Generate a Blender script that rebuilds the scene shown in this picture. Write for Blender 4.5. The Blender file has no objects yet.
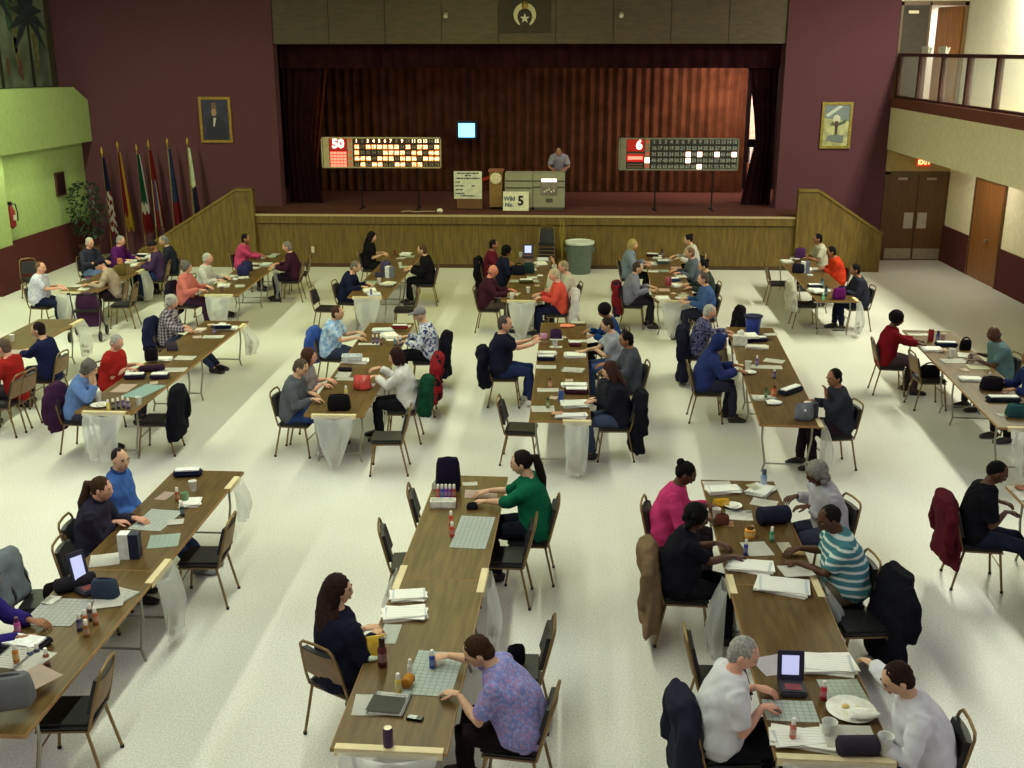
import bpy, bmesh, math, random
from mathutils import Vector, Matrix
from math import sin, cos, pi, radians as rad

# ------------------------------------------------------------------ camera, sky, lamps, exposure
S = bpy.context.scene
C = S.collection
PITCH, YAW, CAM_Z = rad(16.528), rad(2.451), 5.05
fh = Vector((-sin(YAW), cos(YAW), 0)); rt = Vector((cos(YAW), sin(YAW), 0))
fwd = fh * cos(PITCH) - Vector((0, 0, 1)) * sin(PITCH); up = rt.cross(fwd)
cam = bpy.data.objects.new('camera', bpy.data.cameras.new('camera')); C.objects.link(cam)
cam.matrix_world = Matrix(((rt.x, up.x, -fwd.x, 0), (rt.y, up.y, -fwd.y, 0), (rt.z, up.z, -fwd.z, CAM_Z), (0, 0, 0, 1)))
cam.data.sensor_width = 36; cam.data.lens = 1075 / 1024 * 36
S.camera = cam
W = bpy.data.worlds.new('world'); S.world = W; W.use_nodes = True
W.node_tree.nodes['Background'].inputs[0].default_value = (.75, .8, .7, 1)
W.node_tree.nodes['Background'].inputs[1].default_value = .02
def area(name, loc, sx, sy, power, col, rot=(0, 0, 0), spread=pi):
    l = bpy.data.lights.new(name, 'AREA'); l.shape = 'RECTANGLE'; l.size = sx; l.size_y = sy
    l.energy = power; l.color = col; l.spread = spread
    o = bpy.data.objects.new(name, l); C.objects.link(o); o.location = loc; o.rotation_euler = rot
    return o
def slope_box(bm, x0, x1, z0, z1, y0=-6, y1=29.2, k=.0135):
    """beam along the hall that falls slightly toward the camera end, like the raked gallery"""
    prism(bm, [(y0, z0 - k * (29.2 - y0)), (y1, z0 - k * (29.2 - y1)), (y1, z1 - k * (29.2 - y1)), (y0, z1 - k * (29.2 - y0))], x0, x1, 'x')
def aimed(name, loc, target, size, power, col, spread=pi):
    q = (Vector(target) - Vector(loc)).to_track_quat('-Z', 'Y')
    o = area(name, loc, size, size, power, col, spread=spread); o.rotation_mode = 'QUATERNION'; o.rotation_quaternion = q
    return o
# two long rows of ceiling tubes near the side walls (newer white tubes at the camera end, old greenish ones
# toward the stage) and a weaker greenish row down the middle
area('lamp_row_west_front', (-10.9, 4.5, 7.6), .35, 15, 450, (.98, .9, 1))
area('lamp_row_west_back', (-10.9, 18, 7.6), .35, 12, 900, (.88, .98, .62))
area('lamp_row_east_front', (9.2, 2.8, 7.6), .35, 11, 390, (.88, .9, 1))
area('lamp_row_east_back', (9.2, 21, 7.6), .35, 9, 1130, (.96, 1, .74))
area('lamp_row_middle', (-2.4, 9.5, 8.1), .35, 17, 790, (.92, 1, .78))
area('lamp_row_middle_back', (-2.4, 22, 8.1), .35, 7, 270, (.94, 1, .3))  # unseen segment added to turn the floor near the stage yellow-green
area('gallery_lamp', (9.9, 24.6, 7.7), .5, .5, 42, (1, .95, .88))
area('under_gallery_west', (-12.2, 24.5, 2.98), .3, 4, 22, (.9, 1, .6))
area('under_gallery_east', (9.5, 25.5, 2.9), .3, 3, 44, (1, .95, .8))
aimed('backstage_lamp', (5.3, 30.5, 5.0), (4.5, 33, 3.7), .4, 170, (1, .74, .56), rad(130))
area('stage_border_lamp', (-1, 30.5, 6.2), 9, .3, 75, (1, .8, .66))  # unseen row added behind the valance to brighten stage floor and curtain
area('wing_lamp', (6.6, 32.6, 5.6), .4, .4, 60, (1, .82, .68))
area('upper_hall_lamp', (9.4, 31.5, 6.6), 1, 1, 60, (1, .97, .92))
S.view_settings.view_transform = 'Standard'; S.view_settings.look = 'None'
S.view_settings.gamma = 1; S.view_settings.use_curve_mapping = False
S.view_settings.exposure = 0.0

# ------------------------------------------------------------------ materials
MATS = {}
def lin(c): return tuple((v / 12.92 if v <= .04045 else ((v + .055) / 1.055) ** 2.4) for v in c)
def rgb(*c): return lin([v / 255 for v in c])
def base(name):
    m = bpy.data.materials.new(name); m.use_nodes = True
    return m, m.node_tree.nodes, m.node_tree.links, m.node_tree.nodes['Principled BSDF']
def noise_mix(n, l, c1, c2, scale, detail=3, coord='Object', stretch=None, lo=.35, hi=.65):
    tc = n.new('ShaderNodeTexCoord'); nz = n.new('ShaderNodeTexNoise'); nz.inputs['Scale'].default_value = scale
    nz.inputs['Detail'].default_value = detail
    src = tc.outputs[coord]
    if stretch:
        mp = n.new('ShaderNodeMapping'); mp.inputs['Scale'].default_value = stretch; l.new(src, mp.inputs[0]); src = mp.outputs[0]
    l.new(src, nz.inputs['Vector'])
    rp = n.new('ShaderNodeValToRGB'); rp.color_ramp.elements[0].position = lo; rp.color_ramp.elements[1].position = hi
    rp.color_ramp.elements[0].color = (*c1, 1); rp.color_ramp.elements[1].color = (*c2, 1)
    l.new(nz.outputs['Fac'], rp.inputs[0])
    return rp.outputs[0], nz.outputs['Fac']
def mat(col, rough=.6, metal=0, var=.12, scale=14, bump=0, name=None, spec=.4):
    """plain coloured material with slight mottling; col in 0-255"""
    key = (tuple(col), rough, metal, var, scale, bump)
    if key in MATS: return MATS[key]
    m, n, l, b = base(name or 'paint')
    c = rgb(*col)
    o, f = noise_mix(n, l, [v * (1 - var) for v in c], [min(1, v * (1 + var)) for v in c], scale)
    l.new(o, b.inputs['Base Color'])
    b.inputs['Roughness'].default_value = rough; b.inputs['Metallic'].default_value = metal
    b.inputs['Specular IOR Level'].default_value = spec
    if bump:
        bp = n.new('ShaderNodeBump'); bp.inputs['Strength'].default_value = bump; bp.inputs['Distance'].default_value = .01
        l.new(f, bp.inputs['Height']); l.new(bp.outputs[0], b.inputs['Normal'])
    MATS[key] = m
    return m
def cloth(col): return mat(tuple(int(c * .9) for c in col), .9, 0, .1, 9, .5, 'cloth', .06)
def glow(col, k, name='glow'):
    key = ('glow', tuple(col), k)
    if key in MATS: return MATS[key]
    m, n, l, b = base(name)
    b.inputs['Base Color'].default_value = (*rgb(*col), 1); b.inputs['Emission Color'].default_value = (*rgb(*col), 1)
    b.inputs['Emission Strength'].default_value = k
    MATS[key] = m; return m
def wood(name, c1, c2, stretch, rough=.45, scale=3):
    m, n, l, b = base(name)
    o, f = noise_mix(n, l, rgb(*c1), rgb(*c2), scale, 6, 'Object', stretch, .3, .7)
    l.new(o, b.inputs['Base Color']); b.inputs['Roughness'].default_value = rough
    return m
def pattern(kind, cols, scale=1.0):
    """printed cloth: stripes, plaid, floral, leafy"""
    key = (kind, tuple(map(tuple, cols)), scale)
    if key in MATS: return MATS[key]
    m, n, l, b = base('printed_cloth'); b.inputs['Roughness'].default_value = .9; b.inputs['Specular IOR Level'].default_value = .08
    tc = n.new('ShaderNodeTexCoord'); cl = [(*rgb(*c), 1) for c in cols]
    def ramp(fac, stops):
        r = n.new('ShaderNodeValToRGB'); r.color_ramp.interpolation = 'CONSTANT'
        while len(r.color_ramp.elements) < len(stops): r.color_ramp.elements.new(.5)
        for e, (p, c) in zip(r.color_ramp.elements, stops): e.position = p; e.color = c
        l.new(fac, r.inputs[0]); return r.outputs[0]
    def wave(axis, sc):
        w = n.new('ShaderNodeTexWave'); w.bands_direction = axis; w.inputs['Scale'].default_value = sc
        w.inputs['Distortion'].default_value = .6; l.new(tc.outputs['Object'], w.inputs['Vector']); return w.outputs['Fac']
    if kind == 'stripes':
        out = ramp(wave('Z', 4.6 * scale), [(0, cl[0]), (.55, cl[1]), (.75, cl[2])])
    elif kind == 'plaid':
        a = ramp(wave('Z', 6 * scale), [(0, cl[0]), (.6, cl[1])]); c = ramp(wave('Y', 6 * scale), [(0, cl[0]), (.6, cl[2])])
        mx = n.new('ShaderNodeMixRGB'); l.new(a, mx.inputs[1]); l.new(c, mx.inputs[2]); out = mx.outputs[0]
    else:
        v = n.new('ShaderNodeTexVoronoi' if kind == 'floral' else 'ShaderNodeTexNoise'); v.inputs['Scale'].default_value = (26 if kind == 'floral' else 13) * scale
        l.new(tc.outputs['Object'], v.inputs['Vector'])
        out = ramp(v.outputs['Color'] if kind == 'floral' else v.outputs['Fac'], [(0, cl[0]), (.45, cl[1]), (.6, cl[2])] if kind == 'floral' else [(0, cl[0]), (.47, cl[1]), (.55, cl[2])])
    l.new(out, b.inputs['Base Color']); MATS[key] = m; return m
def printed_sheet(col, ink, nx, ny):
    """paper printed with a grid of ruled boxes and small marks"""
    key = ('sheet', tuple(col), tuple(ink), nx, ny)
    if key in MATS: return MATS[key]
    m, n, l, b = base('printed_paper'); b.inputs['Roughness'].default_value = .75
    tc = n.new('ShaderNodeTexCoord'); mp = n.new('ShaderNodeMapping'); mp.inputs['Scale'].default_value = (nx, ny, 1)
    l.new(tc.outputs['Generated'], mp.inputs[0])
    br = n.new('ShaderNodeTexBrick'); br.offset = 0; br.inputs['Scale'].default_value = 1; br.inputs['Brick Width'].default_value = 1
    br.inputs['Row Height'].default_value = 1; br.inputs['Mortar Size'].default_value = .07
    c = (*rgb(*col), 1); k = (*rgb(*ink), 1)
    br.inputs['Color1'].default_value = c; br.inputs['Color2'].default_value = c; br.inputs['Mortar'].default_value = k
    l.new(mp.outputs[0], br.inputs['Vector'])
    ck = n.new('ShaderNodeTexNoise'); ck.inputs['Scale'].default_value = 3.1; l.new(mp.outputs[0], ck.inputs['Vector'])
    rp = n.new('ShaderNodeValToRGB'); rp.color_ramp.elements[0].position = .62; rp.color_ramp.elements[1].position = .68
    l.new(ck.outputs['Fac'], rp.inputs[0])
    mx = n.new('ShaderNodeMixRGB'); l.new(rp.outputs[0], mx.inputs[0]); l.new(br.outputs[0], mx.inputs[1]); mx.inputs[2].default_value = k
    l.new(mx.outputs[0], b.inputs['Base Color']); MATS[key] = m; return m

# ------------------------------------------------------------------ mesh helpers
def box(bm, lo, hi, mi=0, M=None):
    x0, y0, z0 = lo; x1, y1, z1 = hi
    v = [bm.verts.new(p) for p in ((x0, y0, z0), (x1, y0, z0), (x1, y1, z0), (x0, y1, z0), (x0, y0, z1), (x1, y0, z1), (x1, y1, z1), (x0, y1, z1))]
    if M:
        for q in v: q.co = M @ q.co
    for f in ((0, 3, 2, 1), (4, 5, 6, 7), (0, 1, 5, 4), (1, 2, 6, 5), (2, 3, 7, 6), (3, 0, 4, 7)):
        bm.faces.new([v[i] for i in f]).material_index = mi
    return v
def loft(bm, pts, radii, n=10, side=Vector((1, 0, 0)), mi=0, fold=None):
    """closed tube through pts; radii = (a, b) half widths along side / across"""
    pts = [Vector(p) for p in pts]; rings = []
    s = Vector(side)
    for i, p in enumerate(pts):
        t = (pts[min(i + 1, len(pts) - 1)] - pts[max(i - 1, 0)])
        t = t.normalized() if t.length > 1e-6 else Vector((0, 0, 1))
        s = s - t * s.dot(t)
        if s.length < 1e-4: s = t.orthogonal()
        s.normalize(); u = t.cross(s)
        r = radii[i]; a, b = r if isinstance(r, tuple) else (r, r)
        ring = []
        for k in range(n):
            an = 2 * pi * k / n; f = 1 + (fold(i, an) if fold else 0)
            ring.append(bm.verts.new(p + s * (cos(an) * a * f) + u * (sin(an) * b * f)))
        rings.append(ring)
    for r0, r1 in zip(rings, rings[1:]):
        for k in range(n):
            bm.faces.new((r0[k], r0[(k + 1) % n], r1[(k + 1) % n], r1[k])).material_index = mi
    bm.faces.new(rings[0][::-1]).material_index = mi; bm.faces.new(rings[-1]).material_index = mi
    return rings
def ball(bm, c, r, n=10, m=7, mi=0, M=None, fn=None):
    """ellipsoid; fn(unit) -> extra scale"""
    c = Vector(c); R = r if isinstance(r, tuple) else (r, r, r); rows = []
    def P(th, ph):
        u = Vector((sin(th) * cos(ph), sin(th) * sin(ph), cos(th))); k = fn(u) if fn else 1
        p = c + Vector((u.x * R[0] * k, u.y * R[1] * k, u.z * R[2] * k))
        return bm.verts.new(M @ p if M else p)
    top, bot = P(0, 0), P(pi, 0)
    for i in range(1, m): rows.append([P(pi * i / m, 2 * pi * k / n) for k in range(n)])
    for k in range(n):
        q = (k + 1) % n
        bm.faces.new((top, rows[0][k], rows[0][q])).material_index = mi
        bm.faces.new((bot, rows[-1][q], rows[-1][k])).material_index = mi
        for a, b in zip(rows, rows[1:]): bm.faces.new((a[k], b[k], b[q], a[q])).material_index = mi
def lathe(bm, prof, n=12, mi=0, c=(0, 0, 0)):
    rows = [[bm.verts.new((c[0] + r * cos(2 * pi * k / n), c[1] + r * sin(2 * pi * k / n), c[2] + z)) for k in range(n)] for r, z in prof]
    for a, b in zip(rows, rows[1:]):
        for k in range(n): bm.faces.new((a[k], a[(k + 1) % n], b[(k + 1) % n], b[k])).material_index = mi
    bm.faces.new(rows[0][::-1]).material_index = mi; bm.faces.new(rows[-1]).material_index = mi
def prism(bm, poly, d0, d1, axis='y', mi=0):
    """polygon in the plane across axis, extruded from d0 to d1"""
    f = {'y': lambda a, b, d: (a, d, b), 'x': lambda a, b, d: (d, a, b), 'z': lambda a, b, d: (a, b, d)}[axis]
    v0 = [bm.verts.new(f(a, b, d0)) for a, b in poly]; v1 = [bm.verts.new(f(a, b, d1)) for a, b in poly]; n = len(poly)
    bm.faces.new(v0).material_index = mi; bm.faces.new(v1[::-1]).material_index = mi
    for k in range(n): bm.faces.new((v0[k], v1[k], v1[(k + 1) % n], v0[(k + 1) % n])).material_index = mi
def mesh_of(name, bm, mats, smooth=True, bevel=0):
    bmesh.ops.recalc_face_normals(bm, faces=bm.faces[:])
    if bevel: bmesh.ops.bevel(bm, geom=bm.edges[:], offset=bevel, segments=2, affect='EDGES', clamp_overlap=True)
    me = bpy.data.meshes.new(name); bm.to_mesh(me); bm.free()
    for m in (mats if isinstance(mats, (list, tuple)) else [mats]): me.materials.append(m)
    if smooth:
        me.polygons.foreach_set('use_smooth', [True] * len(me.polygons))
        try: me.set_sharp_from_angle(angle=rad(40))
        except Exception: pass
    return me
def obj(name, bm, mats, parent=None, smooth=True, bevel=0, label=None):
    me = bm if isinstance(bm, bpy.types.Mesh) else mesh_of(name, bm, mats, smooth, bevel)
    o = bpy.data.objects.new(name, me); C.objects.link(o)
    if parent: o.parent = parent
    if label: o['label'] = label
    return o
def thing(name, label, cat, loc=(0, 0, 0), rz=0, group=None):
    o = bpy.data.objects.new(name, None); o.empty_display_size = .1; C.objects.link(o)
    o.location = loc; o.rotation_euler = (0, 0, rz)
    return tag(o, label, cat, group)
def tag(o, label, cat, group=None):
    o['label'] = label; o['category'] = cat
    if group: o['group'] = group
    return o
def struct(name, bm, m, parent=None, smooth=False):
    o = obj(name, bm, m, parent, smooth)
    if not parent: o['kind'] = 'structure'
    return o
def place(spec, name, label, cat, loc, rz=0, group=None, scale=None):
    """a thing (Empty) with copies of the parts in spec = [(part name, mesh, [sub-parts])]"""
    t = thing(name, label, cat, loc, rz, group)
    if scale: t.scale = scale
    def add(sp, par):
        for nm, me, subs in sp:
            o = bpy.data.objects.new(nm, me); C.objects.link(o); o.parent = par
            add(subs, o)
    add(spec, t)
    return t
def text_mesh(s, size, bold=0, align='CENTER'):
    cu = bpy.data.curves.new('lettering', 'FONT'); cu.body = s; cu.size = size; cu.align_x = align; cu.align_y = 'CENTER'
    cu.extrude = .002; cu.offset = bold; cu.resolution_u = 2
    o = bpy.data.objects.new('lettering', cu); C.objects.link(o)
    dg = bpy.context.evaluated_depsgraph_get(); me = bpy.data.meshes.new_from_object(o.evaluated_get(dg))
    bpy.data.objects.remove(o); return me
def lettering(bm, s, size, x, y, z, bold=0, mi=0, align='CENTER'):
    """letters standing in the XZ plane facing -Y"""
    me = text_mesh(s, size, bold, align); k = len(bm.verts); nf = len(bm.faces); bm.from_mesh(me); bm.verts.ensure_lookup_table(); bm.faces.ensure_lookup_table()
    for v in bm.verts[k:]: v.co = Vector((x + v.co.x, y - v.co.z, z + v.co.y))
    for f in bm.faces[nf:]: f.material_index = mi
    bpy.data.meshes.remove(me)
B = bmesh.new

# ------------------------------------------------------------------ the hall
def terrazzo():
    m, n, l, b = base('terrazzo')
    o, f = noise_mix(n, l, rgb(205, 203, 196), rgb(235, 233, 228), 60, 6)
    tc = n.new('ShaderNodeTexCoord'); v = n.new('ShaderNodeTexVoronoi'); v.inputs['Scale'].default_value = 60
    l.new(tc.outputs['Object'], v.inputs['Vector'])
    r = n.new('ShaderNodeValToRGB'); r.color_ramp.elements[0].position = .0; r.color_ramp.elements[1].position = .26
    r.color_ramp.elements[0].color = (*rgb(150, 136, 116), 1); r.color_ramp.elements[1].color = (1, 1, 1, 1)
    l.new(v.outputs['Distance'], r.inputs[0])
    mx = n.new('ShaderNodeMixRGB'); mx.blend_type = 'MULTIPLY'; mx.inputs[0].default_value = .45
    l.new(o, mx.inputs[1]); l.new(r.outputs[0], mx.inputs[2])
    g, f2 = noise_mix(n, l, (.9, .885, .86), (1, 1, 1), .45, 2)
    m2 = n.new('ShaderNodeMixRGB'); m2.blend_type = 'MULTIPLY'; m2.inputs[0].default_value = 1
    l.new(mx.outputs[0], m2.inputs[1]); l.new(g, m2.inputs[2]); l.new(m2.outputs[0], b.inputs['Base Color'])
    b.inputs['Roughness'].default_value = .38; b.inputs['Specular IOR Level'].default_value = .3
    return m
MAROON = mat((96, 59, 68), .9, 0, .16, 40, .4, 'maroon_wallcovering', .1)
MAROON_DK = mat((84, 40, 40), .85, 0, .14, 30, .3, 'maroon_wainscot', .15)
CREAM = mat((234, 222, 190), .85, 0, .05, 8, 0, 'cream_plaster', .15)
CREAM_G = mat((166, 186, 122), .85, 0, .05, 8, 0, 'pale_green_plaster', .15)
STAGE_WOOD = wood('stage_veneer', (84, 64, 18), (116, 92, 32), (5, 5, .7), .5)
STAGE_TRIM = wood('stage_trim', (102, 82, 28), (126, 102, 42), (1, 8, 8), .45)
DARK_WOOD = wood('door_veneer', (80, 54, 26), (104, 72, 36), (8, 8, .6), .4)
WARM_WOOD = wood('warm_door_veneer', (120, 74, 36), (150, 98, 50), (8, 8, .6), .4)
PEL_WOOD = wood('pelmet_wood', (70, 58, 44), (88, 72, 52), (1.2, 6, 6), .6)
CARPET = mat((88, 54, 48), .95, 0, .2, 26, .4, 'stage_carpet', .05)
YB, XL, XR = 29.2, -12.9, 10.3
bm = B(); box(bm, (-14.5, -6, -.2), (XR + .3, 29.4, 0)); struct('floor', bm, terrazzo())
bm = B(); box(bm, (-14.5, -6, 8.5), (11, 36, 8.7)); struct('ceiling', bm, mat((84, 82, 76), .9, 0, .05, 4, 0, 'ceiling_board'))
bm = B(); box(bm, (-14.5, -6.3, 0), (11, -6, 8.5)); struct('wall_rear', bm, MAROON)
# stage wall: two maroon piers, header of wood boards over the opening
OX0, OX1, OZ = -7.52, 5.8, 5.58
bm = B(); box(bm, (-14.2, YB, 0), (OX0, YB + .45, 8.5)); struct('wall_stage_left', bm, MAROON)
bm = B(); box(bm, (OX1, YB, 0), (8.62, YB + .45, 8.5)); box(bm, (8.62, YB + .0, 2.9), (8.8, YB + .45, 4.1)); struct('wall_stage_right', bm, MAROON)
hd = struct('trim_header', (lambda b: (box(b, (OX0, YB + .12, OZ), (OX1, YB + .45, 8.5)), b)[1])(B()), PEL_WOOD)
for k in range(9):                                              # boards of the header, joints between them
    x0 = OX0 + k * (OX1 - OX0) / 9
    b = B(); box(b, (x0 + .008, YB + .06, OZ), (x0 + (OX1 - OX0) / 9 - .008, YB + .12, 8.5)); obj('panel', b, PEL_WOOD, hd, False)
# side walls
bm = B(); box(bm, (XL - .3, -6, 0), (XL, YB, 3.1)); struct('wall_left', bm, CREAM_G)
bm = B(); box(bm, (XL, -6, 0), (XL + .04, YB, 1.06)); struct('baseboard_left', bm, MAROON_DK)
for y0, y1 in ((22.9, 24.15), (27.0, 27.35)):
    pass
bm = B(); box(bm, (XL, 23.5, 0), (XL + .3, 24.25, 3.1)); pc = struct('trim_left_pilaster', bm, CREAM_G)
bm = B(); box(bm, (XL, 23.44, 0), (XL + .33, 24.31, 1.06)); struct('pilaster_wainscot', bm, MAROON_DK, pc)
# left gallery parapet with a clipped end, and the painted wall above it
bm = B(); prism(bm, [(-6, 3.08), (28.75, 3.08), (29.19, 3.08), (29.19, 4.15), (28.4, 4.5), (-6, 4.5)], XL - .5, XL + .3, 'x'); struct('wall_gallery_left', bm, CREAM_G)
bm = B(); box(bm, (-13.75, -6, 4.4), (-13.35, YB, 8.5)); struct('wall_left_upper', bm, mat((62, 52, 40), .9, 0, .2, 3, 0, 'dark_upper_wall'))
# right side: lower wall, wainscot, gallery front, upper wall
bm = B(); box(bm, (XR, -6, 0), (XR + .3, YB, 4.1)); struct('wall_right', bm, CREAM)
bm = B(); box(bm, (XR - .04, -6, 0), (XR, 25.35, .95)); box(bm, (XR - .04, 27.25, 0), (XR, YB, .95)); struct('baseboard_right', bm, MAROON_DK)
bm = B(); box(bm, (XR, -6, 4.1), (XR + .3, YB + 4, 8.5)); struct('wall_right_upper', bm, mat((214, 206, 190), .85, 0, .04, 8, 0, 'upper_plaster'))
bm = B(); slope_box(bm, 8.6, 8.85, 2.93, 4.0); slope_box(bm, 8.85, XR, 3.5, 4.0); slope_box(bm, 8.85, XR, 2.96, 3.02); struct('wall_gallery_right', bm, CREAM)
bm = B(); slope_box(bm, 8.58, 8.9, 4.0, 4.24); struct('trim_gallery_right', bm, mat((116, 62, 52), .8, 0, .12, 20, 0, 'maroon_fascia'))
RAIL = mat((70, 34, 30), .5, 0, .15, 12, 0, 'railing_paint')
gr = thing('gallery_railing', 'dark red-brown railing with glass panes along the upper gallery', 'railing', (8.72, 0, 4.24))
def part(name, parent, lo, hi, m, bevel=0, label=None):
    b = B(); box(b, lo, hi); return obj(name, b, m, parent, False, bevel, label)
for nm, w_, z_, t_ in (('top_rail', .07, 1.02, 1.1), ('bottom_rail', .05, 0, .06)):
    b = B(); slope_box(b, -w_, w_, z_, t_, 6); obj(nm, b, RAIL, gr, False)
post_y = [YB - .1 - 1.62 * k for k in range(14)]
glass = bpy.data.materials.new('rail_glass'); glass.use_nodes = True; gb = glass.node_tree.nodes['Principled BSDF']
gb.inputs['Base Color'].default_value = (.75, .85, .95, 1); gb.inputs['Roughness'].default_value = .05; gb.inputs['Alpha'].default_value = .22
for y, lab in ((27.3, 'small white card standing on the gallery rail by the open door'), (26.1, 'second white card on the gallery rail, farther from the stage wall')):
    t = thing('rail_card', lab, 'card', (8.72, y, 5.34 - .0135 * (29.2 - y)), .2); part('front', t, (-.004, -.16, 0), (.004, .16, .16), mat((205, 200, 190), .7)); b = B(); box(b, (-.004, -.16, 0), (.004, .16, .16), 0, Matrix.Rotation(.35, 4, 'Y') @ Matrix.Translation((.05, 0, 0))); obj('back_flap', b, mat((190, 186, 176), .7), t, False)
for i, y in enumerate(post_y):
    zd = -.0135 * (29.2 - y); part('post', gr, (-.06, y - .06, zd - .2), (.06, y + .06, zd + 1.03), RAIL)
    if i:
        b = B(); slope_box(b, -.008, .008, .06, 1.02, y + .06, post_y[i - 1] - .06); obj('pane', b, glass, gr, False)
# end wall at the right: pair of dark doors below, open door and lit corridor above
bm = B(); box(bm, (8.62, YB, 2.34), (XR + .3, YB + .3, 4.1)); struct('wall_right_end', bm, mat((176, 150, 96), .85, 0, .06, 8, 0, 'tan_plaster'))
d1 = struct('door_1', (lambda b: (box(b, (8.62, YB - .03, 0), (8.76, YB + .1, 2.34)), box(b, (10.27, YB - .03, 0), (10.3, YB + .1, 2.34)), box(b, (8.62, YB - .03, 2.28), (10.3, YB + .1, 2.36)), b)[-1])(B()), DARK_WOOD)
STEEL = mat((170, 160, 140), .35, .6, .08, 10, 0, 'brushed_plate')
for k in (0, 1):
    x0 = 8.76 + k * .755
    lf = part('door_leaf', d1, (x0 + .008, YB, .01), (x0 + .747, YB + .06, 2.28), DARK_WOOD)
    part('kick_plate', lf, (x0 + .03, YB - .012, .04), (x0 + .725, YB, .32), STEEL)
    hx = x0 + (.46 if k == 0 else .06)
    part('push_plate', lf, (hx, YB - .012, .86), (hx + .24, YB, 1.28), mat((176, 166, 150), .5, .2, .05, 6, 0, 'plate'))
    part('door_closer', lf, (x0 + .2, YB - .05, 2.14), (x0 + .44, YB, 2.2), STEEL)
d2 = struct('door_2', (lambda b: (box(b, (XR - .05, 25.35, 0), (XR + .01, 25.42, 2.42)), box(b, (XR - .05, 27.18, 0), (XR + .01, 27.25, 2.42)), box(b, (XR - .05, 25.35, 2.36), (XR + .01, 27.25, 2.44)), b)[-1])(B()), DARK_WOOD)
lf = part('door_leaf', d2, (XR - .03, 25.42, .01), (XR + .02, 27.18, 2.36), WARM_WOOD)
part('door_handle', lf, (XR - .09, 26.05, 1.0), (XR - .03, 26.2, 1.04), STEEL)
bm = B(); box(bm, (8.62, YB, 6.58), (XR, YB + .2, 8.5)); struct('wall_right_upper_end', bm, mat((200, 190, 165), .85, 0, .05, 8, 0, 'plaster'))
d3 = struct('door_3', (lambda b: (box(b, (8.62, YB - .02, 4.1), (8.68, YB + .15, 6.58)), box(b, (9.33, YB - .02, 4.1), (9.38, YB + .15, 6.58)), box(b, (10.2, YB - .02, 4.1), (10.3, YB + .15, 6.58)), box(b, (8.62, YB - .02, 6.5), (10.3, YB + .15, 6.6)), b)[-1])(B()), DARK_WOOD)
lf = part('door_leaf', d3, (8.68, YB, 4.1), (9.33, YB + .06, 6.5), mat((54, 44, 32), .6, 0, .15, 8, 0, 'dark_leaf'))
part('door_closer', lf, (8.8, YB - .06, 6.3), (9.05, YB, 6.37), STEEL)
b = B(); box(b, (0, 0, 0), (.8, .05, 2.36), 0, Matrix.Translation((10.2, YB + .05, 4.12)) @ Matrix.Rotation(rad(118), 4, 'Z')); obj('open_leaf', b, WARM_WOOD, d3, False)
bm = B(); box(bm, (8.3, YB + 3.6, 4.1), (11, YB + 3.8, 8.5)); box(bm, (8.3, YB + .4, 4.1), (8.5, YB + 3.6, 8.5)); box(bm, (8.3, YB + .3, 3.9), (11, YB + 3.8, 4.1)); struct('wall_upper_hall', bm, mat((230, 222, 208), .85, 0, .03, 8, 0, 'corridor_plaster'))
bm = B(); box(bm, (8.62, YB, 3.9), (XR, YB + .35, 4.1)); struct('trim_upper_sill', bm, DARK_WOOD)
ex = thing('exit_sign', 'red lit EXIT sign under the right gallery', 'sign', (9.58, YB - .04, 2.6))
part('sign_box', ex, (-.17, -.04, -.1), (.17, .03, .1), glow((205, 50, 20), .8))
b = B(); lettering(b, 'EXIT', .16, 0, -.045, 0, .006); obj('lettering', b, glow((255, 190, 120), 2.2), ex, False)

# ------------------------------------------------------------------ stage
YF, ZS = 27.5, 1.36
st = struct('trim_stage_front', (lambda b: (box(b, (-7.8, YF + .05, 0), (6.0, YF + .2, ZS - .06)), b)[1])(B()), STAGE_WOOD)
for k in range(12):
    x0 = -7.8 + k * 1.15
    b = B(); box(b, (x0 + .003, YF + .025, .1), (x0 + 1.147, YF + .05, ZS - .24)); obj('panel', b, STAGE_WOOD, st, False)
b = B(); box(b, (-7.8, YF - .03, ZS - .22), (6.0, YF + .06, ZS - .032)); obj('apron_board', b, STAGE_WOOD, st, False)
b = B(); box(b, (-7.8, YF + .02, 0), (6.0, YF + .05, .1)); obj('plinth', b, mat((70, 46, 22), .6), st, False)
b = B(); box(b, (-7.8, YF - .05, ZS - .032), (6.0, YF + .1, ZS + .008)); obj('nosing', b, mat((190, 168, 128), .4, .2, .1, 20, 0, 'pale_nosing'), st, False)
for x in (-6.35, 3.4):
    b = B(); box(b, (x - .04, YF - .012, .38), (x + .04, YF, .54)); obj('socket_plate', b, mat((200, 190, 160), .5), st, False)
bm = B(); box(bm, (-7.8, YF + .1, ZS - .06), (6.0, YB + .5, ZS)); box(bm, (-10.8, YB + .46, ZS - .06), (8.0, 34, ZS)); box(bm, (-8.3, YF + .1, ZS - .06), (-7.8, YB, ZS)); box(bm, (6.0, YF + .1, ZS - .06), (6.4, YB, ZS)); struct('floor_stage', bm, CARPET)
def ramp(name, poly, sg):
    b = B(); prism(b, poly, YF - .12, YF + .06, 'y'); r = struct(name, b, STAGE_WOOD)
    for (x0, z0), (x1, z1) in zip(poly[1:], poly[2:]):            # capping board along the sloping and level top
        if abs(x1 - x0) < .02: continue
        a = math.atan2(z1 - z0, x1 - x0); L = math.hypot(x1 - x0, z1 - z0)
        M = Matrix.Translation((x0, YF - .03, z0)) @ Matrix.Rotation(-a, 4, 'Y')
        b = B(); box(b, (0, -.12, -.005), (L, .12, .05), 0, M); obj('cap_board', b, STAGE_TRIM, r, False)
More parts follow.
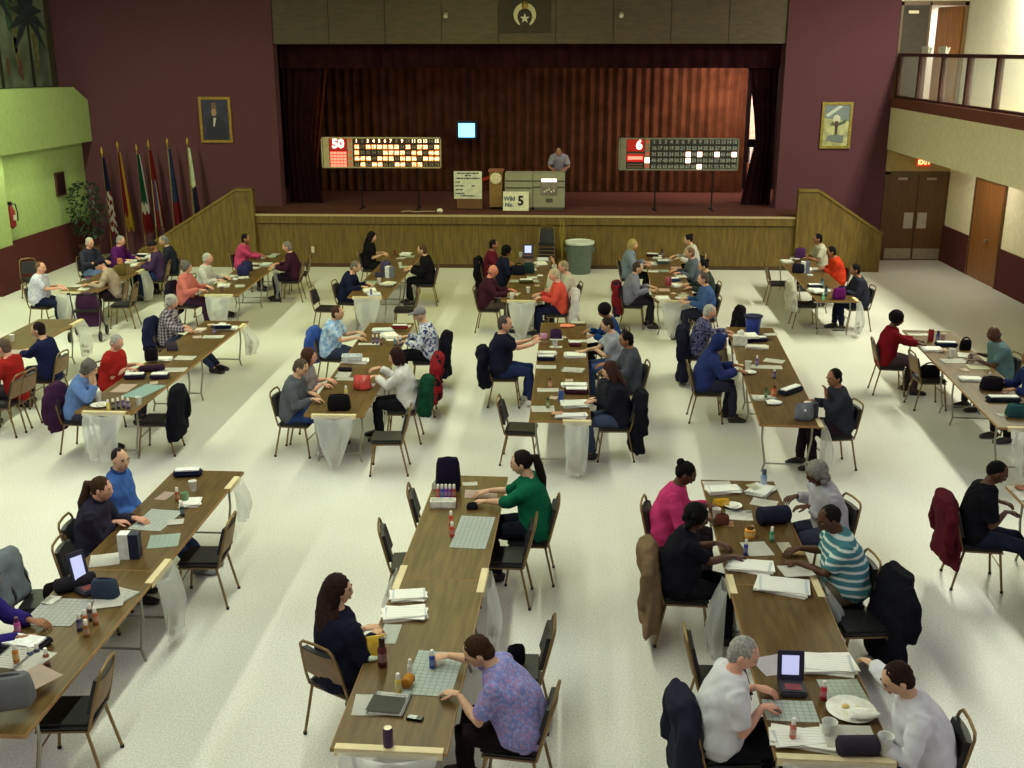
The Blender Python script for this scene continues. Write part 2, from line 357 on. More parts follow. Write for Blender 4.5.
ramp('trim_stair_wall_left', [(-7.8, 0), (-7.8, 2.02), (-8.25, 2.02), (-10.9, .42), (-10.9, 0)], -1)
ramp('trim_stair_wall_right', [(6.0, 0), (6.0, 2.02), (6.5, 2.02), (8.15, .95), (8.15, 0)], 1)
sl = struct('trim_stairs_left', (lambda b: ([box(b, (-10.6 + .35 * k, YF + .1, 0), (-10.25 + .35 * k, YB, .17 * (k + 1))) for k in range(7)], b)[1])(B()), CARPET)
sr = struct('trim_stairs_right', (lambda b: ([box(b, (7.95 - .25 * k, YF + .1, 0), (8.2 - .25 * k, YB, .17 * (k + 1))) for k in range(7)], b)[1])(B()), CARPET)
# stage house around the back curtain
BLACK = mat((24, 16, 18), .95, 0, .1, 6, 0, 'stage_black', .05)
bm = B(); box(bm, (-11, 34, 0), (9, 34.2, 8.5)); struct('wall_stage_back', bm, BLACK)
bm = B(); box(bm, (-11, 29.65, 0), (-10.8, 34, 8.5)); struct('wall_stage_side_left', bm, BLACK)
bm = B(); box(bm, (8.0, 29.65, 1.3), (8.2, 34, 8.5)); struct('wall_stage_side_right', bm, mat((205, 200, 190), .8))
bm = B(); box(bm, (-11, 29.65, 6.6), (8.2, 34, 6.7)); struct('ceiling_stage', bm, BLACK)
def drape(name, label, x0, x1, z0, z1, y, col, pleat=.32, depth=.09, gather=None, group=None, rough=.9):
    """hanging pleated curtain; gather(z) -> (x0, x1) outline at height z"""
    n = max(8, int((x1 - x0) / pleat * 8)); rows = 14; b = B(); g = []
    rnd = random.Random(name + str(x0))
    jit = [rnd.uniform(-.6, .6) for _ in range(n + 1)]
    for j in range(rows + 1):
        z = z1 + (z0 - z1) * j / rows; a, c = gather(z) if gather else (x0, x1)
        g.append([b.verts.new((a + (c - a) * i / n, y + depth * sin(2 * pi * (i + jit[i] * .5) / 8) * (.7 + .3 * j / rows), z)) for i in range(n + 1)])
    for r0, r1 in zip(g, g[1:]):
        for i in range(n): b.faces.new((r0[i], r0[i + 1], r1[i + 1], r1[i]))
    bmesh.ops.solidify(b, geom=b.faces[:], thickness=.015)
    m = mat(col, rough, 0, .25, 2.2, 0, 'curtain_velour', .1)
    return tag(obj(name, b, m), label, 'curtain', group)
drape('stage_curtain', 'rust-brown pleated curtain across the back of the stage', -7.4, 5.5, ZS + .02, 5.6, 33.0, (100, 60, 42), .27, .06)
drape('curtain_valance', 'dark plum valance hanging along the top of the stage opening', OX0 + .02, OX1 - .02, 4.97, OZ + .3, 29.75, (58, 26, 34), .36, .05)
bm = B(); box(bm, (OX0, YB + .4, OZ + .2), (OX1, YB + .6, OZ + .34)); struct('trim_valance_rail', bm, BLACK)
def tie(xo, xi, flare):
    def g(z):
        t = (z - ZS) / (OZ - ZS); w = .62 + .38 * abs(t - .42) ** 1.2 / .4 if t > .42 else .62 + flare * (.42 - t)
        return (xo, xo + (xi - xo) * w) if xi > xo else (xo + (xi - xo) * w, xo)
    return g
drape('side_curtain', 'dark plum side curtain at the portrait end of the stage', -7.5, -6.5, ZS + .01, 5.4, 29.95, (54, 24, 32), .2, .06, tie(-7.5, -6.35, .5), 'stage side curtains')
drape('side_curtain', 'dark plum side curtain at the stage opening, beside the lit gap in the back curtain', 4.95, 5.8, ZS + .01, 5.4, 29.95, (54, 24, 32), .2, .06, tie(5.8, 4.98, .9), 'stage side curtains')
drape('inner_curtain', 'red-brown inner curtain drawn aside behind the number board showing 50', -7.4, -6.1, ZS + .01, 5.5, 31.2, (120, 56, 36), .18, .06, lambda z: (-7.6, -6.95 + .45 * max(0, (z - 2.2) / 3)), None)

# emblem plaque and small lamps on the header
em = thing('emblem_plaque', 'dark square plaque with a pale crescent and star above the stage', 'plaque', (-.92, YB + .05, 6.27))
part('board', em, (-.66, -.03, -.42), (.66, 0, .42), mat((58, 48, 40), .7))
b = B(); arc = [rad(-62 + 304 * k / 26) for k in range(27)]
for k in range(26):
    w0, w1 = [.035 + .1 * max(0, sin(pi * q / 26)) ** .7 for q in (k, k + 1)]
    a0, a1 = arc[k], arc[k + 1]
    P = lambda a, r: ((r * cos(a)), (r * sin(a)) + .02)
    prism(b, [P(a0, .29), P(a1, .29), P(a1, .29 - w1), P(a0, .29 - w0)], -.06, -.03, 'y')
obj('crescent', b, mat((206, 196, 160), .5), em, False)
b = B(); prism(b, [(cos(rad(90 + 36 * k)) * (.13 if k % 2 == 0 else .05), -.07 + sin(rad(90 + 36 * k)) * (.13 if k % 2 == 0 else .05)) for k in range(10)], -.06, -.03, 'y'); obj('star', b, mat((222, 216, 200), .5), em, False)
b = B(); lathe(b, [(.06, 0), (.09, .06), (.07, .14), (.03, .18)], 10); o = obj('ornament', b, mat((160, 130, 70), .4, .5), em); o.location = (0, -.05, .17)
for x, lab in ((-2.95, 'small white spotlight on the header, portrait side of the emblem'), (1.55, 'small white spotlight on the header, gallery side of the emblem')):
    t = thing('spotlight', lab, 'spotlight', (x, YB + .02, 6.3))
    b = B(); loft(b, [(0, -.02, .05), (0, -.1, .0), (0, -.18, -.06)], [.02, .05, .055], 10); obj('housing', b, mat((200, 196, 186), .4), t)
    b = B(); loft(b, [(0, .04, .1), (0, -.02, .06), (0, -.08, .02)], [.015, .012, .012], 6); obj('bracket', b, mat((90, 85, 80), .4, .6), t)

# portraits
def picture(name, label, x0, x1, z0, z1, frame_col, paint):
    t = thing(name, label, 'picture', ((x0 + x1) / 2, YB, (z0 + z1) / 2)); w, h, f = (x1 - x0) / 2, (z1 - z0) / 2, .07
    FM = mat(frame_col, .45, .35, .2, 20, 0, 'gilt_frame')
    b = B()
    prism(b, [(-w, -h), (w, -h), (w - f, -h + f), (-w + f, -h + f)], -.06, 0, 'y'); prism(b, [(-w, h), (-w + f, h - f), (w - f, h - f), (w, h)], -.06, 0, 'y')
    prism(b, [(-w, -h), (-w + f, -h + f), (-w + f, h - f), (-w, h)], -.06, 0, 'y'); prism(b, [(w, -h), (w, h), (w - f, h - f), (w - f, -h + f)], -.06, 0, 'y')
    obj('frame', b, FM, t, False)
    b = B(); box(b, (-w + f, -.03, -h + f), (w - f, -.01, h - f)); mats = [paint[0]]
    for col, poly in paint[1]:
        mats.append(mat(col, .6, 0, .15, 30)); prism(b, [(px * (w - f), pz * (h - f)) for px, pz in poly], -.032 - .002 * len(mats), -.03, 'y', len(mats) - 1)
    obj('canvas', b, mats, t, False)
def oval(cx, cz, rx, rz, n=12): return [(cx + rx * cos(2 * pi * k / n), cz + rz * sin(2 * pi * k / n)) for k in range(n)]
picture('portrait', 'gilt framed portrait of a dark suited figure on blue, on the wall by the flags', -9.6, -8.74, 3.05, 4.24, (150, 116, 48),
        (mat((50, 46, 72), .6, 0, .25, 6), [((36, 32, 52), [(-.8, -1), (.85, -1), (.75, -.2), (.3, .15), (-.3, .15), (-.7, -.2)]), ((165, 130, 95), oval(-.1, .38, .2, .2)), ((110, 85, 60), [(-.28, .55), (.1, .55), (.05, .85), (-.22, .85)]), ((200, 195, 190), [(-.15, .1), (.05, .1), (-.12, -.35), (-.2, -.3)])]))
picture('painting', 'gilt framed painting of a pale sky and a standing figure, by the gallery', 6.83, 7.62, 2.95, 4.13, (150, 130, 62),
        (mat((178, 176, 128), .6, 0, .3, 5), [((120, 130, 132), [(-1, .35), (1, .2), (1, 1), (-1, 1)]), ((196, 200, 190), [(-.9, .5), (.1, .95), (.5, .95), (-.7, .4)]), ((84, 96, 70), [(-.5, .0), (-.2, .3), (.1, .1), (.8, .3), (.7, .1), (.1, -.05)]), ((206, 200, 180), oval(.0, .3, .3, .22)), ((90, 60, 44), oval(0, .1, .18, .12)), ((70, 56, 52), [(-.12, .05), (.14, .05), (.08, -.7), (-.02, -.7)]), ((110, 116, 112), [(-.7, -.75), (.6, -.85), (.65, -.5), (.1, -.45), (-.6, -.5)])]))
# painted palms on the upper left wall
mu = thing('mural', 'painted mural of palms and a bazaar on the upper left wall', 'mural', (-13.335, 24.6, 4.52))
part('painted_ground', mu, (-.01, -8, 0), (.0, 4.2, 3.9), mat((92, 100, 84), .9, 0, .5, 1.1, 0, 'mural_ground'))
rm = random.Random(4)
for name, col, n_, zr, w_, h_ in (('painted_wall', (100, 98, 62), 14, (0, .5), .3, 1.5), ('painted_figure', (92, 62, 44), 9, (.1, .35), .16, .5), ('painted_shrub', (58, 80, 58), 12, (.4, 2.2), .35, 1.1), ('painted_awning', (112, 112, 64), 5, (.4, 1.0), .25, .4)):
    for k in range(n_):
        y = rm.uniform(-7, 4); z = rm.uniform(*zr); b = B()
        prism(b, [(y + w_ * .5 * cos(a) * rm.uniform(.7, 1.2), z + h_ * .5 + h_ * .5 * sin(a)) for a in [2 * pi * i / 9 for i in range(9)]], .002, .006 + .001 * k, 'x'); obj(name, b, mat(col, .9, 0, .3, 6), mu, False)
for cy, cz in ((1.6, 2.2), (-1.2, 2.8), (3.2, 1.6), (-4, 2.5)):
    b = B(); prism(b, [(cy - .08, 0), (cy + .08, 0), (cy + .05, cz), (cy - .05, cz)], .012, .016, 'x'); obj('painted_trunk', b, mat((30, 26, 22), .9), mu, False)
    for k in range(9):
        a = rad(-30 + 30 * k); L = 1.0; d = (cos(a), sin(a)); q = (-d[1], d[0]); b = B()
        prism(b, [(cy, cz), (cy + d[0] * L * .5 + q[0] * .14, cz + d[1] * L * .5 + q[1] * .14), (cy + d[0] * L, cz + d[1] * L - .25), (cy + d[0] * L * .5 - q[0] * .1, cz + d[1] * L * .5 - q[1] * .1)], .017 + .001 * k, .02 + .001 * k, 'x')
        obj('painted_frond', b, mat((38, 46, 56), .9, 0, .3, 6), mu, False)

# ------------------------------------------------------------------ number boards, television, caller's desk
IRON = mat((26, 24, 26), .5, .5, .1, 8, 0, 'black_iron')
def number_board(label, x0, x1, z0, z1, lit, title, red_grid, letter_lit, frame_col):
    w, h = x1 - x0, z1 - z0; t = thing('number_board', label, 'scoreboard', ((x0 + x1) / 2, 28.8, ZS), 0, 'bingo number boards on the stage'); zc = (z0 + z1) / 2 - ZS
    X = lambda u: -w / 2 + w * u; Zz = lambda v: zc + h / 2 - h * v
    part('case', t, (-w / 2, 0, zc - h / 2), (w / 2, .16, zc + h / 2), mat((30, 22, 20), .6))
    FM = mat(frame_col, .5, 0, .1, 10)
    b = B(); e = .035
    for lo, hi in (((-w / 2, -.03, zc + h / 2 - e), (w / 2, .02, zc + h / 2)), ((-w / 2, -.03, zc - h / 2), (w / 2, .02, zc - h / 2 + e)), ((-w / 2, -.03, zc - h / 2), (-w / 2 + e, .02, zc + h / 2)), ((w / 2 - e, -.03, zc - h / 2), (w / 2, .02, zc + h / 2))): box(b, lo, hi)
    obj('frame', b, FM, t, False)
    part('side_panel', t, (X(.015), -.015, Zz(.97)), (X(.065), 0, Zz(.03)), FM); part('letter_strip', t, (X(.218), -.015, Zz(.97)), (X(.262), 0, Zz(.03)), FM)
    part('last_number_panel', t, (X(.07), -.012, Zz(.42)), (X(.212), 0, Zz(.04)), glow((150, 10, 10), .7))
    b = B(); lettering(b, title, h * .4, X(.141) if len(title) > 1 else X(.17), -.016, Zz(.225), .012); obj('last_number', b, glow((255, 190, 170), 4), t, False)
    if red_grid:
        b = B(); box(b, (X(.07), -.01, Zz(.97)), (X(.212), 0, Zz(.44))); obj('pattern_panel', b, glow((190, 20, 15), .9), t, False)
        for r in range(5):
            for c in range(5):
                part('pattern_lamp', t, (X(.074 + .0275 * c), -.016, Zz(.955 - .1 * r)), (X(.097 + .0275 * c), -.01, Zz(.88 - .1 * r)), glow((255, 130, 105), 1.5))
    else:
        part('pattern_panel', t, (X(.07), -.01, Zz(.74)), (X(.212), 0, Zz(.5)), glow((170, 16, 12), .8)); part('lit_caption', t, (X(.08), -.016, Zz(.67)), (X(.202), -.01, Zz(.57)), glow((255, 120, 100), 1.8))
        for v in (.46, .8, .88): part('caption_strip', t, (X(.075), -.014, Zz(v + .04)), (X(.205), -.008, Zz(v)), mat((120, 90, 80), .6))
    b = B()
    for r, ch in enumerate('BINGO'): lettering(b, ch, h * .15, X(.24), -.018, Zz(.12 + .19 * r), .004)
    obj('letters', b, glow((200, 60, 30), .7), t, False)
    if letter_lit is not None: part('lit_letter', t, (X(.22), -.022, Zz(.2 + .19 * letter_lit)), (X(.26), -.015, Zz(.04 + .19 * letter_lit)), glow((255, 225, 190), 4))
    cw = (.985 - .27) / 15; bl, bd = B(), B()
    for r in range(5):
        for c in range(15):
            k = r * 15 + c + 1; on = k in lit
            first = red_grid and r == 0
            m = (glow((70, 14, 6), .5) if first and on else glow((255, 140, 52), .7) if on and red_grid else glow((255, 214, 190), 3.2) if on else mat((58, 38, 30) if red_grid else (58, 60, 56), .6, 0, .05))
            part('number_tile', t, (X(.272 + cw * c + .004), -.012, Zz(.035 + .19 * r + .165)), (X(.272 + cw * (c + 1) - .004), 0, Zz(.035 + .19 * r + .015)), m)
            lettering(bl if on else bd, str(k), h * .15, X(.272 + cw * (c + .5)), -.014, Zz(.035 + .19 * r + .09), .004)
    o = obj('lit_numerals', bl, glow((255, 232, 180), 2.2), t, False); o['kind'] = 'stuff'
    o = obj('unlit_numerals', bd, mat((140, 120, 104) if red_grid else (150, 152, 146), .6), t, False); o['kind'] = 'stuff'
    for sx in (-.18, .3):
        b = B(); loft(b, [(sx * w, .1, .02), (sx * w, .1, zc - h / 2 + .02)], [.02, .02], 8); obj('pole', b, IRON, t)
        b = B(); box(b, (sx * w - .03, -.2, 0), (sx * w + .03, .4, .03)); obj('stand_foot', b, IRON, t, False)
LIT = {1, 3, 4, 5, 6, 7, 9, 11, 12, 13, 15, 16, 18, 19, 20, 21, 22, 23, 25, 27, 28, 30, 31, 36, 37, 38, 39, 41, 42, 44, 45, 46, 47, 48, 50, 51, 52, 54, 55, 56, 58, 59, 60, 62, 64, 65, 68, 69, 71, 72}
number_board('lit number board showing red 50 and many glowing numbers on the stage', -6.28, -3.1, 2.43, 3.23, LIT, '50', True, None, (178, 160, 124))
number_board('number board showing red 6 with only a few lit numbers on the stage', 1.56, 4.68, 2.4, 3.23, {37, 39, 42, 45, 52, 69}, '6', False, 3, (126, 122, 104))
tv = thing('television', 'small television with bright blue screen hanging before the curtain', 'television', (-2.72, 32.4, 3.21))
part("casing", tv, (-.31, -.06, -.27), (.31, .3, .27), mat((24, 26, 46), .4), .04)
part('screen', tv, (-.24, -.075, -.2), (.24, -.055, .2), glow((120, 205, 255), 2.6), .004)
b = B(); loft(b, [(0, .1, .2), (0, .1, 3.42)], [.02, .02], 6); obj('mount_pole', b, IRON, tv)
GREY = mat((150, 148, 126), .5, 0, .06, 8, 0, 'grey_laminate'); BAR = mat((86, 80, 66), .5)
def cabinet(name, label, x0, x1, y0, z1, stripes, cat='cabinet'):
    t = thing(name, label, cat, ((x0 + x1) / 2, y0, ZS)); w = (x1 - x0) / 2
    part('body', t, (-w, 0, .06), (w, .6, z1), GREY, .012); part('plinth', t, (-w + .03, .03, 0), (w - .03, .57, .06), BAR)
    for z in stripes: part('stripe', t, (-w + .01, -.012, z), (w - .01, 0, z + .035), BAR)
    return t
cabinet('grey_cabinet', 'grey striped cabinet next to the caller desk on stage', -1.42, -.68, 28.7, .96, (.56, .74))
cd = cabinet('caller_desk', 'grey caller desk with a clear-fronted ball chamber on stage', -.67, .17, 28.7, .96, (.58, .74), 'desk')
part('ball_chamber', cd, (-.22, -.03, .4), (.22, .3, .84), mat((150, 140, 132), .15, .3, .25, 9), .01); part('lit_top', cd, (-.2, -.045, .74), (.2, -.03, .82), glow((255, 246, 228), 2.2)); part('name_plate', cd, (-.08, -.015, .2), (.1, 0, .3), BAR)
b = B(); [ball(b, (-.12 + .06 * k, -.035, .48 + .03 * (k % 3)), .025, 8, 5) for k in range(5)]; o = obj('bingo_balls', b, mat((236, 230, 220), .4), cd); o['kind'] = 'stuff'
sg = thing('game_sign', 'white sign reading Wild No. 5 leaning on the grey cabinet', 'sign', (-1.12, 28.5, ZS))
M = Matrix.Rotation(rad(-10), 4, 'X'); b = B(); box(b, (-.34, 0, 0), (.34, .02, .5), 0, M); obj('board', b, mat((226, 222, 196), .6), sg, False)
b = B(); lettering(b, 'Wild', .15, -.17, -.004, .31, .005); lettering(b, 'No.', .15, -.17, -.004, .15, .005); obj('words', b, mat((44, 70, 116), .6), sg, False).rotation_euler = (rad(-10), 0, 0)
b = B(); lettering(b, '5', .34, .13, -.004, .25, .012); obj('numeral', b, mat((22, 22, 40), .6), sg, False).rotation_euler = (rad(-10), 0, 0)
rs = thing('notice_board', 'white notice board with lines of small print on stage', 'sign', (-2.4, 28.75, ZS))
part('board', rs, (-.37, -.02, .28), (.37, 0, 1.0), mat((216, 214, 196), .6)); part('stand', rs, (-.3, 0, .02), (.38, .5, .9), mat((110, 74, 46), .6))
b = B()
for k, (z, a, c) in enumerate(((.93, -.28, .3), (.87, -.08, .1), (.8, -.3, .32), (.7, -.33, -.2), (.6, -.33, -.1), (.5, -.33, -.14), (.4, -.33, -.06), (.6, .1, .2), (.34, -.2, .2))):
    x = a
    while x < c: x1 = min(c, x + .05 + .03 * ((k * 7 + int(x * 100)) % 3)); box(b, (x, -.024, z), (x1 - .015, -.02, z + .035)); x = x1
o = obj('print_lines', b, mat((60, 70, 84), .6), rs, False); o['kind'] = 'stuff'
lc = thing('lectern', 'tan wooden lectern with a round white clock face on stage', 'lectern', (-1.66, 28.75, ZS))
part('body', lc, (-.17, 0, .06), (.17, .4, .98), mat((140, 104, 58), .5), .01); part('top', lc, (-.2, -.04, .98), (.2, .44, 1.04), mat((150, 92, 60), .5), .01)
b = B(); M = Matrix.Translation((0, -.01, .82)) @ Matrix.Rotation(rad(90), 4, 'X'); lathe(b, [(.15, 0), (.15, .03), (.12, .04)], 20); bmesh.ops.transform(b, matrix=M, verts=b.verts); obj('clock_face', b, mat((222, 206, 170), .5), lc)
for sx in (-.14, .14):
    b = B(); ball(b, (sx, .06, .035), .035); obj('caster', b, IRON, lc)
rt_ = thing('red_bunting', 'red cloth draped between the notice board and the lectern', 'cloth', (-1.98, 28.8, ZS + .78))
b = B(); loft(b, [(-.22, .1, .04), (-.05, .05, -.02), (.1, .05, .02), (.24, .08, .1)], [(.05, .1), (.06, .1), (.06, .1), (.05, .09)], 10, Vector((0, 0, 1))); obj('fold', b, cloth((150, 50, 34)), rt_)
b = B(); loft(b, [(-.5, .02, .02), (-.3, .1, .03), (-.1, 0, .02), (.15, .06, .03), (.4, .02, .03)], [.015] * 5, 6); o = tag(obj('cable_coil', b, mat((170, 150, 120), .6)), 'loose pale cable lying near the stage edge', 'cable'); o.location = (-3.6, 28.0, ZS)
b = B(); lathe(b, [(.05, 0), (.09, .05), (.05, .11)], 10); o = tag(obj('stage_lamp', b, mat((230, 224, 205), .5)), 'small white footlight at the stage edge by the cable', 'lamp'); o.location = (-3.08, 28.0, ZS)
# lit gap behind the back curtain
bm = B(); box(bm, (5.75, 33.6, 2.9), (6.4, 33.65, 5.2)); struct('wall_wing', bm, mat((236, 206, 186), .8))
wc = thing('backstage_cabinet', 'pale cabinet glimpsed in the gap behind the back curtain', 'cabinet', (6.0, 33.3, ZS))
part('body', wc, (-.3, 0, .0), (.3, .25, .85), mat((150, 92, 60), .6)); part('white_box', wc, (-.25, .02, .85), (.3, .22, 1.3), mat((222, 222, 226), .6))

# ------------------------------------------------------------------ flags, plant, extinguisher, bin, stacked chairs
def flag(label, x, y, h, zones, lean=0, seed=0):
    t = thing('flag', label, 'flag', (x, y, 0), 0, 'flags on poles in the corner')
    b = B(); loft(b, [(0, 0, .03), (lean * h, 0, h)], [.018, .015], 8); obj('pole', b, mat((150, 120, 60), .4, .4), t)
    b = B(); loft(b, [(lean * h, 0, h), (lean * h, 0, h + .05), (lean * h, 0, h + .1), (lean * h, 0, h + .2)], [.015, .035, .03, .004], 8); obj('finial', b, mat((196, 160, 70), .3, .8), t)
    b = B(); lathe(b, [(.17, 0), (.16, .04), (.05, .09), (.03, .2)], 16); obj('base', b, mat((120, 100, 60), .4, .6), t)
    b = B(); n, R = 20, 16; z1, z0 = h - .08, h - 2.05; rows = []; rr = random.Random(seed)
    for j in range(R + 1):
        v = j / R; z = z1 + (z0 - z1) * v; w = .04 + .17 * v ** .9
        rows.append([b.verts.new((lean * z + .02 + w * (.5 + .5 * cos(2 * pi * k / n)) + .02 * sin(6 * pi * k / n + seed), -.02 - (.03 + .1 * v) * sin(2 * pi * k / n) * (1 + .5 * sin(3 * 2 * pi * k / n + seed)), z - .12 * v * (1 if k % 4 < 2 else 0))) for k in range(n)])
    cols = []
    for r0, r1, j in zip(rows, rows[1:], range(R)):
        for k in range(n):
            c = zones(j / R, (k % n) / n, r0[k].co.x - lean * r0[k].co.z)
            if c not in cols: cols.append(c)
            b.faces.new((r0[k], r0[(k + 1) % n], r1[(k + 1) % n], r1[k])).material_index = cols.index(c)
    obj('cloth', b, [cloth(c) for c in cols], t)
N_, R_, W_, G_, Y_ = (26, 28, 52), (104, 24, 30), (180, 174, 166), (22, 66, 48), (140, 106, 40)
FY = 28.55
flag('flag with dark canton and red and white stripes, beside the potted plant', -12.1, FY, 2.78, lambda v, a, x: N_ if v < .42 else (W_ if int(v * 14 + a * 6) % 2 else R_), .0, 1)
flag('deep red flag with gold fringe, beside the striped flag', -11.66, FY, 2.92, lambda v, a, x: R_ if v < .8 and a > .1 else Y_, .0, 2)
flag('green, white and red flag on a gold pole', -11.16, FY, 2.86, lambda v, a, x: G_ if v < .58 and a < .8 else (W_ if v < .75 else R_), .0, 3)
flag('crimson flag with white and blue folds', -10.83, FY, 2.97, lambda v, a, x: R_ if v < .35 else (W_ if int(a * 9) % 3 == 0 else ((70, 66, 110) if int(a * 9) % 3 == 1 and v < .7 else R_)), .0, 4)
flag('white and blue flag with red lower edge, gold spot', -10.32, FY, 3.02, lambda v, a, x: (Y_ if .42 < v < .52 and .45 < a < .7 else W_ if .3 < a < .8 else (40, 50, 84)) if v < .66 else R_, .0, 5)
flag('pale green, white and plum flag nearest the stage steps', -9.78, FY, 3.04, lambda v, a, x: ((200, 206, 170) if a < .6 else (40, 60, 70)) if v < .5 else ((30, 30, 48) if a < .3 else W_ if a < .5 else (96, 36, 62)), .0, 6)
pt = thing('potted_plant', 'dark green bushy potted plant in the corner by the flags', 'plant', (-12.33, 27.75, 0))
b = B(); lathe(b, [(.2, 0), (.27, .45), (.29, .5), (.25, .5), (.24, .42)], 16); obj('pot', b, mat((84, 52, 40), .7), pt)
b = B(); loft(b, [(0, 0, .4), (.02, .01, 1.2)], [.03, .02], 6); obj('stem', b, mat((70, 50, 34), .8), pt)
b = B(); rp = random.Random(8)
for k in range(420):
    a = rp.uniform(0, 2 * pi); z = rp.uniform(.75, 2.15); r = .42 * math.sqrt(max(0, 1 - ((z - 1.4) / .85) ** 2)) * rp.uniform(.5, 1)
    M = Matrix.Translation((r * cos(a), r * sin(a), z)) @ Matrix.Rotation(a, 4, 'Z') @ Matrix.Rotation(rp.uniform(-.4, 1.0), 4, 'Y'); L = rp.uniform(.1, .17)
    v = [b.verts.new(M @ Vector(p)) for p in ((0, 0, 0), (L * .5, L * .25, .015), (L, 0, -.02), (L * .5, -L * .25, .015))]; b.faces.new(v)
o = obj('leaves', b, mat((34, 58, 34), .6, 0, .4, 6), pt, False); o['kind'] = 'stuff'
wp = thing('wall_box', 'dark framed notice on the green wall above the potted plant', 'notice', (XL, 27.6, 2.1)); part('frame', wp, (0, -.25, -.3), (.05, .25, .3), mat((70, 36, 34), .6)); part('glass_front', wp, (.05, -.2, -.25), (.055, .2, .25), mat((40, 26, 30), .2))
fe = thing('fire_extinguisher', 'red fire extinguisher hanging on the pale green wall', 'extinguisher', (XL + .1, 24.75, 1.42))
b = B(); lathe(b, [(.02, -.06), (.085, 0), (.085, .36), (.05, .44), (.03, .5)], 14); obj('cylinder', b, mat((130, 34, 40), .35), fe)
b = B(); box(b, (-.03, -.1, .5), (.03, .06, .54)); box(b, (-.02, -.12, .55), (.02, .04, .57)); obj('handle', b, IRON, fe, False)
b = B(); loft(b, [(0, .05, .5), (.04, .16, .5), (.07, .16, .3), (.08, .12, .1)], [.014] * 4, 6); obj('hose', b, IRON, fe)
part('label_band', fe, (.0, -.05, .14), (.09, .05, .26), mat((200, 190, 180), .6)); part('wall_bracket', fe, (-.1, -.05, .3), (-.06, .05, .42), IRON)
bn = thing('waste_bin', 'grey-green plastic waste bin with white liner against the stage', 'bin', (.55, 26.95, 0))
b = B(); lathe(b, [(.27, 0), (.28, .02), (.35, .78), (.36, .8), (.34, .8), (.33, .74), (.27, .1)], 24); obj('tub', b, mat((92, 102, 96), .5), bn)
b = B(); lathe(b, [(.36, .75), (.366, .77), (.37, .81), (.35, .82), (.33, .79)], 24); obj('liner', b, mat((210, 214, 206), .5), bn)
for sx in (-1, 1):
    b = B(); box(b, (sx * .35 - .03, -.08, .58), (sx * .35 + .03, .08, .63)); obj('grip', b, mat((92, 102, 96), .5), bn, False)
dp = thing('dried_plant', 'tall yellowish dried stalk plant standing against the stage front', 'plant', (.12, 27.1, 0))
b = B(); lathe(b, [(.12, 0), (.16, .3), (.15, .32), (.12, .28)], 14); obj('pot', b, mat((120, 96, 50), .6), dp)
b = B()
for k in range(26):
    a = 2.4 * k; hh = .7 + .55 * ((k * 37) % 10) / 10; r = .02 + .1 * ((k * 13) % 7) / 7
    loft(b, [(0, 0, .25), (r * .5 * cos(a), r * .5 * sin(a), .25 + hh * .5), (r * cos(a), r * sin(a), .2 + hh)], [.006, .012, .004], 5)
o = obj('stalks', b, mat((150, 130, 58), .8), dp); o['kind'] = 'stuff'

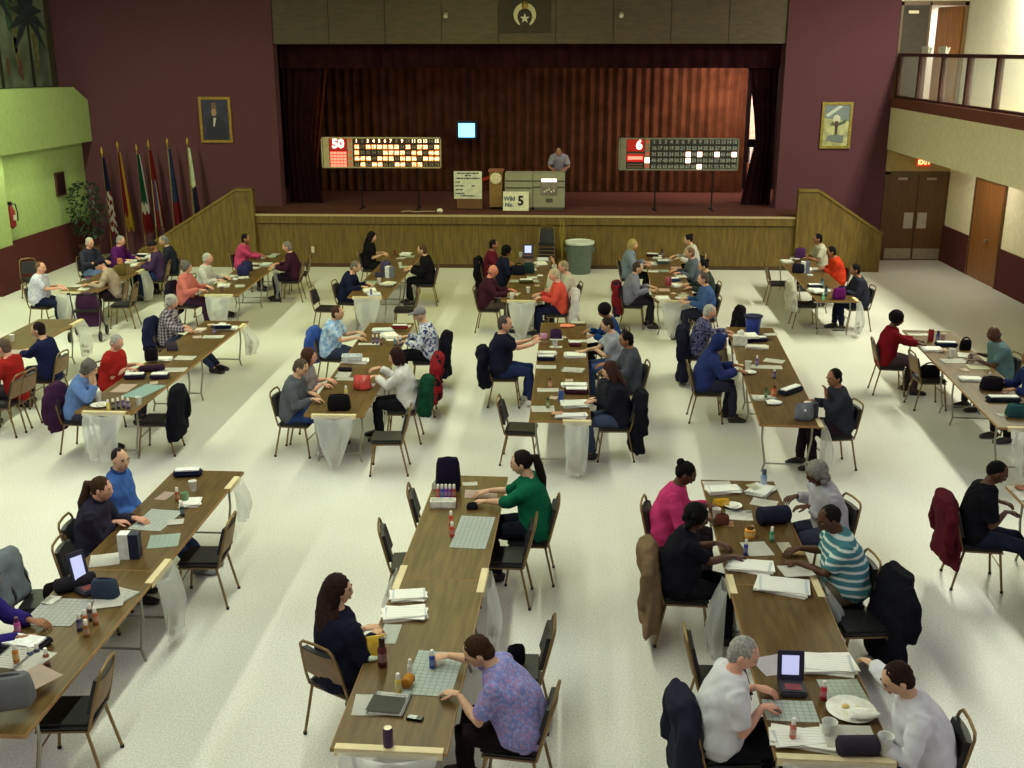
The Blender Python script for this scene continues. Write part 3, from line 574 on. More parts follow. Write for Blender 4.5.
# ------------------------------------------------------------------ chairs, tables, bags
BRASS = mat((128, 104, 66), .38, .55, .12, 10, 0, 'bronze_tube')
VINYL = mat((30, 28, 32), .5, 0, .15, 18, .15, 'black_vinyl', .4)
TAN_BACK = mat((126, 102, 78), .6, 0, .1, 14, 0, 'tan_shell', .3)
def chair_spec():
    V = lambda *p: Vector(p)
    out = []
    b = B(); v = box(b, (-.205, -.2, .425), (.205, .21, .48)); bmesh.ops.bevel(b, geom=b.edges[:], offset=.022, segments=2, affect='EDGES')
    for q in b.verts:
        if q.co.z > .45: q.co.z += .018 * max(0, 1 - (q.co.x / .2) ** 2) * max(0, 1 - (q.co.y / .2) ** 2)
    seat = mesh_of('seat', b, VINYL)
    b = B(); box(b, (-.195, -.19, .41), (.195, .2, .426)); pan = mesh_of('seat_pan', b, TAN_BACK, False)
    out.append(('seat', seat, [('seat_pan', pan, [])]))
    yb = lambda z: -.205 - .1 * (z - .48) / .4
    def panel(z0, z1, off, th, w0, w1, m, nm):
        b = B(); pr = []
        for k in range(9):
            t = k / 8; z = z0 + (z1 - z0) * t; w = w0 + (w1 - w0) * t
            if t > .85: w *= .94
            pr.append((z, w))
        lo, hi = [], []
        for z, w in pr:
            lo.append([b.verts.new((x * w, yb(z) + off + .02 * (1 - x * x) * -1, z)) for x in (-1, -.5, 0, .5, 1)])
            hi.append([b.verts.new((x * w * .94, yb(z) + off + th - .02 * (1 - x * x), z)) for x in (-1, -.5, 0, .5, 1)])
        for A in (lo, hi):
            for r0, r1 in zip(A, A[1:]):
                for i in range(4): b.faces.new((r0[i], r0[i + 1], r1[i + 1], r1[i]))
        for i in range(len(pr) - 1):
            for s in (0, 4): b.faces.new((lo[i][s], lo[i + 1][s], hi[i + 1][s], hi[i][s]))
        for i in range(4):
            for s in (0, -1): b.faces.new((lo[s][i], lo[s][i + 1], hi[s][i + 1], hi[s][i]))
        return mesh_of(nm, b, m)
    out.append(('backrest', panel(.56, .81, .0, .045, .195, .165, VINYL, 'backrest'), [('back_shell', panel(.565, .8, -.006, .008, .19, .16, TAN_BACK, 'back_shell'), [])]))
    b = B(); pts = [(-.2, -.19, .43), (-.203, yb(.52), .52), (-.185, yb(.7), .7), (-.165, yb(.84), .84), (-.13, yb(.875), .875), (0, yb(.885), .885)]
    pts = pts + [(-x, y, z) for x, y, z in pts[-2::-1]]
    loft(b, pts, [.0125] * len(pts), 6, V(0, 1, 0)); out.append(('back_frame', mesh_of('back_frame', b, BRASS), []))
    for sx in (-1, 1):
        for y0, y1 in ((.17, .225), (-.17, -.255)):
            b = B(); loft(b, [(sx * .19, y0, .42), (sx * .2, (y0 + y1) / 2, .22), (sx * .215, y1, .012)], [.0125, .0125, .012], 6); loft(b, [(sx * .215, y1, .025), (sx * .216, y1, 0)], [.016, .016], 6, mi=1)
            out.append(('leg', mesh_of('leg', b, [BRASS, IRON]), []))
    b = B(); loft(b, [(-.2, .2, .25), (.2, .2, .25)], [.008, .008], 6, V(0, 1, 0)); out.append(('stretcher', mesh_of('stretcher', b, BRASS), []))
    return out
CHAIR = chair_spec()
TOP_Z = .74
def laminate():
    m, n, l, b = base('walnut_laminate')
    o, f = noise_mix(n, l, rgb(76, 58, 30), rgb(106, 82, 46), 2.2, 6, 'Object', (9, 1, 1), .3, .7)
    l.new(o, b.inputs['Base Color']); b.inputs['Roughness'].default_value = .42; b.inputs['Specular IOR Level'].default_value = .25
    return m
LAM = laminate(); EDGE = mat((150, 112, 66), .5, 0, .1, 12, 0, 'table_edge'); TUBE = mat((150, 146, 132), .4, .4, .08, 8, 0, 'grey_tube')
TAPE = mat((218, 202, 160), .7, 0, .05, 10, 0, 'masking_tape')
def table_spec(L):
    w, h = .39, L / 2; out = []
    b = B(); box(b, (-w + .006, -h + .006, TOP_Z - .024), (w - .006, h - .006, TOP_Z)); top = mesh_of('tabletop', b, LAM, False)
    b = B()
    for lo, hi in (((-w, -h, TOP_Z - .03), (w, -h + .006, TOP_Z - .001)), ((-w, h - .006, TOP_Z - .03), (w, h, TOP_Z - .001)), ((-w, -h, TOP_Z - .03), (-w + .006, h, TOP_Z - .001)), ((w - .006, -h, TOP_Z - .03), (w, h, TOP_Z - .001))): box(b, lo, hi)
    out.append(('tabletop', top, [('edge_band', mesh_of('edge_band', b, EDGE, False), [])]))
    b = B(); box(b, (-w + .04, -h + .05, TOP_Z - .06), (-w + .06, h - .05, TOP_Z - .024)); box(b, (w - .06, -h + .05, TOP_Z - .06), (w - .04, h - .05, TOP_Z - .024)); out.append(('apron', mesh_of('apron', b, LAM, False), []))
    for sy in (-1, 1):
        for sx in (-1, 1):
            b = B(); y = sy * (h - .3); loft(b, [(sx * (w - .08), y, TOP_Z - .03), (sx * (w - .08), y, .45), (sx * (w - .13), y + sy * .02, .12), (sx * (w - .1), y + sy * .02, .0)], [.014] * 4, 6); out.append(('leg', mesh_of('leg', b, TUBE), []))
        b = B(); loft(b, [(-w + .13, y + sy * .02, .12), (w - .13, y + sy * .02, .12)], [.011] * 2, 6, Vector((0, 1, 0))); out.append(('leg_brace', mesh_of('leg_brace', b, TUBE), []))
        b = B(); loft(b, [(0, y, TOP_Z - .1), (0, y - sy * .35, TOP_Z - .04)], [.008] * 2, 5); loft(b, [(-w + .08, y, TOP_Z - .1), (w - .08, y, TOP_Z - .1)], [.01] * 2, 5, Vector((0, 1, 0))); out.append(('folding_stay', mesh_of('folding_stay', b, TUBE), []))
    return out
def film():
    m = bpy.data.materials.new('white_film'); m.use_nodes = True; n, l = m.node_tree.nodes, m.node_tree.links; n.clear()
    o = n.new('ShaderNodeOutputMaterial'); d = n.new('ShaderNodeBsdfDiffuse'); t = n.new('ShaderNodeBsdfTranslucent'); tr = n.new('ShaderNodeBsdfTransparent'); g = n.new('ShaderNodeBsdfGlossy')
    d.inputs[0].default_value = (.82, .83, .82, 1); t.inputs[0].default_value = (.8, .82, .8, 1); g.inputs['Roughness'].default_value = .3
    a = n.new('ShaderNodeMixShader'); a.inputs[0].default_value = .45; l.new(d.outputs[0], a.inputs[1]); l.new(t.outputs[0], a.inputs[2])
    c = n.new('ShaderNodeMixShader'); c.inputs[0].default_value = .08; l.new(a.outputs[0], c.inputs[1]); l.new(g.outputs[0], c.inputs[2])
    e = n.new('ShaderNodeMixShader'); e.inputs[0].default_value = .55; l.new(c.outputs[0], e.inputs[1]); l.new(tr.outputs[0], e.inputs[2]); l.new(e.outputs[0], o.inputs[0])
    return m
FILM = film(); LITTER = mat((150, 130, 120), .8, 0, .4, 16)
def bag(label, loc, ang, w, h, taper, puff, seed, group='white plastic rubbish bags taped to the tables'):
    """plastic bag taped by its mouth to a table edge; local +Y points away from the table"""
    t = thing('rubbish_bag', label, 'bag', (loc[0], loc[1], 0), ang - pi / 2, group); r = random.Random(seed)
    b = B(); n, R = 28, 14; rows = []; top = TOP_Z - .005; ph = r.uniform(0, 6)
    for j in range(R + 1):
        v = j / R; ww = w / 2 * (1 - (1 - taper) * v ** 1.25); d = .02 + puff * sin(min(1, v * 1.15) * pi * .75) ** 1.2
        z = top - h * v + (.0 if j < R else .01)
        row = []
        for k in range(n):
            a = 2 * pi * k / n; f = 1 + (.05 + .1 * v) * sin(5 * a + ph + 3 * v) + .04 * sin(9 * a - ph)
            sag = .07 * sin(pi * v) * 0
            row.append(b.verts.new((ww * cos(a) * (1 if v < .1 else f) + .02 * v * sin(ph), .012 + d * (1 + sin(a)) * (1 if v < .08 else f), z - (.05 * (1 - abs(cos(a))) * (1 if sin(a) > 0 else 0) * (1 - v) if j == 0 else 0))))
        rows.append(row)
    for r0, r1 in zip(rows, rows[1:]):
        for k in range(n): b.faces.new((r0[k], r0[(k + 1) % n], r1[(k + 1) % n], r1[k]))
    b.faces.new(rows[-1])
    obj('film', b, FILM, t)
    b = B(); box(b, (-w / 2 - .03, -.06, TOP_Z + .001), (w / 2 + .03, .004, TOP_Z + .004)); box(b, (-w / 2 - .03, .001, TOP_Z - .05), (w / 2 + .03, .005, TOP_Z + .004)); obj('tape', b, TAPE, t, False)
    if h > .45:
        b = B()
        for k in range(4): ball(b, (r.uniform(-.3, .3) * w * taper, .03 + puff * .7, top - h + .05 + .05 * k), (.04, .03, .03), 7, 5)
        obj('litter', b, LITTER, t)['kind'] = 'stuff'
    return t

# ------------------------------------------------------------------ remeshed soft shapes (people, clothes, coats)
SOFT = []                                                     # (temporary object, finish)
def soften(bm, voxel, finish, it=4):
    me = bpy.data.meshes.new('soft'); bmesh.ops.recalc_face_normals(bm, faces=bm.faces[:]); bm.to_mesh(me); bm.free()
    o = bpy.data.objects.new('soft', me); C.objects.link(o)
    r = o.modifiers.new('r', 'REMESH'); r.mode = 'VOXEL'; r.voxel_size = voxel
    s = o.modifiers.new('s', 'SMOOTH'); s.factor = .5; s.iterations = it
    SOFT.append((o, finish))
def bake_soft():
    dg = bpy.context.evaluated_depsgraph_get()
    done = [(o, f, bpy.data.meshes.new_from_object(o.evaluated_get(dg))) for o, f in SOFT]
    for o, f, me in done:
        old = o.data; bpy.data.objects.remove(o); bpy.data.meshes.remove(old)
        me.polygons.foreach_set('use_smooth', [True] * len(me.polygons)); f(me)
    SOFT.clear()
import numpy as np
def into(name, mats, parent, label=None, crease=.007):
    """finish for a soft shape: creases, name, materials, parent"""
    ph = sum(map(ord, parent.name)) * .37
    def f(me):
        if crease:
            n = len(me.vertices); co = np.empty(n * 3, np.float32); no = np.empty(n * 3, np.float32)
            me.vertices.foreach_get('co', co); me.vertex_normals.foreach_get('vector', no); co = co.reshape(-1, 3); no = no.reshape(-1, 3)
            x, y, z = co.T; w = np.sin(7 * x + 3 * np.sin(9 * z + ph) + ph) * np.sin(17 * z + 3 * np.sin(8 * y + 5 * x - ph)) + .6 * np.sin(31 * z + 9 * y + 4 * np.sin(13 * x + ph)) * np.sin(21 * x - 17 * y + ph)
            co += no * (crease * w)[:, None]; me.vertices.foreach_set('co', co.ravel())
        me.name = name
        for m in mats: me.materials.append(m)
        obj(name, me, None, parent, label=label)
    return f
def coat(label, col, loc, rz, length=.62, spread=1.0, sleeves=True, seed=0, lining=None, vox=.016, cat='coat', name='coat', hood=False):
    """garment hung over a chair back; local frame is the chair's"""
    t = thing(name, label, cat, loc, rz); r = random.Random(seed); b = B(); ph = r.uniform(0, 6); z0 = .935
    pts, rad_ = [], []
    for k in range(10):
        v = k / 9; z = z0 - length * v; yb = -.205 - .1 * (max(z, .5) - .48) / .4
        w = (.15, .215, .24, .245, .255, .275, .295, .31, .325, .33)[k] * spread; d = (.075, .105, .11, .1, .095, .09, .095, .1, .11, .1)[k]
        pts.append((.02 * sin(ph + 2 * v), yb - .01 - .05 * v * v, z)); rad_.append((w, d))
    loft(b, pts, rad_, 26, fold=lambda i, a: (.02 + .012 * i) * sin(6 * a + ph) + .01 * i * sin(3 * a - ph))
    if sleeves:
        for sx in (-1, 1):
            q = r.uniform(-.03, .03)
            loft(b, [(sx * .17 * spread, -.3, .87), (sx * .25 * spread, -.31, .76), (sx * (.27 + q) * spread, -.33, .56), (sx * (.26 + q) * spread, -.32 + q, .42 + q)], [.05, .06, .055, .045], 10)
    if hood: loft(b, [(0, -.33, .93), (0, -.37, .88), (0, -.39, .78)], [(.1, .04), (.12, .06), (.07, .04)], 12)
    m = pattern(*col) if isinstance(col[0], str) else cloth(col)
    soften(b, vox, into('shell', [m], t), 3)
    if lining:
        b = B(); box(b, (-.1, -.19, .45), (.12, -.17, .86)); 
        for q in b.verts: q.co.y -= .05 * (q.co.z - .45)
        obj('lining', b, cloth(lining), t, False)
    b = B(); loft(b, [(.08 * cos(a), -.31 + .035 * sin(a), .915) for a in [pi * k / 6 for k in range(13)]], [.016] * 13, 6, Vector((0, 0, 1))); obj('collar', b, m, t)
    return t

# ------------------------------------------------------------------ people
def head_mesh(bm, M, skin_i, white_i, dark_i, lip_i, brow_i, beard=False):
    def P(th, ph):
        u = Vector((sin(th) * cos(ph), sin(th) * sin(ph), cos(th))); x, y, z = u.x * .075, u.y * .094, u.z * .118
        if z < 0: k = (-z / .118); x *= 1 - .3 * k ** 1.6; y *= (1 - .05 * k) if y > 0 else (1 - .3 * k)
        if y > .02 and abs(x) < .06:
            y += .024 * math.exp(-(x / .013) ** 2 - ((z + .018) / .022) ** 2) + .008 * math.exp(-(x / .013) ** 2 - ((z - .008) / .02) ** 2)
            y -= .009 * (math.exp(-((abs(x) - .031) / .014) ** 2 - ((z - .012) / .011) ** 2))
            y += .005 * math.exp(-((z - .032) / .012) ** 2) + .008 * math.exp(-(x / .03) ** 2 - ((z + .1) / .02) ** 2)
        return bm.verts.new(M @ Vector((x, y, z)))
    n, m = 26, 22; top, bot = P(0, 0), P(pi, 0); rows = [[P(pi * i / m, 2 * pi * k / n) for k in range(n)] for i in range(1, m)]
    for k in range(n):
        q = (k + 1) % n
        bm.faces.new((top, rows[0][k], rows[0][q])).material_index = skin_i; bm.faces.new((bot, rows[-1][q], rows[-1][k])).material_index = skin_i
        for a, b in zip(rows, rows[1:]): bm.faces.new((a[k], b[k], b[q], a[q])).material_index = skin_i
    for s in (-1, 1):
        ball(bm, (s * .076, -.006, -.006), (.011, .02, .031), 8, 6, skin_i, M)
        ball(bm, (s * .031, .076, .012), (.013, .011, .009), 8, 6, white_i, M); ball(bm, (s * .031, .0855, .012), (.006, .003, .006), 6, 4, dark_i, M)
        box(bm, (s * .031 - .017, .084, .03), (s * .031 + .017, .093, .036), brow_i, M)
    ball(bm, (0, .087, -.058), (.023, .009, .008), 8, 5, lip_i, M)
def hand_mesh(bm, wrist, d, nrm, sx, curl, mi, sides=6):
    """palm, four unequal bent fingers and a thumb from the side of the palm"""
    d = d.normalized(); nrm = (nrm - d * nrm.dot(d)).normalized(); s = d.cross(nrm) * sx      # s points to the thumb side
    P = lambda a, b, c: wrist + d * a + s * b + nrm * c
    loft(bm, [P(-.02, 0, 0), P(.02, 0, 0), P(.06, .002, .002), P(.095, 0, .004)], [(.026, .019), (.034, .017), (.042, .016), (.038, .012)], 8, s, mi)
    for off, L in ((.03, .072), (.010, .08), (-.011, .074), (-.031, .058)):
        p = P(.085, off, .003); dd = d + s * off * 1.2; dd.normalize(); pts = [p]; a = 0
        for f in (.45, .32, .25):
            a += curl; q = dd * cos(a) + nrm * sin(a); p = p + q * L * f; pts.append(p)
        loft(bm, pts, [.0095, .009, .008, .006], sides, s, mi)
    p = P(.025, .03, .004); pts = [p, p + (d * .55 + s * .7 + nrm * .25).normalized() * .035]; pts.append(pts[1] + (d * .8 + s * .2 + nrm * .4).normalized() * .032); pts.append(pts[2] + (d * .9 - s * .05 + nrm * .4).normalized() * .022)
    loft(bm, pts, [.014, .012, .0105, .007], sides, s, mi)
EYE_W = mat((168, 160, 152), .3, 0, .02); EYE_D = mat((30, 22, 18), .3, 0, .02)
def hair_mat(c): return mat(tuple(int(v * .85) for v in c), .8, 0, .3, 60, .5, 'hair', .1)
def ik(S, T, a, b, pole):
    d = T - S; L = min(d.length, (a + b) * .995); d.normalize(); T = S + d * L
    x = (a * a - b * b + L * L) / (2 * L); h = math.sqrt(max(0, a * a - x * x)); p = pole - d * pole.dot(d); p.normalize()
    return S + d * x + p * h, T
def person(label, x, y, ang, lean=10, yaw=0, nod=15, sc=1, g=1, skin=(205, 160, 130), top=(90, 90, 90), sleeve=1, legs=(40, 42, 54), hair=('short', (70, 50, 36)), hl=None, hr=None, knees=0, bust=0, shoe=(40, 36, 36), stand=0, collar=None, tilt=0, hold=None, twist=0):
    g = g * 1.08 + .04
    vox = .0135 if y < 13 else .018 if y < 20 else .023
    t = thing('person', label, 'person', (x, y, ZS if stand == 2 else 0), rad(ang) - pi / 2); t.scale = (sc, sc, sc)
    base_z = .92 if stand else .52
    P0 = Vector((0, -.05, base_z)); Xv = Vector((1, 0, 0)); tl = rad(tilt)
    lean = rad(lean)
    spine = [P0]; N = 15; h = .6 / 12
    for i in range(N):
        a = lean * (.55 + .6 * i / N); spine.append(spine[-1] + Vector((sin(tl) * i / N, sin(a), cos(a))).normalized() * h)
    def sp(v): k = max(0, min(len(spine) - 1.001, v / h)); i = int(k); return spine[i].lerp(spine[i + 1], k - i)
    fw = Vector((0, cos(lean), -sin(lean))); un_ = Vector((0, sin(lean), cos(lean)))
    Xt = Vector((cos(rad(twist)), sin(rad(twist)), 0))
    prof = [(-.09, .14, .10), (-.02, .172 * (g * .5 + .5), .128), (.06, .17 * g, .128 * g), (.16, .155 * g, .122 * g), (.27, .16 * (g * .6 + .4), .12 * g), (.38, .178 * (g * .4 + .6), .118 * (g * .5 + .5)), (.46, .19, .11), (.52, .16, .09), (.56, .095, .07)]
    low = P0 - Vector((0, 0, .09))
    ctr = lambda v: low if v < -.05 else (P0 if v < 0 else sp(v))
    sh = {s: sp(.475) + Xt * s * .178 for s in (-1, 1)}
    nd = sp(.6); hd_c = sp(.70) + fw * .03
    SK = mat(skin, .55, 0, .06, 12, 0, 'skin', .3)
    arms = {}
    for s, hv in ((-1, hl), (1, hr)):
        T = Vector(hv[:3]) if hv else Vector((s * .15, .40, .80)) + Vector((0, max(0, lean) * .12, 0))
        dirh = Vector((-s * .35, .9, -.1)) if not hv or len(hv) < 4 else Vector(hv[3:6])
        W_ = T - dirh.normalized() * .07
        E, W2 = ik(sh[s], W_, .285, .255, Vector((s * .5, -.3, -.9)))
        arms[s] = (sh[s], E, W2, dirh if (T - W2).length < .13 else (W2 - E))
    kn = {}
    for s in (-1, 1):
        hp = P0 + Vector((s * .09, .02, .01))
        if stand: K, A = hp + Vector((s * .01, .02, -.42)), hp + Vector((s * .02, -.01, -.84))
        elif knees == 1: K, A = Vector((s * .12, .42, .47)), Vector((s * .1, .78, .1))
        elif knees == 2: K, A = Vector((s * .12, .40, .53)), Vector((s * .1, .18, .1))
        else: K, A = Vector((s * .12, .40, .53)), Vector((s * .12, .38 + .04 * s, .1))
        kn[s] = (hp, K, A)
    def torso(b, inf, lo=0, n=18): loft(b, [ctr(v) for v, _, _ in prof[lo:]], [(a + inf, c + inf) for _, a, c in prof[lo:]], n, Xt)
    def leg(b, inf):
        for s in (-1, 1):
            hp, K, A = kn[s]; m1 = hp.lerp(K, .5) + Vector((0, 0, .01)); m2 = K.lerp(A, .35)
            loft(b, [hp - (K - hp).normalized() * .04, hp, m1, K, m2, A], [.075 + inf, .088 * (g * .4 + .6) + inf, .076 * (g * .4 + .6) + inf, .06 + inf, .056 + inf, .038 + inf * 1.3], 10)
    # body: one continuous surface, head and hands grown on to it
    b = B(); torso(b, 0); leg(b, 0)
    loft(b, [sp(.5), nd, sp(.66) + fw * .012, hd_c - un_ * .03], [(.075, .065), (.056, .055), (.052, .053), (.045, .05)], 12)
    for s in (-1, 1):
        S0, E, W2, _ = arms[s]; loft(b, [S0, S0.lerp(E, .5), E, E.lerp(W2, .35), W2], [.055, .047, .041, .039, .026], 10)
        A = kn[s][2]; loft(b, [A, A + Vector((0, .04, -.05)), A + Vector((0, .15, -.07))], [.035, .035, .025], 8)
    HR = hair_mat(hair[1])
    R = Matrix.Translation(hd_c) @ Matrix.Rotation(rad(yaw + twist * .5), 4, 'Z') @ Matrix.Rotation(-rad(nod), 4, 'X') @ Matrix.Rotation(rad(tilt), 4, 'Y')
    def fin(me):
        bm = B(); bm.from_mesh(me); bpy.data.meshes.remove(me)
        head_mesh(bm, R, 0, 1, 2, 3, 4)
        for s in (-1, 1): hand_mesh(bm, arms[s][2] + (arms[s][3].normalized() * .01), arms[s][3], Vector((0, .15, -1)) if not stand else Vector((-s, 0, -.6)), -s, rad(22 if hold != s else 55), 0, 6 if y < 13 else 4)
        lip = mat(tuple(int(c * k) for c, k in zip(skin, (.86, .66, .66))), .5, 0, .05)
        m2 = mesh_of('body', bm, [SK, EYE_W, EYE_D, lip, HR]); obj('body', m2, None, t)
    soften(b, vox, fin, 3)
    # shirt or jacket
    inf = .021 if sleeve < 2 else .028
    b = B(); torso(b, inf)
    if bust:
        for s in (-1, 1): ball(b, sp(.36) + Xt * s * .078 + fw * .085, .075 * bust, 10, 7)
    loft(b, [sp(.45), sp(.54), sp(.575)], [(.14, .085), (.088 + inf * .5, .075), (.064 + inf * .5, .064)], 14, Xt)
    for s in (-1, 1):
        S0, E, W2, _ = arms[s]; loft(b, [sp(.44) + Xt * s * .1, S0 + Xt * s * .0, S0.lerp(E, .35)], [.07, .066 + inf * .5, .058 + inf], 10)
        if sleeve == .5: loft(b, [S0, S0.lerp(E, .5), S0.lerp(E, .8)], [.058 + inf, .05 + inf, .05 + inf * 1.3], 10)
        elif sleeve == .75: loft(b, [S0, S0.lerp(E, .5), E, E.lerp(W2, .25)], [.056 + inf, .05 + inf, .047 + inf, .045 + inf], 10)
        else: loft(b, [S0, S0.lerp(E, .5), E, E.lerp(W2, .4), E.lerp(W2, .88)], [.056 + inf, .05 + inf, .046 + inf, .044 + inf, .034 + inf], 10)
    TM = cloth(top) if isinstance(top[0], int) else pattern(*top)
    soften(b, vox, into('jacket' if sleeve == 2 else 'shirt', [TM], t), 3)
    if collar:
        b = B(); c0 = sp(.585) + fw * .006; loft(b, [c0 + Xt * (.068 * cos(a)) + fw * (.066 * sin(a)) + un_ * (-.02 * sin(a)) for a in [2 * pi * k / 14 for k in range(15)]], [(.02, .012)] * 15, 6, Vector((0, 0, 1))); obj('collar', b, cloth(collar), t)
    b = B(); leg(b, .014); loft(b, [low + Vector((0, 0, .0)), P0 + Vector((0, .01, 0)), sp(.08)], [(.16, .125), (.188 * (g * .5 + .5), .142), (.184 * g, .142 * g)], 16, Xt)
    soften(b, vox, into('trousers', [cloth(legs)], t), 3)
    for s in (-1, 1):
        A = kn[s][2]; b = B(); f = Vector((0, 1, 0)); z = A.z - .1 
        loft(b, [Vector((A.x, A.y - .07, .045)), Vector((A.x, A.y - .02, .06)), Vector((A.x, A.y + .07, .048)), Vector((A.x, A.y + .15, .035)), Vector((A.x, A.y + .19, .028))], [(.03, .04), (.04, .058), (.046, .046), (.045, .034), (.028, .022)], 10); obj('shoe', b, mat(shoe, .5), t)
    # hair
    k, hc = hair; b = B(); wob = lambda u: 1 + .03 * sin(11 * u.x + 7 * u.z) + .02 * sin(17 * u.y + 5 * u.x)
    if k == 'bald': ball(b, (0, -.02, -.03), (.08, .088, .05), 14, 8, 0, R, lambda u: wob(u) if u.y < .35 else .9)
    elif k == 'afro': ball(b, (0, -.022, .035), (.115, .118, .115), 16, 12, 0, R, wob)
    elif k == 'cap':
        ball(b, (0, -.005, .045), (.086, .106, .09), 16, 10, 0, R); box(b, (-.07, .07, .05), (.07, .185, .062), 0, R); ball(b, (0, 0, .135), .01, 6, 4, 0, R)
    elif k == 'hood':
        ball(b, (0, -.03, .0), (.105, .115, .145), 16, 12, 0, R, wob); loft(b, [R @ Vector((0, -.06, -.06)), R @ Vector((0, -.07, -.15)), sp(.5) - fw * .05], [(.09, .08), (.1, .07), (.14, .05)], 12)
    else:
        big = {'short': (.081, .098, .1), 'crop': (.078, .096, .098), 'curly': (.1, .11, .11), 'bob': (.089, .104, .112), 'long': (.088, .104, .112), 'bun': (.082, .1, .104), 'pony': (.083, .101, .105)}[k]
        ball(b, (0, -.02, .026), big, 18, 12, 0, R, wob)
        if k in ('short', 'curly', 'bob', 'long'): ball(b, (0, -.045, -.03), (.078 if k == 'short' else .09, .062, .075), 14, 8, 0, R, wob)
        if k == 'curly':
            rr = random.Random(int(x * 50)); 
            for q in range(16):
                a = rr.uniform(0, pi) + pi * .0; ball(b, (.085 * cos(a + pi), -.02 - .07 * sin(a), rr.uniform(-.08, .09)), .038, 7, 5, 0, R)
        if k == 'bob':
            for s in (-1, 1): loft(b, [R @ Vector((s * .07, -.01, .05)), R @ Vector((s * .085, -.012, -.03)), R @ Vector((s * .075, -.01, -.1))], [(.025, .055), (.026, .06), (.015, .04)], 8)
            loft(b, [R @ Vector((0, -.07, .03)), R @ Vector((0, -.085, -.05)), R @ Vector((0, -.075, -.12))], [(.075, .04), (.085, .045), (.07, .025)], 12)
        if k == 'long':
            loft(b, [R @ Vector((0, -.06, .03)), R @ Vector((0, -.085, -.08)), sp(.52) - fw * .1, sp(.4) - fw * .125], [(.08, .05), (.095, .05), (.11, .04), (.07, .02)], 14)
            for s in (-1, 1): loft(b, [R @ Vector((s * .07, 0, .04)), R @ Vector((s * .086, -.01, -.05)), R @ Vector((s * .085, -.02, -.15)), sp(.46) + Xt * s * .1 + fw * .07], [(.02, .05), (.024, .055), (.03, .045), (.015, .02)], 8)
        if k == 'bun': ball(b, (0, -.1, .085), .042, 10, 7, 0, R, wob)
        if k == 'pony': loft(b, [R @ Vector((0, -.095, .04)), R @ Vector((0, -.15, .03)), R @ Vector((0, -.16, -.05)), sp(.5) - fw * .13, sp(.38) - fw * .13], [.03, .042, .045, .045, .015], 10)
    nm = {'cap': 'cap', 'hood': 'hood'}.get(k, 'hair'); obj(nm, b, cloth(hc) if nm != 'hair' else HR, t)
    if k == 'cap': pass
    return t

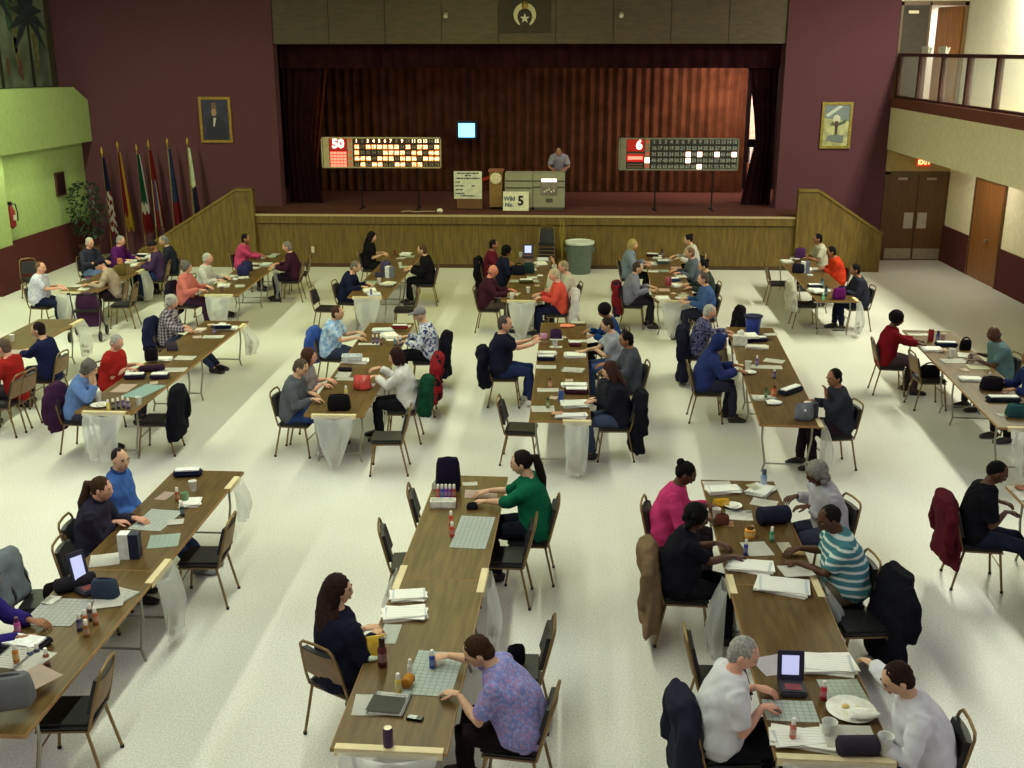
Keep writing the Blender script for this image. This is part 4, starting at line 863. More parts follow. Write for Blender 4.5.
# ------------------------------------------------------------------ things on the tables
SPECS = {}
def spec(key, f):
    if key not in SPECS: SPECS[key] = f()
    return SPECS[key]
WHITE, INK = (236, 234, 226), (120, 140, 130)
def sheet_mesh(w, h, col, ink, thick=.004, n=(5, 7)):
    b = B(); nx = ny = 4; g = [[b.verts.new((-w / 2 + w * i / nx, -h / 2 + h * j / ny, .001 + .006 * ((i / nx - .5) ** 2 + (j / ny - .5) ** 2) * (1 if (i + j) % 2 else 1.6))) for i in range(nx + 1)] for j in range(ny + 1)]
    for j in range(ny):
        for i in range(nx): b.faces.new((g[j][i], g[j][i + 1], g[j + 1][i + 1], g[j + 1][i]))
    bmesh.ops.solidify(b, geom=b.faces[:], thickness=-thick)
    return mesh_of('sheet', b, printed_sheet(col, ink, *n) if ink else mat(col, .75, 0, .04, 6), False)
def item(kind, label, cat, x, y, rz, col, size, group, z=TOP_Z):
    loc = (x, y, z + .001); w, h = size; M_ = mat(col, .5, 0, .15, 20) if col else None
    name = kind
    if kind in ('bingo_sheet', 'paper_sheet', 'card'):
        ink = (178, 198, 190) if kind == 'bingo_sheet' else ((150, 152, 150) if kind == 'paper_sheet' and (int(x * 97) % 2) else None)
        if kind == 'bingo_sheet' and col[0] < 160: ink = (228, 234, 234)
        me = spec((kind, col, w, h, ink), lambda: sheet_mesh(w, h, col, ink, .004, (max(3, round(w / .045)), max(3, round(h / .045))) if kind == 'bingo_sheet' else (1, 9)))
        o = bpy.data.objects.new(name, me); C.objects.link(o); o.location = loc; o.rotation_euler = (0, 0, rz); return tag(o, label, cat, group)
    def mk():
        V = Vector; sp_ = []
        if kind == 'paper_stack':
            b = B(); r = random.Random(int(w * 1000)); 
            for k in range(4): a = r.uniform(-.22, .22); box(b, (-w / 2, -h / 2, .009 * k), (w / 2, h / 2, .009 * k + .008), 0, Matrix.Rotation(a, 4, 'Z') @ Matrix.Translation((r.uniform(-.015, .015), 0, 0)))
            sp_.append(('pages', mesh_of('pages', b, mat(col, .75, 0, .05, 8), False), [])); b = B(); box(b, (-w * .46, -h * .46, .0355), (w * .46, h * .46, .038), 0, Matrix.Rotation(r.uniform(-.2, .2), 4, 'Z')); sp_.append(('top_sheet', mesh_of('top_sheet', b, printed_sheet(col, (190, 196, 202), 1, 8), False), []))
        elif kind in ('dauber', 'bottle'):
            b = B(); lathe(b, [(w * .42, 0), (w * .5, h * .03), (w * .5, h * .62), (w * .3, h * .72)], 12); sp_.append(('body', mesh_of('body', b, M_), []))
            b = B(); lathe(b, [(w * .34, h * .7), (w * .34, h * .96), (w * .26, h)], 10); sp_.append(('cap', mesh_of('cap', b, mat((226, 222, 214) if kind == 'dauber' else tuple(int(c * .5) for c in col), .4)), []))
            b = B(); lathe(b, [(w * .505, h * .2), (w * .505, h * .5)], 12); sp_.append(('label_band', mesh_of('label_band', b, mat(tuple(min(255, int(c * .6 + 90)) for c in col), .5)), []))
        elif kind == 'cup':
            b = B(); lathe(b, [(w * .34, 0), (w * .36, .004), (w * .5, h), (w * .53, h + .004), (w * .48, h), (w * .34, .012)], 16); sp_.append(('cup_wall', mesh_of('cup_wall', b, mat(col, .5)), []))
        elif kind == 'can':
            b = B(); lathe(b, [(w * .4, 0), (w * .5, h * .05), (w * .5, h * .9), (w * .42, h)], 14); sp_.append(('can_wall', mesh_of('can_wall', b, mat(col, .35, .3)), [])); b = B(); lathe(b, [(w * .41, h), (w * .41, h + .003)], 14); sp_.append(('lid', mesh_of('lid', b, STEEL), []))
        elif kind == 'plate':
            b = B(); lathe(b, [(w * .3, 0), (w * .34, .006), (w * .5, .022), (w * .5, .026), (w * .33, .01)], 20); sp_.append(('rim', mesh_of('rim', b, mat((232, 230, 222), .5)), [])); b = B(); [ball(b, (w * .15 * cos(q * 2.2), w * .13 * sin(q * 2.2), .02), (.03, .025, .015), 7, 5) for q in range(4)]; sp_.append(('food', mesh_of('food', b, mat(col, .6)), []))
        elif kind in ('handbag', 'backpack', 'soft_bag'):
            b = B(); loft(b, [(0, 0, 0), (0, 0, h * .12), (0, 0, h * .5), (0, 0, h * .85), (0, 0, h)], [(w * .4, w * .22), (w * .44, w * .26), (w * .43, w * .25), (w * .4, w * .2), (w * .34, w * .12)], 16, fold=lambda i, a: (abs(cos(a)) ** 4 + abs(sin(a)) ** 4) ** -.25 - 1 + .03 * sin(5 * a + i)); sp_.append(('pouch', mesh_of('pouch', b, cloth(col)), []))
            b = B(); loft(b, [(w * .28 * cos(a), 0, h * .9 + h * (.12 if kind != 'handbag' else .35) * sin(a)) for a in [pi * q / 8 for q in range(9)]], [.012] * 9, 6, V((0, 1, 0))); sp_.append(('strap', mesh_of('strap', b, cloth(tuple(int(c * .7) for c in col))), []))
            b = B(); box(b, (-w * .3, w * .3, h * .2), (w * .3, w * .38, h * .55)); sp_.append(('front_pocket', mesh_of('front_pocket', b, cloth(tuple(min(255, int(c * 1.15)) for c in col)), True, .01), []))
        elif kind == 'snack_bag':
            b = B(); loft(b, [(0, 0, 0), (0, 0, .02), (0, 0, h * .5), (0, 0, h * .9), (0, 0, h)], [(w * .4, w * .3), (w * .5, w * .36), (w * .48, w * .34), (w * .45, w * .1), (w * .46, .006)], 12, fold=lambda i, a: .06 * sin(4 * a + 2 * i)); sp_.append(('wrapper', mesh_of('wrapper', b, mat(col, .3, 0, .2, 12)), []))
        elif kind == 'soft_case':
            b = B(); box(b, (-w / 2, -h / 2, 0), (w / 2, h / 2, .06)); sp_.append(('case_body', mesh_of('case_body', b, cloth(col), True, .02), [])); b = B(); box(b, (-w * .42, -h * .3, .06), (w * .42, h * .3, .075)); sp_.append(('card_on_case', mesh_of('card_on_case', b, mat((232, 232, 230), .7), False), []))
        elif kind == 'upright_box':
            b = B(); box(b, (-w / 2, -.05, 0), (w / 2, .05, h)); sp_.append(('box_body', mesh_of('box_body', b, M_, False), [])); b = B(); box(b, (-w / 2 - .003, -.053, 0), (0, .053, h + .002)); sp_.append(('white_side', mesh_of('white_side', b, mat((224, 224, 222), .6), False), []))
        elif kind == 'crate':
            b = B(); box(b, (-w / 2, -h / 2, 0), (w / 2, h / 2, .012)); t_ = .01
            for lo, hi in (((-w / 2, -h / 2, 0), (w / 2, -h / 2 + t_, .07)), ((-w / 2, h / 2 - t_, 0), (w / 2, h / 2, .07)), ((-w / 2, -h / 2, 0), (-w / 2 + t_, h / 2, .07)), ((w / 2 - t_, -h / 2, 0), (w / 2, h / 2, .07))): box(b, lo, hi)
            sp_.append(('tray', mesh_of('tray', b, M_, False), []))
        elif kind == 'tablet':
            b = B(); box(b, (-w / 2, -.09, 0), (w / 2, .09, .05)); sp_.append(('base', mesh_of('base', b, mat((52, 50, 62), .5), True, .012), [('keypad', (lambda q: (box(q, (-w * .3, -.06, .05), (w * .3, .02, .054)), mesh_of('keypad', q, mat((130, 60, 60), .5), False))[1])(B()), [])]))
            M = Matrix.Translation((0, .08, .04)) @ Matrix.Rotation(rad(-14), 4, 'X'); b = B(); box(b, (-w / 2, -.012, 0), (w / 2, .012, h), 0, M); lid = mesh_of('display', b, mat((44, 42, 66), .4), True, .006)
            b = B(); box(b, (-w * .34, -.015, h * .22), (w * .3, -.012, h * .86), 0, M); sp_.append(('display', lid, [('screen', mesh_of('screen', b, glow((186, 190, 235), .75), False), [])]))
        elif kind == 'phone':
            b = B(); box(b, (-w / 2, -h / 2, 0), (w / 2, h / 2, .016)); sp_.append(('shell', mesh_of('shell', b, mat((40, 42, 42), .4), True, .008), [])); b = B(); box(b, (-w * .36, -h * .1, .016), (w * .36, h * .4, .0175)); sp_.append(('screen', mesh_of('screen', b, mat((70, 76, 74), .2), False), []))
        elif kind == 'tissue_box':
            b = B(); box(b, (-w / 2, -w * .3, 0), (w / 2, w * .3, h)); sp_.append(('box_body', mesh_of('box_body', b, M_, False, .004), [])); b = B(); loft(b, [(0, 0, h - .01), (.01, 0, h + .04), (.03, .01, h + .09)], [(.05, .02), (.06, .03), (.01, .03)], 9, fold=lambda i, a: .2 * sin(3 * a)); sp_.append(('tissue', mesh_of('tissue', b, mat((236, 232, 226), .8)), []))
        elif kind == 'bucket':
            b = B(); lathe(b, [(w * .36, 0), (w * .38, .01), (w * .48, h * .96), (w * .53, h), (w * .46, h), (w * .36, .02)], 20); sp_.append(('tub', mesh_of('tub', b, M_), [])); b = B(); lathe(b, [(w * .5, h * .9), (w * .55, h * .93), (w * .55, h * 1.02), (w * .47, h * 1.02)], 20); sp_.append(('rim', mesh_of('rim', b, mat(tuple(int(c * .45) for c in col), .5)), []))
        elif kind == 'roll':
            b = B(); loft(b, [(-w / 2, 0, h / 2), (-w * .44, 0, h / 2), (w * .44, 0, h / 2), (w / 2, 0, h / 2)], [h * .34, h * .5, h * .5, h * .34], 14, V((0, 1, 0))); sp_.append(('body', mesh_of('body', b, cloth(col)), []))
        elif kind == 'napkin':
            b = B(); ball(b, (0, 0, .02), (w / 2, h / 2, .022), 10, 6, 0, None, lambda u: 1 + .25 * sin(9 * u.x + 5 * u.y)); sp_.append(('fold', mesh_of('fold', b, mat(col, .85)), []))
        return sp_
    return place(spec((kind, col, w, h), mk), name, label, cat, loc, rz, group)

# ------------------------------------------------------------------ who sits where, what lies where (metres)
PEOPLE = [
    ('A1', -4.45, 9.366, 5, {'lean': 16, 'yaw': -8, 'nod': 8, 'g': 1.05, 'skin': (214, 158, 136), 'top': (52, 48, 66), 'sleeve': 2, 'legs': (52, 66, 108), 'hair': ('pony', (74, 52, 36)), 'hr': (-0.08, 0.26, 0.816), 'collar': (44, 40, 58), 'bust': 1, 'sc': 0.98}, 'person in slate hoodie', 'person in slate hoodie with tied-back hair, seated with hands together'),
    ('A2', -4.438, 10.045, 0, {'lean': 6, 'yaw': -35, 'nod': 4, 'g': 1.2, 'skin': (206, 162, 134), 'top': (70, 108, 186), 'sleeve': 1, 'legs': (52, 66, 108), 'hair': ('crop', (46, 40, 38)), 'hl': (0.042, 0.26, 0.66), 'hr': (0.037, 0.26, 0.66), 'knees': 1, 'collar': (54, 84, 150), 'shoe': (120, 122, 126)}, 'person in bright blue shirt', 'person in bright blue collared shirt sitting back, looking across the table'),
    ('A3', -4.604, 7.437, 15, {'lean': 18, 'skin': (150, 102, 76), 'top': (52, 40, 120), 'sleeve': 1, 'legs': (110, 98, 80), 'hair': ('short', (20, 18, 20)), 'hr': (0.297, 0.495, 0.8), 'hl': (0.079, 0.52, 0.8)}, 'person in violet sweater', 'person in violet sweater cut by the picture edge, hands on a bingo sheet'),
    ('B1', -1.643, 7.323, 58, {'lean': 4, 'yaw': -48, 'twist': -18, 'nod': 4, 'skin': (206, 162, 134), 'top': (30, 30, 50), 'sleeve': 2, 'legs': (26, 26, 32), 'hair': ('long', (52, 32, 30)), 'hl': (0.08, 0.3, 0.8), 'hr': (0.146, 0.26, 0.8), 'bust': 0.9}, 'person in navy jacket', 'person in navy jacket with long dark hair holding a snack beside the table'),
    ('B2', -0.228, 6.605, 172, {'lean': 34, 'yaw': 14, 'nod': 42, 'g': 1.35, 'skin': (206, 162, 134), 'top': ('floral', [(120, 126, 184), (146, 150, 204), (158, 130, 176)], 2.4), 'sleeve': 0.5, 'legs': (34, 24, 28), 'hair': ('short', (64, 40, 28)), 'hr': (0.413, 0.742, 0.8), 'hl': (-0.032, 0.495, 0.8), 'hold': 1, 'bust': 1.2}, 'person in lavender floral blouse', 'person in lavender floral blouse bending over a sheet with a blue dauber'),
    ('B3', -0.219, 10.044, 180, {'lean': 14, 'nod': 12, 'g': 1.1, 'skin': (206, 162, 134), 'top': (22, 104, 76), 'sleeve': 0.75, 'legs': (26, 28, 40), 'hair': ('pony', (34, 24, 24)), 'hr': (0.3, 0.52, 0.769), 'hl': (0.08, 0.52, 0.769), 'bust': 1, 'sc': 1.04}, 'person in green sweater', 'person in green sweater with long dark ponytail reaching over the table'),
    ('C1', 1.138, 9.997, -12, {'lean': 18, 'nod': 24, 'g': 1.15, 'skin': (86, 56, 42), 'top': (208, 62, 122), 'sleeve': 1, 'legs': (60, 50, 60), 'hair': ('bun', (20, 18, 20)), 'bust': 1.1}, 'person in bright pink top', 'person in bright pink top with hair in a small bun, head bowed'),
    ('C2', 1.149, 8.894, -4, {'lean': 14, 'yaw': -10, 'nod': 16, 'g': 1.35, 'skin': (86, 56, 42), 'top': (26, 24, 34), 'sleeve': 0.5, 'legs': (26, 26, 32), 'hair': ('curly', (20, 18, 20)), 'hr': (-0.08, 0.515, 0.8), 'hl': (-0.3, 0.396, 0.8), 'bust': 1.2}, 'person in black short-sleeved top', 'person in black short-sleeved top writing at the table, tan coat behind'),
    ('C3', 2.746, 10.111, 196, {'lean': 20, 'nod': 20, 'g': 1.15, 'skin': (86, 56, 42), 'top': (188, 184, 196), 'sleeve': 1, 'legs': (60, 64, 80), 'hair': ('curly', (150, 146, 140)), 'hr': (0.3, 0.26, 0.8), 'hl': (0.08, 0.26, 0.8)}, 'person in pale lavender shirt', 'person in pale lavender shirt with grey hair, hands raised over the table'),
    ('C4', 2.581, 8.821, 188, {'lean': 20, 'yaw': 6, 'nod': 24, 'g': 1.3, 'skin': (86, 56, 42), 'top': ('stripes', [(72, 122, 134), (96, 146, 154), (206, 214, 212)], 1.0), 'sleeve': 0.5, 'legs': (110, 98, 80), 'hair': ('crop', (30, 24, 24)), 'hr': (0.3, 0.349, 0.762), 'hl': (0.08, 0.457, 0.762), 'sc': 1.05}, 'person in teal striped polo', 'person in teal and white striped polo leaning over papers'),
    ('C5', 1.187, 6.557, 5, {'lean': 14, 'yaw': -25, 'nod': 26, 'g': 1.25, 'skin': (214, 158, 136), 'top': (232, 230, 238), 'sleeve': 0.5, 'legs': (30, 30, 40), 'hair': ('short', (176, 172, 166)), 'hr': (0.02, 0.318, 0.8), 'hl': (-0.177, 0.351, 0.8)}, 'grey-haired person in white polo', 'grey-haired person in white short-sleeved polo marking a bingo sheet'),
    ('C6', 2.503, 6.346, 176, {'lean': 26, 'yaw': 10, 'nod': 34, 'g': 1.3, 'skin': (206, 162, 134), 'top': (234, 232, 242), 'sleeve': 1, 'legs': (52, 66, 108), 'hair': ('short', (48, 30, 28)), 'hr': (0.884, 0.345, 0.8), 'hl': (-0.16, 0.451, 0.8), 'bust': 1}, 'dark-haired person in white shirt', 'dark-haired person in white long-sleeved shirt stretching an arm over papers'),
    ('D1', 4.219, 10.122, -6, {'lean': 16, 'yaw': -10, 'nod': 28, 'g': 1.05, 'skin': (86, 56, 42), 'top': (24, 24, 32), 'sleeve': 0.5, 'legs': (38, 42, 60), 'hair': ('crop', (20, 18, 20)), 'knees': 1, 'hr': (0.026, 0.318, 0.8), 'hl': (-0.206, 0.325, 0.8)}, 'person in black T-shirt', 'person in black T-shirt at the table by the picture edge'),
    ('E1', -6.448, 13.585, -5, {'lean': 26, 'nod': 20, 'skin': (206, 162, 134), 'top': (112, 144, 206), 'sleeve': 1, 'legs': (70, 70, 90), 'hair': ('curly', (118, 112, 108)), 'hr': (0.146, 0.353, 1.08, 0, -0.1, 1), 'hl': (0.08, 0.261, 1.06, 0, -0.1, 1)}, 'person in light blue sweater', 'person in light blue sweater resting their face on both hands'),
    ('E2', -6.461, 14.828, -12, {'lean': 14, 'yaw': -20, 'nod': 30, 'g': 1.15, 'skin': (214, 158, 136), 'top': (176, 42, 40), 'sleeve': 0.5, 'legs': (60, 56, 70), 'hair': ('short', (190, 186, 182)), 'hr': (-0.08, 0.26, 0.8), 'hl': (-0.3, 0.26, 0.8), 'bust': 1}, 'person in red short-sleeved top', 'person in red short-sleeved top with grey hair looking down'),
    ('E3', -6.611, 17.589, -5, {'lean': 12, 'nod': 16, 'skin': (214, 158, 136), 'top': ('plaid', [(62, 50, 70), (150, 142, 150), (176, 168, 176)], 1.0), 'sleeve': 1, 'legs': (54, 62, 92), 'hair': ('curly', (206, 202, 194)), 'knees': 1, 'shoe': (24, 22, 24), 'hr': (0.3, 0.52, 0.8), 'hl': (0.08, 0.369, 0.8)}, 'person in plaid shirt', 'white-haired person in plaid shirt, feet stretched under the table'),
    ('F1', -3.522, 13.626, -6, {'lean': 16, 'yaw': -8, 'nod': 34, 'g': 1.1, 'skin': (206, 162, 134), 'top': (98, 102, 112), 'sleeve': 1, 'legs': (52, 70, 126), 'hair': ('short', (96, 84, 72)), 'shoe': (214, 212, 208), 'hr': (0.087, 0.378, 0.8), 'hl': (-0.123, 0.26, 0.8)}, 'person in grey shirt and jeans', 'person in grey shirt, blue jeans and white shoes looking down at hands'),
    ('F2', -3.444, 14.116, -4, {'lean': 8, 'nod': 6, 'skin': (214, 158, 136), 'top': (150, 142, 146), 'sleeve': 0.5, 'legs': (90, 90, 100), 'hair': ('bob', (84, 54, 44)), 'hr': (-0.08, 0.26, 0.8), 'hl': (-0.3, 0.26, 0.8), 'bust': 1}, 'person in pale grey top', 'person in pale grey top with brown bobbed hair, seated upright'),
    ('F3', -2.089, 14.208, 182, {'lean': 14, 'nod': 10, 'skin': (206, 162, 134), 'top': (232, 228, 226), 'sleeve': 1, 'legs': (26, 26, 32), 'hair': ('bob', (54, 34, 32)), 'hr': (0.3, 0.464, 0.95), 'hl': (0.08, 0.476, 0.9), 'bust': 1}, 'person in cream sweater', 'person in cream sweater and black trousers with dark bobbed hair'),
    ('F4', -3.683, 16.933, -10, {'lean': 16, 'yaw': 0, 'nod': 8, 'g': 1.15, 'skin': (206, 162, 134), 'top': ('leafy', [(130, 166, 206), (164, 194, 224), (190, 206, 226)], 1.2), 'sleeve': 0.5, 'legs': (60, 66, 90), 'hair': ('short', (86, 60, 48)), 'hr': (0.005, 0.52, 0.8), 'hl': (-0.3, 0.417, 0.8)}, 'person in sky blue print shirt', 'person in sky blue print shirt with a blue jacket on the chair'),
    ('F5', -2.082, 16.806, 184, {'lean': 14, 'nod': 14, 'g': 1.15, 'skin': (206, 162, 134), 'top': ('leafy', [(206, 206, 214), (180, 184, 206), (56, 66, 116)], 1.6), 'sleeve': 1, 'legs': (26, 26, 32), 'hair': ('cap', (140, 134, 142)), 'bust': 1}, 'person in grey cap', 'person in grey cap and blue and white patterned blouse'),
    ('G1', -0.829, 15.909, 0, {'lean': 6, 'yaw': -12, 'nod': 6, 'g': 1.3, 'skin': (214, 158, 136), 'top': (30, 30, 50), 'sleeve': 0.5, 'legs': (40, 52, 96), 'hair': ('short', (88, 78, 72)), 'hr': (-0.08, 0.483, 0.952, -0.5, 0.4, 0.6), 'hl': (-0.3, 0.45, 0.952, 0.5, 0.4, 0.6), 'shoe': (200, 196, 190), 'sc': 1.05, 'knees': 0}, 'person in navy T-shirt', 'person in navy T-shirt and jeans with hands clasped above the table'),
    ('G2', 0.911, 16.264, 184, {'lean': 16, 'yaw': 10, 'nod': 30, 'g': 1.15, 'skin': (206, 162, 134), 'top': (162, 164, 178), 'sleeve': 0.5, 'legs': (70, 90, 140), 'hair': ('short', (56, 40, 40)), 'hr': (-0.08, 0.52, 0.8), 'hl': (0.08, 0.382, 0.8)}, 'person in pale grey T-shirt', 'person in pale grey T-shirt leaning toward the papers'),
    ('G3', 0.924, 17.454, 190, {'lean': 18, 'nod': 20, 'skin': (150, 102, 76), 'top': (36, 66, 126), 'sleeve': 1, 'legs': (26, 26, 32), 'hair': ('afro', (20, 18, 22)), 'sc': 0.97}, 'person in royal blue top', 'person in royal blue top with round black hair'),
    ('G4', 0.821, 13.626, 182, {'lean': 14, 'nod': 18, 'skin': (206, 162, 134), 'top': (32, 32, 44), 'sleeve': 2, 'legs': (70, 80, 110), 'hair': ('long', (70, 44, 40)), 'hr': (-0.08, 0.39, 0.8), 'hl': (0.08, 0.33, 0.8), 'bust': 0.9}, 'person in black jacket', 'person in black jacket with long brown hair at the table end'),
    ('G5', 1.088, 15.268, 186, {'lean': 10, 'nod': 16, 'skin': (150, 102, 76), 'top': (76, 78, 90), 'sleeve': 2, 'legs': (60, 60, 70), 'hair': ('short', (20, 18, 22))}, 'person in dark grey coat', 'person in dark grey coat with black hair behind the grey T-shirt'),
    ('H1', 2.355, 17.26, -8, {'lean': 16, 'nod': 18, 'skin': (214, 158, 136), 'top': ('leafy', [(60, 60, 96), (112, 112, 146), (40, 40, 66)], 1.3), 'sleeve': 1, 'legs': (110, 98, 80), 'hair': ('short', (206, 202, 194)), 'hr': (-0.08, 0.52, 0.8), 'hl': (-0.3, 0.5, 0.8)}, 'person in navy print shirt', 'grey-haired person in navy print shirt behind a blue hood'),
    ('H2', 2.183, 15.28, -2, {'lean': 22, 'nod': 22, 'g': 1.1, 'skin': (150, 102, 76), 'top': (48, 58, 116), 'sleeve': 2, 'legs': (50, 50, 70), 'hair': ('hood', (44, 54, 110)), 'hr': (0.143, 0.52, 0.8), 'hl': (-0.128, 0.52, 0.8)}, 'person in blue hooded sweatshirt', 'person in blue sweatshirt with the hood up, hunched over the table'),
    ('H3', 3.654, 13.415, 190, {'lean': 12, 'yaw': 20, 'nod': 14, 'g': 1.15, 'skin': (150, 102, 76), 'top': (52, 54, 66), 'sleeve': 1, 'legs': (46, 34, 44), 'hair': ('short', (24, 20, 22)), 'hl': (-0.054, 0.215, 1.05, 0, 0.1, 1), 'hr': (0.3, 0.297, 0.8)}, 'person in charcoal sweater', 'person in charcoal sweater leaning chin on one hand'),
    ('I1', 5.284, 16.807, -6, {'lean': 10, 'yaw': -8, 'nod': 12, 'g': 1.05, 'skin': (86, 56, 42), 'top': (132, 24, 36), 'sleeve': 1, 'legs': (74, 58, 62), 'hair': ('afro', (20, 16, 20)), 'hr': (-0.08, 0.52, 0.8), 'hl': (-0.3, 0.52, 0.8), 'bust': 1}, 'person in dark red sweater', 'person in dark red sweater reaching across the table'),
    ('I2', 6.695, 15.957, 186, {'lean': 18, 'nod': 18, 'g': 1.15, 'skin': (86, 56, 42), 'top': (104, 130, 138), 'sleeve': 0.5, 'legs': (50, 54, 66), 'hair': ('bald', (90, 84, 80)), 'hr': (0.3, 0.276, 0.8), 'hl': (-0.037, 0.461, 0.8)}, 'person in pale teal shirt', 'person in pale teal short-sleeved shirt reaching to the papers'),
    ('I3', 6.591, 14.518, 184, {'lean': 14, 'nod': 14, 'skin': (150, 102, 76), 'top': (46, 56, 112), 'sleeve': 1, 'legs': (26, 26, 32), 'hair': ('short', (22, 18, 22))}, 'person in deep blue top', 'person in deep blue top cut by the picture edge'),
    ('J1', -7.751, 15.509, 176, {'lean': 12, 'nod': 8, 'yaw': 10, 'g': 1.1, 'skin': (206, 162, 134), 'top': (34, 38, 78), 'sleeve': 1, 'legs': (40, 40, 60), 'hair': ('short', (40, 28, 34)), 'hr': (0.3, 0.52, 0.8), 'hl': (0.08, 0.52, 0.8)}, 'person in navy sweater', 'person in navy sweater turned away on a tan-backed chair'),
    ('J2', -7.772, 14.483, 176, {'lean': 12, 'nod': 14, 'skin': (214, 158, 136), 'top': (170, 40, 38), 'sleeve': 1, 'legs': (60, 50, 60), 'hair': ('short', (112, 92, 80))}, 'person in red sweater', 'person in red sweater cut by the picture edge'),
    ('K1', -10.592, 23.72, -30, {'lean': 10, 'nod': 14, 'skin': (214, 158, 136), 'top': (54, 54, 72), 'sleeve': 1, 'legs': (110, 130, 180), 'hair': ('short', (206, 202, 194))}, 'person in black vest', 'white-haired person in black vest near the flags'),
    ('K2', -10.266, 20.594, -8, {'lean': 10, 'nod': 6, 'g': 1.3, 'skin': (214, 158, 136), 'top': ('floral', [(196, 196, 218), (178, 180, 210), (206, 206, 222)], 1.0), 'sleeve': 0.5, 'legs': (30, 34, 62), 'hair': ('crop', (130, 96, 80)), 'hr': (-0.08, 0.48, 0.8), 'hl': (-0.3, 0.265, 0.8)}, 'person in pale lilac shirt', 'person in pale lilac short-sleeved shirt at the walker table'),
    ('K3', -9.06, 21.36, 188, {'lean': 30, 'nod': 26, 'skin': (214, 158, 136), 'top': (176, 156, 140), 'sleeve': 1, 'legs': (60, 44, 56), 'hair': ('cap', (36, 34, 48)), 'hr': (-0.08, 0.402, 0.8), 'hl': (-0.3, 0.52, 0.8)}, 'person in beige shirt and dark cap', 'person in beige shirt and dark cap bent over the table'),
    ('K4', -10.076, 24.077, -14, {'lean': 14, 'nod': 20, 'skin': (214, 158, 136), 'top': (90, 32, 104), 'sleeve': 1, 'legs': (26, 26, 32), 'hair': ('short', (158, 154, 152))}, 'person in purple sweater', 'grey-haired person in purple sweater by the flags'),
    ('K5', -8.888, 23.336, 190, {'lean': 10, 'nod': 12, 'skin': (150, 102, 76), 'top': (70, 52, 86), 'sleeve': 1, 'legs': (44, 56, 104), 'hair': ('cap', (46, 36, 40))}, 'person in plum shirt and jeans', 'person in plum shirt, blue jeans and dark cap'),
    ('K6', -8.876, 24.119, 196, {'lean': 14, 'nod': 14, 'skin': (206, 162, 134), 'top': (40, 44, 60), 'sleeve': 1, 'legs': (26, 26, 32), 'hair': ('short', (140, 136, 134))}, 'person in dark slate sweater', 'grey-haired person in dark slate sweater beside the steps'),
    ('L1', -7.322, 21.769, -4, {'lean': 12, 'nod': 10, 'skin': (214, 158, 136), 'top': (210, 206, 204), 'sleeve': 1, 'legs': (70, 66, 80), 'hair': ('short', (206, 202, 194))}, 'person in white blouse', 'white-haired person in white blouse'),
    ('L2', -7.372, 20.782, -6, {'lean': 6, 'nod': 4, 'g': 1.15, 'skin': (214, 158, 136), 'top': (216, 122, 116), 'sleeve': 1, 'legs': (60, 36, 60), 'hair': ('curly', (118, 108, 108)), 'bust': 1}, 'person in salmon top', 'grey-haired person in salmon top, dark coat on the chair'),
    ('L3', -7.31, 24.474, -6, {'lean': 14, 'nod': 10, 'g': 1.1, 'skin': (150, 102, 76), 'top': (206, 74, 120), 'sleeve': 1, 'legs': (50, 40, 50), 'hair': ('short', (28, 24, 34)), 'hr': (-0.08, 0.52, 0.8), 'hl': (-0.3, 0.329, 0.8)}, 'person in pink sweater', 'person in pink sweater stretching arms over the far table'),
    ('L4', -5.867, 23.353, 184, {'lean': 12, 'nod': 14, 'g': 1.15, 'skin': (214, 158, 136), 'top': (62, 28, 48), 'sleeve': 1, 'legs': (34, 24, 36), 'hair': ('short', (140, 130, 128))}, 'person in burgundy sweater', 'person in dark burgundy sweater on the aisle side'),
    ('M1', -4.382, 24.812, -8, {'lean': 8, 'nod': 16, 'skin': (206, 162, 134), 'top': (24, 22, 28), 'sleeve': 0.5, 'legs': (26, 26, 32), 'hair': ('long', (34, 24, 26)), 'hr': (-0.08, 0.344, 0.8), 'hl': (-0.3, 0.26, 0.8)}, 'person in black sleeveless top', 'person in black sleeveless top with long dark hair by the stage'),
    ('M2', -4.255, 21.205, -6, {'lean': 24, 'nod': 30, 'skin': (206, 162, 134), 'top': (30, 34, 62), 'sleeve': 1, 'legs': (30, 34, 62), 'hair': ('short', (128, 114, 104))}, 'person in navy, head bowed', 'person in navy with head bowed over the small table'),
    ('M3', -2.844, 23.081, 184, {'lean': 12, 'nod': 14, 'skin': (206, 162, 134), 'top': (26, 24, 30), 'sleeve': 2, 'legs': (26, 26, 32), 'hair': ('short', (96, 66, 52))}, 'person in black cardigan', 'person in black cardigan with brown hair by the stage'),
    ('N1', -1.477, 23.771, -4, {'lean': 8, 'nod': 10, 'skin': (150, 102, 76), 'top': (100, 28, 46), 'sleeve': 1, 'legs': (26, 26, 32), 'hair': ('short', (30, 24, 28))}, 'person in crimson top', 'person in crimson top beneath the stage front'),
    ('N2', -1.189, 23.006, 10, {'lean': 12, 'nod': 14, 'skin': (150, 102, 76), 'top': (30, 32, 54), 'sleeve': 1, 'legs': (26, 26, 32), 'hair': ('curly', (20, 18, 20))}, 'person in dark navy top', 'person in dark navy top with black hair beneath the stage front'),
    ('N3', -1.373, 20.699, -4, {'lean': 14, 'nod': 10, 'yaw': -14, 'g': 1.2, 'skin': (206, 128, 108), 'top': (66, 30, 46), 'sleeve': 1, 'legs': (92, 78, 72), 'hair': ('bald', (150, 120, 110)), 'hr': (0.229, 0.52, 0.8), 'hl': (-0.15, 0.492, 0.8)}, 'person in maroon sweater', 'bald person in maroon sweater and grey trousers'),
